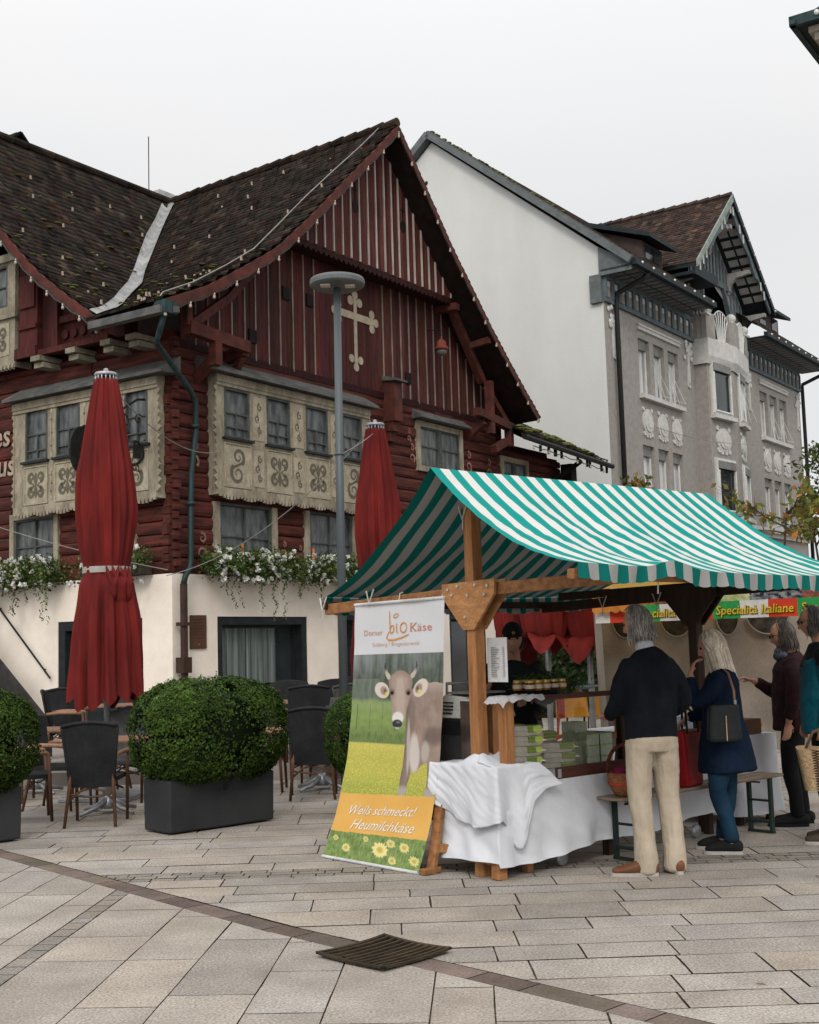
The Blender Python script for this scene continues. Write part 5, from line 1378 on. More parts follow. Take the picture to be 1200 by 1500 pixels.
chair(-3.75, 13.2, -100, 'dark wicker chair half hidden behind the side-on chair at left')
table(-4.45, 14.7, 5, 'terrace table behind the left hedge')
chair(-4.55, 13.95, 5, 'grey wicker chair whose pale back shows above the left hedge', 1)
chair(-3.72, 14.75, 85, 'dark wicker chair turned left behind the left hedge')
chair(-5.15, 15.4, 190, 'dark wicker chair whose back rises at the far left below the stair')
table(-4.0, 16.9, 0, 'far terrace table in front of the dark doorway')
chair(-3.3, 16.7, 80, 'dark wicker chair side-on left of the red parasol foot')
chair(-4.6, 16.6, -80, 'dark wicker chair far left near the doorway')
table(-1.08, 14.25, 8, 'terrace table just right of the centre hedge')
chair(-1.12, 13.55, 3, 'dark wicker chair with its back to us right of the centre hedge')
chair(-.42, 14.2, 88, 'dark wicker chair behind the small hedge beside the banner')
chair(-1.75, 14.3, -90, 'dark wicker chair peeking out right of the centre hedge')
chair(-1.1, 15.05, 175, 'grey wicker chair facing us behind the chair beside the banner', 1)
table(-1.6, 16.4, 0, 'terrace table in the second row under the curtained window')
chair(-2.0, 15.7, 5, 'grey wicker chair below the curtained window, top of its back lit', 1)
chair(-1.05, 16.6, 90, 'dark wicker chair in the second row, turned left')
chair(-2.2, 16.9, -85, 'dark wicker chair in the second row behind the centre hedge')
table(-.6, 17.9, 12, 'farthest terrace table beside the ochre door post')
chair(-1.05, 18.2, 160, 'dark wicker chair far back against the white wall')
chair(-1.0, 17.3, 200, 'dark wicker chair stacked close to the one against the white wall')
chair(-.45, 17.15, 5, 'dark wicker chair at the foot of the ochre door post')
chair(-.35, 16.0, 20, 'grey wicker chair touching the left side of the banner', 1)
chair(-2.95, 18.1, 170, 'dark wicker chair far back showing over the centre hedge')

chair(-1.75, 17.4, 185, 'dark wicker chair against the wall under the brown menu plaque')
chair(-2.6, 17.2, 95, 'dark wicker chair in the back row left of centre, seen side-on')
chair(-.75, 15.75, 0, 'grey wicker chair with its back to us just left of the banner', 1)
chair(-1.35, 15.6, 10, 'dark wicker chair with its back to us in the second row')
chair(-4.9, 17.6, 10, 'dark wicker chair at the far left in front of the stair')
chair(-5.3, 14.3, -20, 'dark wicker chair above the left hedge at the edge of the view')
chair(-2.7, 15.0, 200, 'grey wicker chair facing us behind the centre hedge, left part', 1)
# ------------------------------------------------------------------ the striped cheese stall
SF = Frame(.44, 8.75, 49)
stall = empty('market_stall', SF.o, SF.rz, 'wooden market stall with green and white striped cloth roof', 'market stall')
def timber(name, p, q, w, h, parent=stall, mat=WOODH, bev=.006, up=(0, 0, 1)):
    m = MB(); m.beam(p, q, w, h, up); return m.build(name, mat, parent, bevel=bev)
for x in (0, 2.55):
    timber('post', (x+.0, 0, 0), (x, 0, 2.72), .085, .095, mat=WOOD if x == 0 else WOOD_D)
    mt = WOODH if x == 0 else WOOD_D  # far frame is the same wood, its shade put into a darker colour
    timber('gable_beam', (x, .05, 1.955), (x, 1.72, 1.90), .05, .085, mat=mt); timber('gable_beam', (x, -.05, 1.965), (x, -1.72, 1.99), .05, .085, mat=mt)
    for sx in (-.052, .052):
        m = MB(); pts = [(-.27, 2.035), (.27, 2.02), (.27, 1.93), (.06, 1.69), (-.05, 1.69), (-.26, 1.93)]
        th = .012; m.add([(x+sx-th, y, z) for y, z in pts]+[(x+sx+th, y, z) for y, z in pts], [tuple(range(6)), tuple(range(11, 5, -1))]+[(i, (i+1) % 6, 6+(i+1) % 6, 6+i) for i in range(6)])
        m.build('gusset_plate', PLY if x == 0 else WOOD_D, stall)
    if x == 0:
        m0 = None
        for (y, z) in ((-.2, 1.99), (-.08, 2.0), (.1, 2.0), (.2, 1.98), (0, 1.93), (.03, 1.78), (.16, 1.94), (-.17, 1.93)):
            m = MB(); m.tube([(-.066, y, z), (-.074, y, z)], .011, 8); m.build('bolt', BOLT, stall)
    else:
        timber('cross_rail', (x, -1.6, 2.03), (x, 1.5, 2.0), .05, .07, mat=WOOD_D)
timber('ridge_beam', (-.1, 0, 2.75), (2.75, 0, 2.75), .05, .08)
timber('eave_beam', (-.88, -1.69, 1.965), (2.3, -1.69, 1.945), .05, .06); timber('eave_beam', (-.05, 1.70, 1.93), (3.1, 1.70, 1.93), .05, .06, mat=WOOD_D)
# leaning trestle board and lower rails of the end frame
timber('trestle_leg', (-.02, .34, .72), (-.19, .335, 0), .075, .04); timber('trestle_leg', (.0, -.175, .45), (-.035, -.185, 0), .075, .085, up=(1, 0, 0)); timber('trestle_leg', (.30, -.13, .45), (.30, -.13, 0), .06, .06, up=(1, 0, 0))
timber('trestle_rail', (-.13, .33, .17), (.0, .22, .16), .04, .06); timber('trestle_rail', (-.03, -.15, .10), (.34, -.12, .10), .04, .06); timber('trestle_foot', (-.28, .33, .025), (-.12, .33, .025), .06, .04)
timber('trestle_rail', (-.02, .3, .14), (-.03, -.15, .11), .04, .05)
for s_ in (.62, 2.2):
    m = MB(); m.lathe(0, 0, [(.0, -.018), (.045, -.018), (.055, -.01), (.055, .01), (.045, .018), (0, .018)], 16); o = m.build('caster_wheel', STEEL, stall, smooth=True); o.location = (s_, -.16, .056); o.rotation_euler = (pi/2, 0, 0)
CANVAS = M('striped awning cloth', (1, 1, 1), (.93, .93, .93), 2.5, rough=.85, bump=.08, bscale=120, grain=.03, attr=True, trans=.03, detail=3)
PER = .174; NS = 37
def near_s(t): return -.38+(-.36*(t+1.67)/1.67+.36)*-1*0+(-.38-.0)*0+(t*.215 if t > 0 else t*.284)
def sagz(f, s, t): 
    k = (s+.4)/3.2
    w = .010*sin(s*7+f*5)*sin(pi*f)+.010*noise.noise(Vector((s*16-f*9, f*1.5, t)))*sin(pi*min(1, f*1.05))+.022*noise.noise(Vector((s*2.2, f*2.5, t)))*sin(pi*min(1, f*1.1))+.007*noise.noise(Vector((s*9+f*4, f*3, 3)))*sin(pi*f)
    return 2.815-.80*f-.50*f*(1-f)+w-.03*sin(pi*k)*f
def stripe(i): return (.0, .225, .195) if i % 2 == 0 else (.535, .53, .505)
SUB = 4
def tarp(sgn):
    def fn(u, v):
        t = sgn*1.74*v; s = near_s(t)+.0+u*(NS*PER/2)
        pull = .05*math.exp(-((s-.0)/.18)**2)*v**6 if sgn < 0 else 0
        return (s, t, sagz(v, s, t)+pull)
    m = MB(); m.grid(fn, NS*SUB, 28, lambda u, v: stripe(int(u*NS))); return m
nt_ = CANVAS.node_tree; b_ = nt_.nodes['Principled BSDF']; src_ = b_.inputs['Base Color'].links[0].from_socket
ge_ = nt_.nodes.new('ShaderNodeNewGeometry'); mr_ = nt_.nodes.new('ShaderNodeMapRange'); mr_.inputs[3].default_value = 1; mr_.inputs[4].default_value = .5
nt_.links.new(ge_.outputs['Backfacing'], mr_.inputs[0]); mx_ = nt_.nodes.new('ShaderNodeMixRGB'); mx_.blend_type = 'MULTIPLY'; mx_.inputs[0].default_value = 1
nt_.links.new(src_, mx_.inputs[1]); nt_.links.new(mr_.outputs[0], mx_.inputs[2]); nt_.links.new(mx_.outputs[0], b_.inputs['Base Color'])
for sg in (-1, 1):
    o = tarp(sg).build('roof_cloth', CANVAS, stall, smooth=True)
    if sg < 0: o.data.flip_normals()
def valance(sgn, h):
    m = MB(); t = sgn*1.745; L_ = NS*PER/2
    def fn(u, v):
        s = near_s(t)+u*L_; z = sagz(1, s, t)+(.05*math.exp(-(s/.18)**2) if sgn < 0 else 0); ph = (u*NS) % 1; hh = h*(.93+.07*sin(pi*ph)+.08*sin(s*9))
        return (s, t-sgn*.0+sgn*(.012*sin(u*NS*pi*.9)+.01*sin(u*31))*v, z-hh*v)
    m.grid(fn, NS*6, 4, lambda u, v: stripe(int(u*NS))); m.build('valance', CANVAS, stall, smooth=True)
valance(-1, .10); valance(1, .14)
ROPE = M('white rope', (.55, .53, .48), rough=.9, bump=0)
for p in ((0, .03, 2.5), (0, 1.1, 1.95), (0, -1.66, 1.96), (-.03, 1.66, 1.92), (2.5, .9, 1.9), (2.5, .3, 1.9)):
    m = MB(); m.tube([(p[0]-.05, p[1]-.04, p[2]+.08), (p[0]-.065, p[1]+.0, p[2]-.03), (p[0]-.05, p[1]+.05, p[2]+.07)], .006, 5); m.tube([(p[0]-.06, p[1], p[2]-.03), (p[0]-.055, p[1]+.01, p[2]-.10)], .005, 4); m.build('rope_tie', ROPE, stall)

# counter and cloths
ct = empty('stall_counter', SF.w(0, 0), SF.rz, 'long sales counter of the cheese stall covered to the front', 'counter')
m = MB(); m.box(.0, 2.55, -.18, .34, .52, .605); m.build('countertop', WOODH, ct)
for s_ in (1.2, 2.45):
    for t in (-.1, .3): m = MB(); m.box(s_-.03, s_+.03, t-.03, t+.03, 0, .52); m.build('leg', WOOD_D, ct)
m = MB(); m.box(-.04, .3, -.18, .34, .605, .735); m.build('end_shelf', WOODH, ct)
def skirt(u, v):
    # path: back of near end -> corner -> along the front
    L1, L2 = .575, 2.64; d = u*(L1+L2)
    if d < L1: t = .34-d; s = -.075; nx, ny = -1, 0; fr = d/L1
    else: s = -.075+(d-L1); t = -.235; nx, ny = 0, -1; fr = 1
    k = d
    zb = (.10+.02*sin(d*4) if d < L1 else .085+.10*min(1, (d-L1)/2.2)*1+.015*sin(d*5))
    z = .62+(zb-.62)*v
    fold = .018*sin(d*9+v*5*(1-.3*d))*v+.03*sin(d*2.6-v*3.2)*sin(pi*v)*.8+.02*sin(d*23)*v*v*.6+.03*v*v
    c = math.exp(-((d-L1)/.06)**2)
    fold += .022*noise.noise(Vector((d*3.1-v*1.2, v*2.2, 4)))*v+.012*noise.noise(Vector((d*8-v*5, v*3, 9)))
    return (s+nx*fold-(.0), t+ny*fold, z) if c < .01 else (s-fold*.5*c+nx*fold*(1-c), t-fold*.5*c+ny*fold*(1-c), z)
m = MB(); m.grid(skirt, 300, 44); m.grid(lambda u, v: (-.05+2.6*u, -.21+.55*v, .609), 8, 2)
tcl = m.build('tablecloth', CLOTH_W, None, smooth=True); tcl.location = SF.o; tcl.rotation_euler = (0, 0, SF.rz)
tag(tcl, 'long white cloth covering the front of the cheese stall counter down to the ground', 'tablecloth')
ZB = [(0, .50), (.12, .44), (.28, .36), (.42, .335), (.55, .36), (.64, .40), (.72, .33), (.775, .20), (.80, .19), (.83, .25), (.87, .50), (.93, .58), (1, .60)]
def drape(u, v):
    L1, L2 = .675, .42; d = u*(L1+L2)
    if d < L1: t = .42-d; s = -.095; nx, ny = -1, 0
    else: s = -.095+(d-L1); t = -.255; nx, ny = 0, -1
    c = math.exp(-((d-L1)/.07)**2)
    if v < .3:      # on top
        q = 1-v/.3; inn = .26*q; dist = sqrt((s-nx*inn-.0)**2+(t-ny*inn)**2)
        z = .756+.085*math.exp(-(dist/.10)**2)+.008*sin(d*17+q*6)*q+.012*noise.noise(Vector((s*12, t*12, q*3)))
        return (s-nx*inn*(1-c*.3), t-ny*inn*(1-c*.3), z)
    w = (v-.3)/.7; zb = lerp(u, ZB); z = .755+(zb-.755)*w
    fold = .02*sin(d*13+1)*w+.014*sin(d*29)*w*w+.02*w*(1-w)*1.4+.03*c*w+.05*math.exp(-((u-.80)/.05)**2)*w*sin(pi*w*.9)
    fold += .022*noise.noise(Vector((d*5-w*4, w*1.5, 1)))*w+.007*noise.noise(Vector((d*18-w*9, w*4, 6)))
    flare = .16*max(0, (u-.84)/.16)*w
    return (s+nx*fold-.6*fold*c*(1 if nx == 0 else 0)+flare, t+ny*fold-.6*fold*c*(1 if ny == 0 else 0)-flare*.3, z)
m = MB(); m.grid(drape, 120, 44); dcl = m.build('draped_cloth', CLOTH_W, None, smooth=True); dcl.location = SF.o; dcl.rotation_euler = (0, 0, SF.rz)
sm = dcl.modifiers.new('thick', 'SOLIDIFY'); sm.thickness = .005
tag(dcl, 'crumpled white cloth thrown over the near end of the counter round the post', 'cloth')

# display case
dc = empty('display_case', SF.w(0, 0), SF.rz, 'glass fronted display case with brown base on the cheese counter', 'display case')
BRN = M('red brown varnished wood', (.085, .032, .022), (.05, .018, .013), 3, (1, 6, 6), rough=.35, bump=.05)
GL = glass_mat('case glass', (.97, .98, .97), .05)
m = MB(); m.box(.03, .115, -.235, -.16, .61, 1.185); m.build('corner_post', WOOD, dc, bevel=.005)
m = MB(); m.box(1.28, 1.34, -.235, -.16, .61, 1.185); m.build('corner_post', WOOD_D, dc, bevel=.005)
m = MB(); m.box(.47, 1.34, -.232, -.205, .612, .70); m.build('base_rail', BRN, dc)
m = MB(); m.box(.115, .47, -.228, -.205, .612, .695); m.build('base_panel', M('grey white panel', (.4, .39, .37)), dc)
m = MB(); m.box(.42, .50, -.24, -.232, .615, .70); m.box(.53, .565, -.242, -.236, .63, .69); m.build('metal_bracket', STEEL, dc)
m = MB(); m.box(.30, 1.28, -.24, -.19, 1.18, 1.215); m.build('top_board', BRN, dc); m = MB(); m.quad((.07, -.19, 1.2), (1.28, -.19, 1.2), (1.28, .26, 1.2), (.07, .26, 1.2)); m.build('glass_top', GL, dc)
m = MB(); m.quad((.115, -.215, .70), (1.28, -.215, .70), (1.28, -.2, 1.185), (.115, -.2, 1.185)); m.quad((.07, -.16, .70), (.07, .26, .70), (.07, .26, 1.185), (.07, -.16, 1.185)); m.build('glass_front', GL, dc)
m = MB(); m.box(.08, 1.3, -.2, .25, .64, .655); m.build('shelf', M('off white shelf', (.35, .34, .32)), dc)
m = MB()
m.grid(lambda u, v: (-.03+.42*u, -.275+.20*v, 1.222+.012*noise.noise(Vector((u*7, v*6, 0)))+(-.045*max(0, 1-u*7)-.03*max(0, 1-v*8)+.008*sin(u*19)*max(0, 1-v*6))), 60, 24)
o = m.build('top_cloth', M('thin white cloth', (.74, .75, .78), rough=.9, bump=0, trans=.55), None, smooth=True); o.location = SF.o; o.rotation_euler = (0, 0, SF.rz); tag(o, 'small white cloth lying on top of the display case', 'cloth')
# egg cartons: each a thing
PULP = M('grey egg carton pulp', (.72, .66, .57), (.55, .50, .43), 8, rough=.95, bump=.3, bscale=120); LBL = M('green carton label', (.27, .35, .06), (.18, .26, .04), 5, rough=.5, bump=0)
def carton_proto():
    o = empty('egg_carton', (0, 0, 0), SF.rz)
    m = MB()
    def half(z0, z1, inset):
        def fn(u, v):
            a = u*2*pi; L_, W2 = .145, .055
            x = math.copysign(abs(cos(a))**.35, cos(a))*L_; y = math.copysign(abs(sin(a))**.35, sin(a))*W2
            k = 1-inset*v-.05*abs(sin(a*6+x*60))*v
            return (x*k, y*k, z0+(z1-z0)*v)
        m.grid(fn, 60, 3); m.add([fn(i/30, 1) for i in range(30)], [tuple(range(30))])
    half(.035, .068, .13); half(.035, .0, .16); m.tube([( -.15, -.058, .036), (.15, -.058, .036)], .003, 4); m.box(-.149, .149, -.058, .058, .033, .038)
    m.build('tray', PULP, o)
    m = MB(); m.box(.01, .12, -.0605, -.050, .022, .062); m.box(-.0, .12, -.05, .05, .066, .0695); m.build('label_sleeve', LBL, o)
    return o
ce = carton_proto(); cu_ = 0
def carton(s, t, z, rz, label):
    global cu_
    o = ce if not cu_ else copy_tree(ce); cu_ = 1
    x, y, _ = SF.w(s, t); o.location = (x, y, z); o.rotation_euler = (0, 0, SF.rz+rz-.35); tag(o, label, 'egg carton', 'egg cartons stacked in the display case')
ordn = ['lowest', 'second from the bottom', 'third from the bottom', 'fourth from the bottom', 'topmost']
for st_, (s, t, rz, n, wh) in enumerate(((.30, -.13, 0, 5, 'front stack next to the wooden post'), (.30, .02, .06, 5, 'middle stack behind the front one'), (.28, .16, -.05, 5, 'rear stack at the left end'), (.66, -.11, 0, 3, 'stack in the centre of the case'), (.66, .05, .04, 4, 'stack behind the centre one'))):
    for k in range(n): carton(s+R(-.01, .01), t+R(-.006, .006), .655+k*.071, rz+R(-.04, .04)+(pi if st_ in (2,) else 0), 'grey egg carton, %s of the %s' % (ordn[k] if k < n-1 else 'topmost', wh))
# plastic tubs and green boxes at the right of the case
for i, (s, t, n) in enumerate(((1.0, -.1, 3), (1.15, -.1, 3), (1.08, .08, 4))):
    for k in range(n):
        o = empty('cheese_box', SF.w(s, t, .656+k*.082), SF.rz+R(-.05, .05), 'pale green box, %s in the %s pile inside the case' % (['lowest', 'second', 'third', 'topmost'][k], ['left front', 'right front', 'rear'][i]), 'box', 'green boxes in the display case')
        m = MB(); m.box(-.068, .068, -.07, .07, 0, .08); m.build('box', M('pale green print', (.62, .68, .48), (.42, .50, .32), 12) if 'pale green print' not in bpy.data.materials else bpy.data.materials['pale green print'], o, bevel=.004)
        m = MB(); m.box(-.06, .06, -.0715, -.07, .02, .05); m.build('label', M('white label', (.6, .6, .56), bump=0) if 'white label' not in bpy.data.materials else bpy.data.materials['white label'], o)
# jars on top
LIDM = [M('golden lid', (.45, .32, .10), rough=.35, metal=.5, bump=0), M('honey jar', (.28, .10, .03), (.2, .07, .02), 5, rough=.2, bump=0), M('dark jam jar', (.07, .02, .02), rough=.2, bump=0), M('cream paper label', (.5, .42, .3), bump=0)]
for i in range(8):
    s, t = .42+.085*(i % 5), -.10+.12*(i//5)
    o = empty('preserve_jar', SF.w(s, t, 1.245), SF.rz, 'small preserve jar %s' % ['front row, far left, on the case', 'front row, second from left, on the case', 'front row, middle, on the case', 'front row, fourth from left, on the case', 'front row, far right, on the case', 'back row, left, on the case', 'back row, middle, on the case', 'back row, right, on the case'][i], 'jar', 'jars on the display case')
    m = MB(); m.lathe(0, 0, [(.033, 0), (.035, .01), (.035, .05), (.028, .058)], 12); m.build('jar', LIDM[1 if i % 3 else 2], o, smooth=True)
    m = MB(); m.lathe(0, 0, [(.032, .056), (.032, .072), (.029, .074)], 12); m.build('lid', LIDM[0], o); m = MB(); m.lathe(0, 0, [(.0358, .015), (.0358, .042)], 12, cap=False); m.build('label', LIDM[3], o)
m = MB(); HERB = LEAFM('herb sprigs', (.06, .10, .03), (.02, .04, .012), .2)
for i in range(1500):
    p = Vector((.86+random.gauss(0, .13), .12+random.gauss(0, .08), 1.24+abs(random.gauss(0, .045)))); b = R(.5, 1.3); m.col = (b, b, b); leaf(m, p, Vector((R(-1, 1), R(-1, 1), R(-1, 1))).normalized(), R(.015, .035), .25)
o = m.build('fir_bunch', HERB, None); o.location = SF.o; o.rotation_euler = (0, 0, SF.rz); tag(o, 'bunch of dark green sprigs lying behind the jars', 'greenery')
m = MB(); m.lathe(0, 0, [(.03, 0), (.09, .012), (.12, .03), (.115, .032), (.03, .008)], 20); o = m.build('plate', M('pale blue enamel', (.4, .47, .5), rough=.3, bump=0), None, smooth=True); o.location = SF.w(1.12, .0, 1.225); tag(o, 'pale blue plate at the right end of the display case top', 'plate')
# scale
sc_ = empty('shop_scale', SF.w(.34, .46), SF.rz, 'white electronic shop scale with glowing orange display', 'scale')
WPL = M('white plastic', (.5, .5, .47), (.42, .42, .39), 5, rough=.4, bump=.02)
m = MB(); m.hexa([(-.17, -.28, 1.05), (.22, -.28, 1.05), (.22, .26, 1.05), (-.17, .26, 1.05), (-.13, -.25, 1.19), (.20, -.25, 1.19), (.20, .12, 1.22), (-.13, .12, 1.22)]); m.build('housing', WPL, sc_, bevel=.008)
m = MB()
for i in range(4): m.box(-.172+.006*i, -.15, .0, .16, 1.085+i*.025, 1.093+i*.025)
m.build('vent_slot', IRON, sc_)
m = MB(); m.box(-.03, .19, -.288, -.262, 1.085, 1.165); m.build('display_frame', IRON, sc_)
m = MB(); m.box(-.02, .17, -.2905, -.289, 1.095, 1.155); m.build('display', M('orange display', (.25, .03, .01), emit=(1, .16, .05, .5), bump=0), sc_)
m = MB()
for i in range(3): x = .0+i*.055; m.box(x, x+.03, -.2925, -.291, 1.11, 1.118); m.box(x, x+.006, -.2925, -.291, 1.11, 1.14); m.box(x, x+.03, -.2925, -.291, 1.134, 1.14)
m.build('digit', M('lit digit', (.5, .1, .03), emit=(1, .35, .15, .8), bump=0), sc_)
m = MB(); m.box(-.12, .2, -.2, .1, 1.225, 1.24); m.tube([(-.1, .12, 1.22), (-.1, .12, 1.3), (.15, .12, 1.3), (.15, .12, 1.22)], .012, 8); m.build('weighing_tray', STEEL, sc_, bevel=.004)
cb2 = empty('dark_cabinet', SF.w(.36, .48), SF.rz, 'dark cabinet under the shop scale', 'cabinet')
m = MB(); m.box(-.22, .2, -.24, .25, .3, 1.045); m.build('body', M('black cabinet', (.012, .012, .013), rough=.5), cb2, bevel=.01)
m = MB(); m.box(-.225, -.221, -.22, .2, .62, .93); m.build('door_panel', M('charcoal panel', (.03, .031, .033), rough=.4), cb2)
m = MB(); m.tube([(.2, -.25, 1.05), (.18, -.26, .98), (.1, -.25, .93), (.06, -.25, .85), (.07, -.25, .7)], .006, 6); m.build('power_lead', WIRE, cb2)
# price list pinned behind the post
pr = empty('price_list', SF.w(.10, -.10, 1.47), SF.rz, 'white printed price list hanging beside the near post', 'sign')
m = MB(); m.grid(lambda u, v: (.0+.012*sin(u*3), -.105+.2*u, -.15+.31*v), 6, 2); m.build('sheet', M('white paper', (.62, .62, .62), (.56, .56, .57), 3, bump=0), pr)
m = MB()
for i in range(17):
    z = .09-i*.0125; m.box(-.004, -.001, .0+.06-R(.04, .09), .055, z, z+.004); m.box(-.004, -.001, -.075, -.06, z, z+.004)
m.build('print', M('grey print', (.2, .2, .2), bump=0), pr)
# blue bag and black crate under the table end
bg_ = MB(); bg_.hexa([(.1, .15, .12), (.3, .15, .12), (.3, .4, .12), (.1, .4, .12), (.12, .17, .3), (.28, .17, .3), (.28, .38, .32), (.12, .38, .32)])
o = bg_.build('cool_bag', M('blue nylon', (.01, .05, .10), (.006, .03, .06), 5, rough=.5), None, bevel=.02); o.location = SF.o; o.rotation_euler = (0, 0, SF.rz); tag(o, 'dark blue bag on the ground under the counter end behind the banner', 'bag')

# ------------------------------------------------------------------ the cow banner
ban = empty('cheese_banner', SF.w(0, 0), SF.rz, 'tall advertising banner with a grey brown cow hanging from the stall beam', 'banner')
def BN(u, v, off=0):    # u 0..1 left to right, v 0..1 top to bottom
    tl_, tr_ = 1.27+.215*v**1.25, .235+.14*v; zt = 1.905+.01*u
    kick = -.07-.205*max(0, (v-.35)/.65)**2.4
    z = zt*(1-v)+.012
    cv = .012*sin(pi*u)*(1-v)+.006*noise.noise(Vector((u*3, v*9, 0)))
    return (kick+cv-off, tl_+(tr_-tl_)*u, z)
def sm(a, b, x): t = max(0., min(1., (x-a)/(b-a))); return t*t*(3-2*t)
def mix(a, b, t): return tuple(a[i]*(1-t)+b[i]*t for i in range(3))
def nz(x, y, s=0, o=3): 
    v = 0; a = 1; n = 0
    for i in range(o): v += a*noise.noise(Vector((x, y, s))); n += a; x *= 2.1; y *= 2.1; a *= .5
    return v/n
ASP = 1.06/1.92        # width over height
def inside(poly, u, v):
    c = False; n = len(poly); j = n-1
    for i in range(n):
        (xi, yi), (xj, yj) = poly[i], poly[j]
        if (yi > v) != (yj > v) and u < (xj-xi)*(v-yi)/(yj-yi)+xi: c = not c
        j = i
    return c
BODY = [(.62, .40), (.66, .345), (.73, .318), (.80, .310), (.86, .316), (.93, .312), (1.02, .322), (1.02, .60), (.985, .67), (.975, .745), (.885, .745), (.895, .67), (.87, .612), (.82, .625), (.76, .655), (.72, .648), (.70, .70), (.695, .745), (.615, .745), (.62, .66), (.625, .58), (.615, .50)]
HEAD = [(.405, .300), (.44, .286), (.485, .272), (.53, .268), (.575, .270), (.62, .282), (.672, .296), (.668, .325), (.658, .365), (.635, .40), (.61, .435), (.592, .465), (.572, .486), (.54, .495), (.505, .492), (.475, .478), (.462, .45), (.455, .415), (.44, .375), (.418, .335)]
def ell(u, v, cu, cv, ru, rv, rot_=0):
    x, y = (u-cu)*ASP, v-cv; c_, s_ = cos(rot_), sin(rot_); x, y = x*c_+y*s_, -x*s_+y*c_
    return (x/(ru*ASP))**2+(y/rv)**2
def blob(e, soft=.35): return sm(1+soft, 1-soft, e)
def paint(u, v):
    X, Y = u*ASP*10, v*10
    if v < .203: return (.60, .60, .62)
    if v < .745+(.5-u)*.022:
        tree = .385+.02*nz(X*1.2, 3)-.035*sm(.5, 1, u)
        n1 = nz(X*5, Y*2.2, 1); base = mix((.045, .058, .05), (.12, .145, .10), max(0, min(1, .5+1.3*n1)))
        fog = sm(.33, .21, v)*(.35+.8*nz(X*2.6, .6, 4)); trees = mix(base, (.34, .37, .39), max(0, min(.85, fog*(1.15-u*.7))))
        if u < .3 and v > .3: trees = mix(trees, (.22, .26, .22), .4)
        mead = mix((.17, .25, .07), (.26, .34, .12), .5+.8*nz(X*3, Y*5, 2)); mead = mix(mead, (.06, .10, .04), sm(.47, .535, v)*(.35+.9*abs(nz(X*7, Y*2.4, 6)))); mead = mix(mead, (.30, .36, .20), sm(.45, .40, v)*.35)
        if abs((u*7) % 1-.5) < .03 and v > .4 and v < .50: mead = mix(mead, (.07, .08, .06), .6)
        c = mix(trees, mead, sm(tree-.012, tree+.012, v))
        fld = mix((.50, .43, .08), (.36, .39, .09), .5+1.1*nz(X*9, Y*22, 3)); fld = mix(fld, (.52, .47, .12), sm(.61, .565, v)*.8); fld = mix(fld, (.24, .31, .06), sm(.64, .74, v)*.55*(1+nz(X*8, Y*20, 7)))
        if nz(X*26, Y*40, 9, 2) > .22: fld = mix(fld, (.72, .60, .12), .8)
        c = mix(c, fld, sm(.549, .556, v))
        if inside(BODY, u, v):
            f = max(0, min(1, .5+.9*nz(X*1.8, Y*1.5, 5)+.35*nz(X*9, Y*3, 15))); b = mix((.235, .165, .13), (.36, .275, .235), f)
            b = mix(b, (.46, .38, .33), sm(.36, .312, v)*.7*sm(.7, .9, u)); b = mix(b, (.10, .075, .065), blob(ell(u, v, .93, .515, .10, .035), .8)*.6)
            b = mix(b, (.13, .095, .08), sm(.665, .625, u)*.55); b = mix(b, (.17, .13, .11), sm(.60, .66, v)*.45); b = mix(b, (.14, .10, .085), blob(ell(u, v, .66, .44, .06, .07), .6)*.55)
            b = mix(b, (.60, .55, .50), blob(ell(u, v, .735, .585, .052, .075, -.15), .5)*.85); b = mix(b, (.58, .52, .47), blob(ell(u, v, .845, .575, .04, .04), .5)*.5)
            b = mix(b, (.50, .46, .42), blob(ell(u, v, .665, .56, .018, .10, -.1), .6)*.7)
            if v > .695: b = mix(b, (.50, .47, .44), .55*sm(.695, .72, v))
            c = b
        for eu, ev, ro, s in ((.338, .345, .25, 1), (.762, .335, -.5, -1)):
            e = ell(u, v, eu, ev, .085, .031, ro)
            if e < 1.05:
                ec = mix((.70, .64, .57), (.56, .49, .42), nz(X*20, Y*20, 3)+.5); ec = mix(ec, (.30, .215, .17), blob(ell(u, v, eu+s*.022, ev+.002, .042, .017, ro), .5)*.9); ec = mix(ec, (.12, .08, .065), blob(ell(u, v, eu+s*.034, ev+.002, .016, .008, ro), .5)*.8)
                ec = mix(ec, (.42, .34, .29), sm(.75, 1.05, e)*.5); c = mix(c, ec, sm(1.05, .92, e))
                if ell(u, v, eu+(.052 if s > 0 else -.012), ev+.016, .017, .010) < 1: c = (.62, .56, .14)
        if inside(HEAD, u, v):
            f = max(0, min(1, .5+.7*nz(X*3, Y*2.4, 8)+.3*nz(X*14, Y*8, 18))); h = mix((.32, .235, .19), (.43, .34, .29), f)
            cx = .535+.02*(v-.27)*5; h = mix(h, (.52, .44, .385), blob(ell(u, v, cx, .37, .05, .09), .8)*.5); h = mix(h, (.19, .135, .11), sm(.06, .11, abs(u-cx)-.0*(v))*.45); h = mix(h, (.25, .17, .13), sm(.305, .275, v)*.6)
            h = mix(h, (.72, .69, .64), blob(ell(u, v, .528, .452, .062, .024), .35)*.95); h = mix(h, (.04, .04, .045), blob(ell(u, v, .525, .474, .055, .0165), .3)); h = mix(h, (.22, .22, .24), blob(ell(u, v, .535, .468, .022, .004), .5)*.7)
            h = mix(h, (.55, .50, .46), blob(ell(u, v, .525, .492, .04, .006), .4)*.6)
            for eu in (.452, .632): h = mix(h, (.13, .09, .07), blob(ell(u, v, eu, .352, .032, .014), .5)*.6); h = mix(h, (.012, .01, .01), blob(ell(u, v, eu, .355, .018, .0075), .3))
            c = h
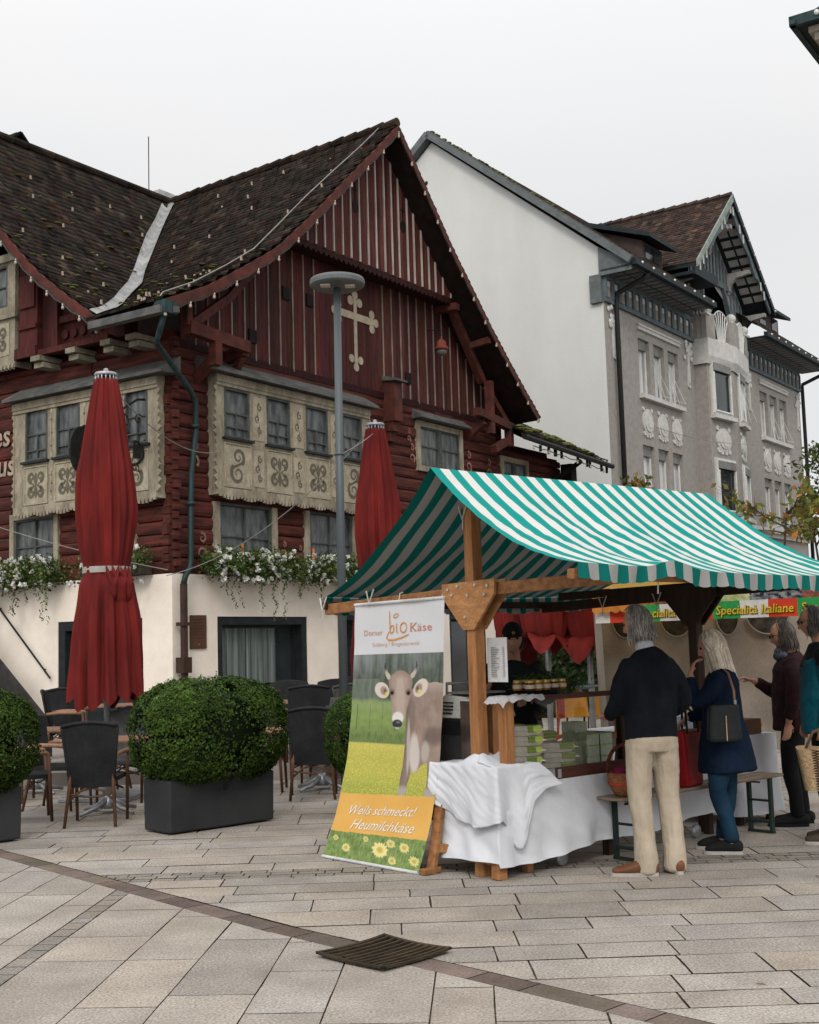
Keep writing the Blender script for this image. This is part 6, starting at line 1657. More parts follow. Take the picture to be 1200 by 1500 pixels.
        for (hu, hv, s) in ((.412, .292, -1), (.662, .288, 1)):
            for k in range(9):
                q = k/8.; x_ = hu+s*(.012+.055*sin(q*2.2))*(.55+.1*q)+s*.012*q; y_ = hv-.052*q**1.15
                e = ell(u, v, x_, y_, .016*(1-q)+.005, .007*(1-q)+.0035)
                if e < 1.2: c = mix(c, mix((.50, .44, .36), (.05, .045, .04), sm(.3, .75, q)), sm(1.2, .8, e))
        return c
    if v < .895+(.5-u)*.012: return mix((.66, .36, .085), (.70, .41, .11), .5+nz(X*.6, Y, 3))
    c = mix((.11, .19, .05), (.27, .34, .12), max(0, min(1, .5+1.2*nz(X*12, Y*5, 2)))); c = mix(c, (.05, .10, .03), .6*max(0, min(1, nz(X*3, Y*3, 11)*2.2)))
    for (fu, fv, fr, k) in ((.57, .945, .080, 1.), (.22, .955, .045, .6), (.80, .925, .050, .7), (.93, .965, .05, .6), (.66, .918, .045, .6), (.08, .925, .03, .4), (.40, .915, .03, .4), (.72, .975, .04, .5)):
        e = ell(u, v, fu, fv, fr, fr*ASP*.55, .2)*(1+.5*nz(X*11, Y*11, fu*9)+.25*sin(atan2((v-fv)*2.2, u-fu)*13)); a_ = sm(1.15, .75, e)*(.5+.5*k)
        if a_ > 0: c = mix(c, mix((.74, .64, .26), (.50, .38, .08), sm(.35, 0, e)), a_)
    return c
BNM = M('printed banner vinyl', (1, 1, 1), (.97, .97, .97), 2, rough=.6, bump=.03, bscale=20, grain=.015, attr=True, trans=.1)
m = MB(); m.grid(lambda u, v: BN(u, v), 170, 370, paint); m.build('printed_sheet', BNM, ban, smooth=True)
m = MB(); m.tube([BN(0, 0), BN(1, 0)], .012, 8); m.tube([BN(0, 1), BN(1, 1)], .012, 8); m.build('hem_rod', M('white hem', (.6, .6, .6)), ban)
m = MB(); m.tube([BN(.5, 0), (-.05, .75, 1.98), (-.02, .75, 1.99)], .005, 4); m.tube([BN(.97, 0), (-.04, .27, 2.0)], .005, 4); m.build('tie_cord', ROPE, ban)
TXT_O = M('burnt orange print', (.50, .17, .08), (.45, .15, .07), bump=0, rough=.6); TXT_B = M('amber print', (.55, .25, .05), (.5, .21, .04), bump=0, rough=.6); TXT_W = M('white print', (.68, .66, .6), (.64, .62, .56), bump=0, rough=.6)
def bt_(x, y): return BN(x, y, .004)
def btext(mb, txt, u, v, w, h, shear=0, off=0, rise=0): put_text(mb, txt, lambda x, y: BN(u+x, v-y-rise*x, .004), w=w, h=h, shear=shear, offset=off)
m = MB(); btext(m, 'Dorner', .115, .128, .21, .024, 0, -.01); m.build('print', TXT_O, ban); m = MB(); btext(m, 'Sulzberg / Bregenzerwald', .215, .172, .52, .0165, 0, -.015); m.build('print', TXT_O, ban); m = MB(); btext(m, 'Käse', .635, .119, .235, .031, 0, -.005)
# serifs on the capitals
for (u, v) in ((.632, .119), (.632, .0885), (.68, .119), (.68, .0885)): m.quad(BN(u, v, .0045), BN(u+.03, v, .0045), BN(u+.03, v-.002, .0045), BN(u, v-.002, .0045))
m.build('print', TXT_O, ban)
def stroke(mb, pts, w):
    P = [Vector((a, b*1/ASP*ASP)) for a, b in pts]; k = len(P); vs = []
    for i in range(k):
        d = P[min(i+1, k-1)]-P[max(i-1, 0)]; d = Vector((d.x*ASP, d.y)); d.normalize(); n = Vector((-d.y/ASP, d.x)); ww = w*(.6+.4*sin(pi*i/(k-1)))
        vs += [BN(P[i].x+n.x*ww, P[i].y+n.y*ww, .004), BN(P[i].x-n.x*ww, P[i].y-n.y*ww, .004)]
    mb.add(vs, [(2*i, 2*i+1, 2*i+3, 2*i+2) for i in range(k-1)])
m = MB()
stroke(m, [(.40, .035), (.405, .06), (.408, .09), (.412, .118), (.425, .123), (.445, .118), (.455, .105), (.445, .092), (.425, .094), (.412, .108)], .0035)
stroke(m, [(.485, .085), (.483, .10), (.487, .118), (.497, .122)], .0032)
stroke(m, [(.56+.035*cos(a*.4), .103+.019*sin(a*.4)) for a in range(17)], .0032)
stroke(m, [(.475+.028*cos(a*.55), .055+.007*sin(a*.55)-.003*cos(a*.55)) for a in range(13)], .002)
stroke(m, [(.40, .115), (.385, .128), (.375, .140), (.40, .149), (.46, .149), (.54, .142), (.62, .130)], .0038)
m.build('logo', TXT_B, ban)
m = MB(); btext(m, 'Weils schmeckt!', .15, .832, .70, .036, .5, .0, .03); btext(m, 'Heumilchkäse', .20, .884, .66, .038, .5, .0, .02); 
m.build('slogan', TXT_W, ban)

# ------------------------------------------------------------------ folding bench with bags
bn_ = empty('folding_bench', SF.w(1.93, -.38), SF.rz, 'narrow wooden folding bench with dark green steel legs in front of the counter', 'bench')
m = MB(); m.box(-1.02, 1.02, -.125, .125, .44, .465); m.build('seat', M('worn bench wood', (.25, .19, .14), (.15, .11, .08), 3, (1, 8, 8), rough=.6, bump=.2), bn_, bevel=.008)
GRN = M('dark green steel', (.02, .035, .03), rough=.5, bump=0)
for s in (-.85, .85):
    for t in (-.1, .1): m = MB(); m.box(s-.02, s+.02, t-.012, t+.012, 0, .44); m.build('leg', GRN, bn_)
    m = MB(); m.box(s-.015, s+.015, -.1, .1, .08, .1); m.box(s-.015, s+.015, -.1, .1, .25, .265); m.box(s-.02, s+.02, -.12, .12, 0, .02); m.beam((s, 0, .4), (s-math.copysign(.3, s), 0, .44), .02, .015); m.build('cross_bar', GRN, bn_)
def wicker(name, cols): return M(name, cols[0], cols[1], 30, (1, 1, 2.5), rough=.7, bump=.8, bscale=80, grain=.3)
bk = empty('round_basket', SF.w(1.05, -.42, .466), 0, 'small round brown basket with dark handle standing on the left end of the bench', 'basket')
m = MB(); m.lathe(0, 0, [(.07, 0), (.10, .03), (.125, .1), (.135, .17), (.128, .17), (.11, .08), (.06, .03)], 28); m.build('bowl', wicker('orange brown wicker', ((.33, .15, .06), (.17, .06, .03))), bk, smooth=True)
m = MB(); m.lathe(0, 0, [(.126, .082), (.131, .105)], 28, cap=False); m.build('red_stripe', M('red stripe wicker', (.4, .06, .03)), bk)
m = MB(); m.tube([(.13*cos(a*.314), .02, .165+.2*sin(a*.314)) for a in range(11)], .014, 8); m.build('handle', wicker('dark red handle', ((.16, .03, .02), (.03, .015, .012))), bk, smooth=True)
m = MB()
for i in range(8): m.ball((R(-.06, .06), R(-.06, .06), .13+R(0, .04)), .04, n=8, m=5)
o = m.build('purple_vegetables', M('purple red radish', (.22, .01, .06), (.08, .005, .03), 9), None, smooth=True); o.location = SF.w(1.05, -.42, .466); tag(o, 'purple vegetables heaped in the round basket', 'vegetables')
tb = empty('red_tote_bag', SF.w(1.80, -.40, .466), SF.rz+.2, 'red shopping bag with black handles standing on the bench', 'bag')
m = MB(); m.hexa([(-.13, -.08, 0), (.13, -.08, 0), (.13, .08, 0), (-.13, .08, 0), (-.17, -.07, .42), (.17, -.07, .42), (.17, .07, .42), (-.17, .07, .42)]); m.build('bag_body', M('red nylon', (.28, .01, .015), (.16, .006, .01), 4, rough=.5), tb, bevel=.02)
m = MB()
for y in (-.07, .07): m.tube([(-.1, y, .40), (-.085, y*.8, .52), (-.03, y*.4, .58), (.03, y*.4, .58), (.085, y*.8, .52), (.1, y, .40)], .009, 6)
m.build('handle', IRON, tb, smooth=True)

# ------------------------------------------------------------------ the Italian stall behind
its = empty('italian_stall', (0, 0, 0), 0, 'second market stall with a green white red banner and beige back sheet', 'market stall')
def IT(t, z, off=0): return (1.95+2.0*t-.6*off, 12.5-1.5*t-.8*off, z)
FL = [M('flag green', (.03, .28, .07), bump=0), M('flag white', (.62, .6, .56), bump=0), M('flag red', (.55, .05, .02), bump=0)]
GOLDL = M('golden lettering', (.62, .42, .03), bump=0); GOLDS = M('dark lettering edge', (.09, .05, .01), bump=0)
bnr = MB(); t0 = .453-.328*2
for k in range(5):
    for j in range(3):
        a = t0+.328*(k+j/3); b = a+.328/3; bnr.mi = j
        if b > -.05 and a < 1.25: bnr.quad(IT(max(a, -.05), 1.755), IT(b, 1.755), IT(b, 1.92), IT(max(a, -.05), 1.92))
bo = bnr.build('flag_banner', FL, its)
for k in range(1, 4):
    a = t0+.328*k; lt = MB(); ls_ = MB()
    for mb, of, dx in ((ls_, .008, .003), (lt, .012, 0)):
        put_text(mb, 'Specialità Italiane', lambda x, y, a=a, of=of, dx=dx: IT(a+.015+x+dx, 1.795+y-dx*2, of), w=.30, h=.085, shear=.15, offset=.012)
    lt.build('lettering', GOLDL, bo); ls_.build('lettering_shadow', GOLDS, bo)
random.seed(5); fp_ = MB(); NP = 70
def fcol(u, v):
    k = int(u*6); pal = [((.25, .06, .02), (.5, .2, .05)), ((.3, .10, .02), (.06, .03, .01)), ((.25, .3, .08), (.5, .5, .3)), ((.02, .02, .03), (.25, .25, .25)), ((.3, .08, .06), (.12, .05, .03)), ((.55, .45, .3), (.5, .1, .06))][k % 6]
    return mix(pal[0], pal[1], max(0, min(1, .5+2.2*nz(u*60, v*6, k, 2))))
fp_.grid(lambda u, v: IT(-.0+1.2*u, 1.92+.17*v, -.01), 150, 14, fcol); fp_.build('food_photo_strip', M('printed food photos', (1, 1, 1), (.9, .9, .9), attr=True, bump=0), its)
m = MB(); m.grid(lambda u, v: IT(-.05+.16*u, 2.02-.17*v*(.85+.15*abs(sin(u*12))), .06+.01*sin(u*18)), 24, 4); m.build('orange_valance', M('orange canopy cloth', (.62, .26, .06), (.5, .2, .04), trans=.4, bump=0), its, smooth=True)
m = MB(); m.grid(lambda u, v: (lambda a, b: tuple(a[i]*(1-v)+b[i]*v-(.05*sin(pi*v) if i == 2 else 0) for i in range(3)))(IT(-.05+.8*u, 2.10), (1.35+1.6*u, 14.1-1.2*u, 2.75)), 8, 8); m.build('yellow_canopy', M('yellow canopy cloth', (.90, .60, .16), (.85, .54, .13), trans=.8, bump=0), its)
BEI = M('beige back sheet', (.30, .255, .21), (.20, .17, .14), 1.6, rough=.8, bump=.15, trans=.1)
m = MB(); m.grid(lambda u, v: (1.93+2.9*u, 13.05-1.0*u+.035*sin(u*24+v*3)+.02*noise.noise(Vector((u*9, v*5, 2))), .45+1.5*v), 80, 20); m.build('back_sheet', BEI, its, smooth=True)
m = MB(); m.grid(lambda u, v: (1.93-.03*v, 13.05-.5*u, .45+1.5*v), 6, 6); m.build('side_sheet', BEI, its)
for px_, w in ((2.70, .16), (3.18, .11), (3.55, .2), (2.2, .13)):
    u = (px_-1.93)/2.9; y = 13.05-1.0*u-.05; m = MB(); pts = [(px_+w*cos(-pi*i/12), 1.82+.22*sin(-pi*i/12)) for i in range(13)]
    m.add([(x, y-(x-px_)*.34, z) for x, z in pts], [tuple(range(13))]); m.build('sheet_window', M('dark view', (.05, .04, .035), (.012, .015, .01), 14, bump=0) if 'dark view' not in bpy.data.materials else bpy.data.materials['dark view'], its)
    m = MB(); m.tube([(x, y-.004-(x-px_)*.34, z) for x, z in pts], .008, 5); m.build('window_seam', BEI, its)
itc = empty('italian_counter', SF.w(2.95, -.08), SF.rz, 'counter of the second stall under a white cloth at right behind the bench', 'counter')
m = MB(); m.box(0, .55, 0, 1.8, .68, .735); m.build('countertop', WOODH, itc)
for a in (.05, .5):
    for b in (.06, 1.7): m = MB(); m.box(a-.025, a+.025, b-.025, b+.025, 0, .68); m.build('leg', WOOD_D, itc)
def sk2(u, v):
    d = u*(1.0+.57+1.2); z = .742-.66*v; f = .02*sin(d*16)*v+.05*v*v
    if d < 1.0: return (-.01-f, 1.0-d, z)
    if d < 1.57: return (-.01+(d-1.0), -.01-f, z)
    return (.56+f, (d-1.57), z)
m = MB(); m.grid(sk2, 150, 14); m.quad((-.01, -.01, .743), (.56, -.01, .743), (.56, 1.8, .743), (-.01, 1.8, .743))
o = m.build('tablecloth', CLOTH_W, None, smooth=True); o.location = SF.w(2.95, -.08); o.rotation_euler = (0, 0, SF.rz); tag(o, 'white cloth hanging over the corner of the second stall counter', 'tablecloth')
CARD = M('brown cardboard', (.16, .085, .05), (.11, .06, .035), 4)
m = MB(); m.box(-.16, .17, -.12, .2, 0, .13); m.box(-.145, .155, -.105, .185, .1, .131)
o = m.build('brown_tray', CARD, None, bevel=.004); o.location = SF.w(3.17, .06, .745); o.rotation_euler = (0, 0, SF.rz); tag(o, 'brown cardboard tray on the corner of the second counter', 'tray')
m = MB(); m.hexa([(-.09, -.05, 0), (.09, -.05, 0), (.09, .05, 0), (-.09, .05, 0), (-.10, -.04, .36), (.10, -.04, .38), (.10, .04, .38), (-.10, .04, .36)])
o = m.build('paper_bag', M('kraft paper', (.24, .15, .09), (.19, .12, .07), 5), None, bevel=.006); o.location = SF.w(3.33, .30, .745); o.rotation_euler = (0, .05, SF.rz-.3); tag(o, 'tall brown paper bag standing on the second counter', 'paper bag')
m = MB(); m.hexa([(-.2, -.15, 0), (.2, -.15, 0), (.2, .15, 0), (-.2, .15, 0), (-.22, -.17, .15), (.22, -.17, .15), (.22, .17, .15), (-.22, .17, .15)]); o = m.build('blue_tub', M('pale blue plastic', (.32, .38, .42), rough=.4), None, bevel=.01); o.location = SF.w(3.12, .75, .745); o.rotation_euler = (0, 0, SF.rz); tag(o, 'pale blue plastic tub on the second counter', 'tub')
JG = [M('olive jar', (.10, .11, .03), rough=.2, bump=0), M('tomato jar', (.3, .05, .02), rough=.2, bump=0), M('amber jar', (.4, .22, .05), rough=.2, bump=0), M('cream lid', (.5, .42, .3), bump=0)]
names = ['first', 'second', 'third', 'fourth', 'fifth', 'sixth', 'seventh']
for r in range(2):
    for i in range(7):
        s, t = 2.93+i*.085, 1.02+r*.11
        o = empty('antipasti_jar', SF.w(s, t, .93+.06*r), 0, 'small antipasti jar, %s from left, %s row, above the tub' % (names[i], ['front', 'back'][r]), 'jar', 'jars on the second stall')
        m = MB(); m.lathe(0, 0, [(.033, 0), (.036, .01), (.036, .07), (.028, .08)], 10); m.build('jar', JG[(i+r) % 3], o, smooth=True); m = MB(); m.lathe(0, 0, [(.032, .08), (.032, .10)], 10); m.build('lid', JG[3] if i % 2 else LIDM[0], o)
m = MB(); m.box(2.88, 3.55, .96, 1.2, .745, .93); o = m.build('jar_riser', CARD, None); o.location = SF.o; o.rotation_euler = (0, 0, SF.rz); tag(o, 'cardboard riser carrying the rows of jars', 'riser')
m = MB()
for i in range(7): m.ball((R(-.05, .05), R(-.05, .05), .03+.04*(i > 3)), .032, n=10, m=7)
o = m.build('oranges', M('orange fruit', (.6, .2, .03), (.5, .15, .02), rough=.5), None, smooth=True); o.location = SF.w(3.46, .1, .745); tag(o, 'small heap of orange fruit at the very corner of the second counter', 'fruit')
sg = empty('oil_sign', SF.w(3.72, .25, 0), SF.rz, 'white board with a yellow bottle picture leaning behind the second counter', 'sign')
m = MB(); m.hexa([(-.18, 0, .05), (.16, -.02, .05), (.16, 0, .05), (-.18, .02, .05), (-.22, .12, .68), (.12, .1, .68), (.12, .12, .68), (-.22, .14, .68)]); m.build('board', FL[1], sg)
m = MB(); q = lambda x, z: (x, (z-.05)/.63*.12-.018, z)
m.add([q(*p) for p in ((-.08, .42), (.02, .42), (.03, .5), (.0, .56), (-.01, .64), (-.05, .64), (-.06, .56), (-.09, .5))], [tuple(range(8))]); m.build('bottle_picture', M('yellow bottle print', (.6, .45, .02), bump=0), sg)
m = MB(); [m.add([q(.02+.05*cos(a)+dx, .2+.06*sin(a)+dz) for a in [i*pi/5 for i in range(10)]], [tuple(range(10))]) for dx, dz in ((0, 0), (.08, .05), (-.06, .07))]; m.build('red_picture', FL[2], sg)

# yellow and red folding chairs far behind the stall
YEL = M('yellow orange slat', (.62, .27, .03), (.5, .2, .02), 5, bump=0); REDM = M('red tube', (.3, .03, .02), bump=0)
def fchair(x, y, rz, col, label):
    o = empty('folding_chair', (x, y, 0), rz, label, 'chair', 'folding chairs behind the stall')
    m = MB(); m.box(-.2, .2, -.2, .2, .44, .46); m.build('seat', col, o)
    m = MB(); m.box(-.22, .22, -.24, -.22, .68, .92); m.build('backrest', col, o)
    for s in (-1, 1):
        m = MB(); m.tube([(s*.2, -.25, .92), (s*.2, -.2, .45), (s*.2, .2, 0)], .012, 6); m.build('leg', IRON if col is YEL else REDM, o); m = MB(); m.tube([(s*.19, .15, .45), (s*.19, -.25, 0)], .012, 6); m.build('leg', IRON if col is YEL else REDM, o)
YY = 15.0
fchair(1.82, 15.2, .3, YEL, 'yellow folding chair seen between vendor and jars'); fchair(2.23, 15.3, 0, YEL, 'yellow folding chair in the middle behind the stall'); fchair(2.52, 15.5, -.2, YEL, 'yellow folding chair beside the beige sheet'); fchair(1.55, 15.0, 1.2, REDM, 'red tubular chair just right of the vendor')
# ------------------------------------------------------------------ people
def loft(mb, pts, rad, side=(1, 0, 0), n=20, round_=True, ck=1.):
    pts = [Vector(p) for p in pts]; rad = [r if isinstance(r, tuple) else (r, r) for r in rad]; k = len(pts)
    if round_:      # rounded end caps
        d0 = (pts[0]-pts[1]).normalized(); d1 = (pts[-1]-pts[-2]).normalized(); r0, r1 = rad[0], rad[-1]
        pre = [(pts[0]+d0*min(r0)*q*ck, (r0[0]*sqrt(max(0, 1-q*q))+1e-4, r0[1]*sqrt(max(0, 1-q*q))+1e-4)) for q in (1, .9, .6, .3)]
        post = [(pts[-1]+d1*min(r1)*q*ck, (r1[0]*sqrt(max(0, 1-q*q))+1e-4, r1[1]*sqrt(max(0, 1-q*q))+1e-4)) for q in (.3, .6, .9, 1)]
        pts = [p for p, _ in pre]+pts+[p for p, _ in post]; rad = [r for _, r in pre]+rad+[r for _, r in post]; k = len(pts)
    vs = []; s = Vector(side)
    for i in range(k):
        t = (pts[min(i+1, k-1)]-pts[max(i-1, 0)]).normalized(); a = s-t*s.dot(t)
        if a.length < 1e-3: a = t.orthogonal()
        a.normalize(); b = t.cross(a)
        for j in range(n): th = 2*pi*j/n; vs.append(pts[i]+a*rad[i][0]*cos(th)+b*rad[i][1]*sin(th))
    mb.add(vs, [(i*n+j, i*n+(j+1) % n, (i+1)*n+(j+1) % n, (i+1)*n+j) for i in range(k-1) for j in range(n)]+[tuple(range(n))[::-1], tuple((k-1)*n+j for j in range(n))])
def catm(pts, rad, m=4):
    P = [Vector(p) for p in pts]; Rr = [r if isinstance(r, tuple) else (r, r) for r in rad]; op, orr = [], []; k = len(P)
    for i in range(k-1):
        p0, p1, p2, p3 = P[max(i-1, 0)], P[i], P[i+1], P[min(i+2, k-1)]
        for j in range(m):
            t = j/m; op.append(.5*((2*p1)+(p2-p0)*t+(2*p0-5*p1+4*p2-p3)*t*t+(3*p1-p0-3*p2+p3)*t**3)); orr.append(tuple(Rr[i][q]*(1-t)+Rr[i+1][q]*t for q in (0, 1)))
    op.append(P[-1]); orr.append(Rr[-1]); return op, orr
def sl(mb, pts, rad, side=(1, 0, 0), n=20):
    p, r = catm(pts, rad); loft(mb, p, r, side, n, True, .15 if max(q[0] for q in r) > .12 else .6)
FOLD = bpy.data.textures.new('cloth folds', 'CLOUDS'); FOLD.noise_scale = .16; FOLD.noise_depth = 3
FOLD2 = bpy.data.textures.new('fine folds', 'CLOUDS'); FOLD2.noise_scale = .07; FOLD2.noise_depth = 2
def skinned(mb, name, mat, parent, vox=.010, disp=.0, smooth=4, tex=None):
    o = mb.build(name, mat, parent, smooth=True)
    r = o.modifiers.new('remesh', 'REMESH'); r.mode = 'VOXEL'; r.voxel_size = vox; r.use_smooth_shade = True
    if smooth: s = o.modifiers.new('smooth', 'SMOOTH'); s.factor = .5; s.iterations = smooth
    if disp: d = o.modifiers.new('folds', 'DISPLACE'); d.texture = tex or FOLD; d.strength = disp; d.mid_level = .5; d.texture_coords = 'LOCAL'
    return o
def head_fn(p):      # p unit sphere point, y forward -> shaped head, metres, origin in the centre
    x, y, z = p
    X, Y, Z = x*.076, y*.096, z*.118
    if z < -.1: k = (-.1-z)/.9; X *= 1-.32*k*k-.06*k; Y *= 1-.10*k if y > 0 else 1-.42*k
    if y < 0: Y *= 1.02
    if y > .1:
        f = min(1, (y-.1)/.5)
        Y -= .010*f*math.exp(-((abs(X)-.032)/.016)**2-((Z-.008)/.014)**2)              # eye sockets
        Y += .007*f*math.exp(-(X/.05)**2-((Z-.032)/.012)**2)                            # brow
        nzp = math.exp(-(X/.012)**2); 
        if -.045 < Z < .02: Y += f*nzp*.030*((.02-Z)/.06)**1.1                           # nose
        Y += .007*f*math.exp(-(X/.024)**2-((Z+.062)/.009)**2) + .005*f*math.exp(-(X/.02)**2-((Z+.078)/.007)**2)   # lips
        Y += .008*f*math.exp(-(X/.025)**2-((Z+.105)/.014)**2)                           # chin
        Y += .004*f*math.exp(-((abs(X)-.045)/.02)**2-((Z+.022)/.02)**2)                 # cheeks
    return Vector((X, Y, Z))
def add_head(mb, Mx, sc=1):
    n, m = 48, 44; vs = []; fs = []
    vs.append(Mx @ (head_fn((0, 0, -1))*sc))
    for i in range(1, m):
        ph = -pi/2+pi*i/m
        for j in range(n): vs.append(Mx @ (head_fn((cos(ph)*cos(2*pi*j/n), cos(ph)*sin(2*pi*j/n), sin(ph)))*sc))
    vs.append(Mx @ (head_fn((0, 0, 1))*sc))
    for j in range(n): fs.append((0, 1+(j+1) % n, 1+j))
    for i in range(m-2):
        for j in range(n): fs.append((1+i*n+j, 1+i*n+(j+1) % n, 1+(i+1)*n+(j+1) % n, 1+(i+1)*n+j))
    t = len(vs)-1
    for j in range(n): fs.append((t, 1+(m-2)*n+j, 1+(m-2)*n+(j+1) % n))
    mb.add(vs, fs)
    for s in (-1, 1):
        pts = [Mx @ (Vector((s*.076, -.012, .022-.012*i))*sc) for i in range(5)]; loft(mb, pts, [(.004, .012), (.007, .017), (.007, .017), (.006, .013), (.004, .008)], Mx.to_3x3() @ Vector((1, 0, 0)), 10)
def add_hand(mb, wrist, direction, palm_n, curl=.5, s=1):
    d = Vector(direction).normalized(); nrm = Vector(palm_n); nrm = (nrm-d*nrm.dot(d)).normalized(); side = d.cross(nrm)
    w = Vector(wrist); loft(mb, [w, w+d*.03, w+d*.06, w+d*.088], [(.024, .017), (.032, .016), (.038, .015), (.037, .013)], side, 12)
    for i, (o, L_) in enumerate(((-.028, .066), (-.009, .075), (.010, .070), (.027, .055))):
        p = w+d*.085+side*o; pts = [p]; dd = d.copy(); 
        for k, f in enumerate((.42, .33, .25)):
            dd = (dd*cos(curl*(.6+.25*k))+nrm*sin(curl*(.6+.25*k))).normalized(); p = p+dd*L_*f*1.1; pts.append(p)
        loft(mb, pts, [.0095, .0088, .0080, .0068], side, 8)
    p = w+d*.025-side*.028*s; t1 = (d*.6-side*s*.7+nrm*.3).normalized(); loft(mb, [p, p+t1*.035, p+t1*.035+(d*.8+nrm*.5-side*s*.2).normalized()*.03], [.013, .011, .0085], nrm, 8)
def hair(mb, Mx, n, length, lift=.012, wave=0, front=.35, back_only=False, spread=.0, zmin=-.1, sc=1, r=.0022, top=1):
    for _ in range(n):
        a = R(0, 2*pi); z = R(zmin, top); rr = sqrt(max(0, 1-z*z)); x, y = rr*cos(a), rr*sin(a)
        if y > front*(1.15-z*.9): continue
        L_ = length*R(.75, 1.08); pts = []; az = atan2(y, x); el = math.asin(z); used_ = 0; last = None; ph = R(0, 6); lf = lift+R(0, .012)
        side_bias = (-.5 if cos(az) > 0 else .5)
        while used_ < L_ and el > -.35:
            d = (cos(el)*cos(az), cos(el)*sin(az), sin(el)); p = head_fn(d)*sc; q = p+Vector(d)*lf+Vector((sin(ph+used_*40), cos(ph+used_*37), 0))*wave*.5
            if last: used_ += (q-last).length
            last = q; pts.append(q); el -= .20; az += -.06*(1 if sin(az) > 0 else -1)*(1 if cos(az) > 0 else -1)
        if last is None: continue
        out = Vector((cos(az), sin(az), 0))
        while used_ < L_:
            q = last+Vector((sin(ph+used_*40)*wave, cos(ph+used_*31)*wave, -.022))+out*spread*.02*(1-used_/L_); used_ += .024; pts.append(q); last = q
        if len(pts) > 2: b = R(.45, 1.5); mb.col = (b, b, b); mb.tube([Mx @ p for p in pts], [r]*(len(pts)-1)+[r*.4], 4, cap=False)
def HAIRM(name, c, c2): return M(name, c, c2, 14, rough=.5, bump=0, attr=True, spec=.4)
SKIN = M('skin', (.46, .25, .17), (.38, .19, .125), 9, rough=.55, bump=.05, bscale=60, grain=.05)
EYEW = M('eye white', (.5, .48, .45), bump=0); EYED = M('eye dark', (.02, .015, .012), bump=0, rough=.2); LIP = M('lip', (.35, .11, .09), bump=0)
def eyes(parent, Mx, sc=1):
    for s in (-1, 1):
        m = MB(); c = Mx @ (Vector((s*.032, .081, .008))*sc); m.ball(c, .0105, n=8, m=6); m.build('eye', EYED, parent, smooth=True)
        m = MB(); a = Mx @ (Vector((s*.018, .097, .026))*sc); b = Mx @ (Vector((s*.048, .086, .027))*sc); m.tube([a, (a+b)/2+Vector((0, 0, .003)), b], .003, 5); m.build('eyebrow', M('brow', (.12, .09, .07), bump=0) if 'brow' not in bpy.data.materials else bpy.data.materials['brow'], parent)
def headM(loc, yaw, pitch=0, roll=0): return Matrix.Translation(loc) @ Matrix.Rotation(yaw, 4, 'Z') @ Matrix.Rotation(pitch, 4, 'X') @ Matrix.Rotation(roll, 4, 'Y')
def glasses(parent, Mx):
    m = MB()
    for s in (-1, 1):
        m.tube([Mx @ Vector((s*.033+.021*cos(a*.63), .104, .008+.016*sin(a*.63))) for a in range(11)], .0022, 5); m.tube([Mx @ Vector((s*.055, .102, .012)), Mx @ Vector((s*.08, .05, .014)), Mx @ Vector((s*.082, -.01, .014))], .0022, 5)
    m.tube([Mx @ Vector((-.013, .108, .01)), Mx @ Vector((.013, .108, .01))], .0022, 5); m.build('glasses', EYED, parent)
def shoe(name, mat, sole, parent, heel, yaw, L_=.29, w=.05, h=.075):
    Mx = Matrix.Translation(heel) @ Matrix.Rotation(yaw, 4, 'Z'); m = MB()
    pts = [Mx @ Vector(p) for p in ((0, -.01, .055), (0, .05, .058), (0, .12, .052), (0, .19, .04), (0, L_-.05, .034))]
    loft(m, pts, [(w*.72, .05), (w*.8, .052), (w*.85, .046), (w, .034), (w*.8, .026)], Mx.to_3x3() @ Vector((1, 0, 0)), 16); o = skinned(m, name, mat, parent, .008, 0, 2)
    m = MB(); out = []
    for i in range(24):
        a = 2*pi*i/24; y = L_/2-.025+(L_/2+.012)*sin(a); x = w*(1.0 if sin(a) > 0 else .82)*math.copysign(abs(cos(a))**.7, cos(a)); out.append((x, y))
    m.add([Mx @ Vector((x, y, 0)) for x, y in out]+[Mx @ Vector((x, y, .024)) for x, y in out], [tuple(range(24))[::-1], tuple(range(24, 48))]+[(i, (i+1) % 24, 24+(i+1) % 24, 24+i) for i in range(24)]); m.build('sole', sole, o)
    return o
def person(x, y, head_deg, label, J, sk=SKIN):
    o = empty('person', (x, y, 0), radians(head_deg), label, 'person'); m = MB(); V = Vector
    Mh = J['head']; c = Mh.translation
    add_head(m, Mh, J.get('hs', 1)); nb = V(J['neck'])
    sl(m, [c+V((0, 0, -.03)), (c+nb)/2+V((0, -.01, -.02)), nb, nb-V((0, 0, .05))], [(.05, .055), (.050, .054), (.053, .055), (.07, .055)])
    h = J['hipz']; sh = J['sh']
    sl(m, [nb-V((0, 0, .04)), nb-V((0, .0, .15)), V(J['waist']), V((J['hip'][0], J['hip'][1], h))], [(.10, .06), (.14, .09), (.12, .09), (.14, .10)])
    for s, k in ((-1, 'L'), (1, 'R')):
        S_ = V(sh[k]); E = V(J['el'][k]); W = V(J['wr'][k]); sl(m, [S_, (S_+E)/2, E, (E+W)/2, W], [.05, .044, .038, .034, .025])
        hd = J['hd'][k]; add_hand(m, W, hd[0], hd[1], hd[2], s)
        H_ = V((J['hip'][0]+s*.09, J['hip'][1], h-.02)); K = V(J['kn'][k]); A = V(J['an'][k]); sl(m, [H_, (H_+K)/2, K, (K+A)/2, A], [.08, .07, .052, .05, .036])
    skinned(m, 'body', sk, o, .0065, 0, 1)
    eyes(o, Mh)
    return o
V = Vector
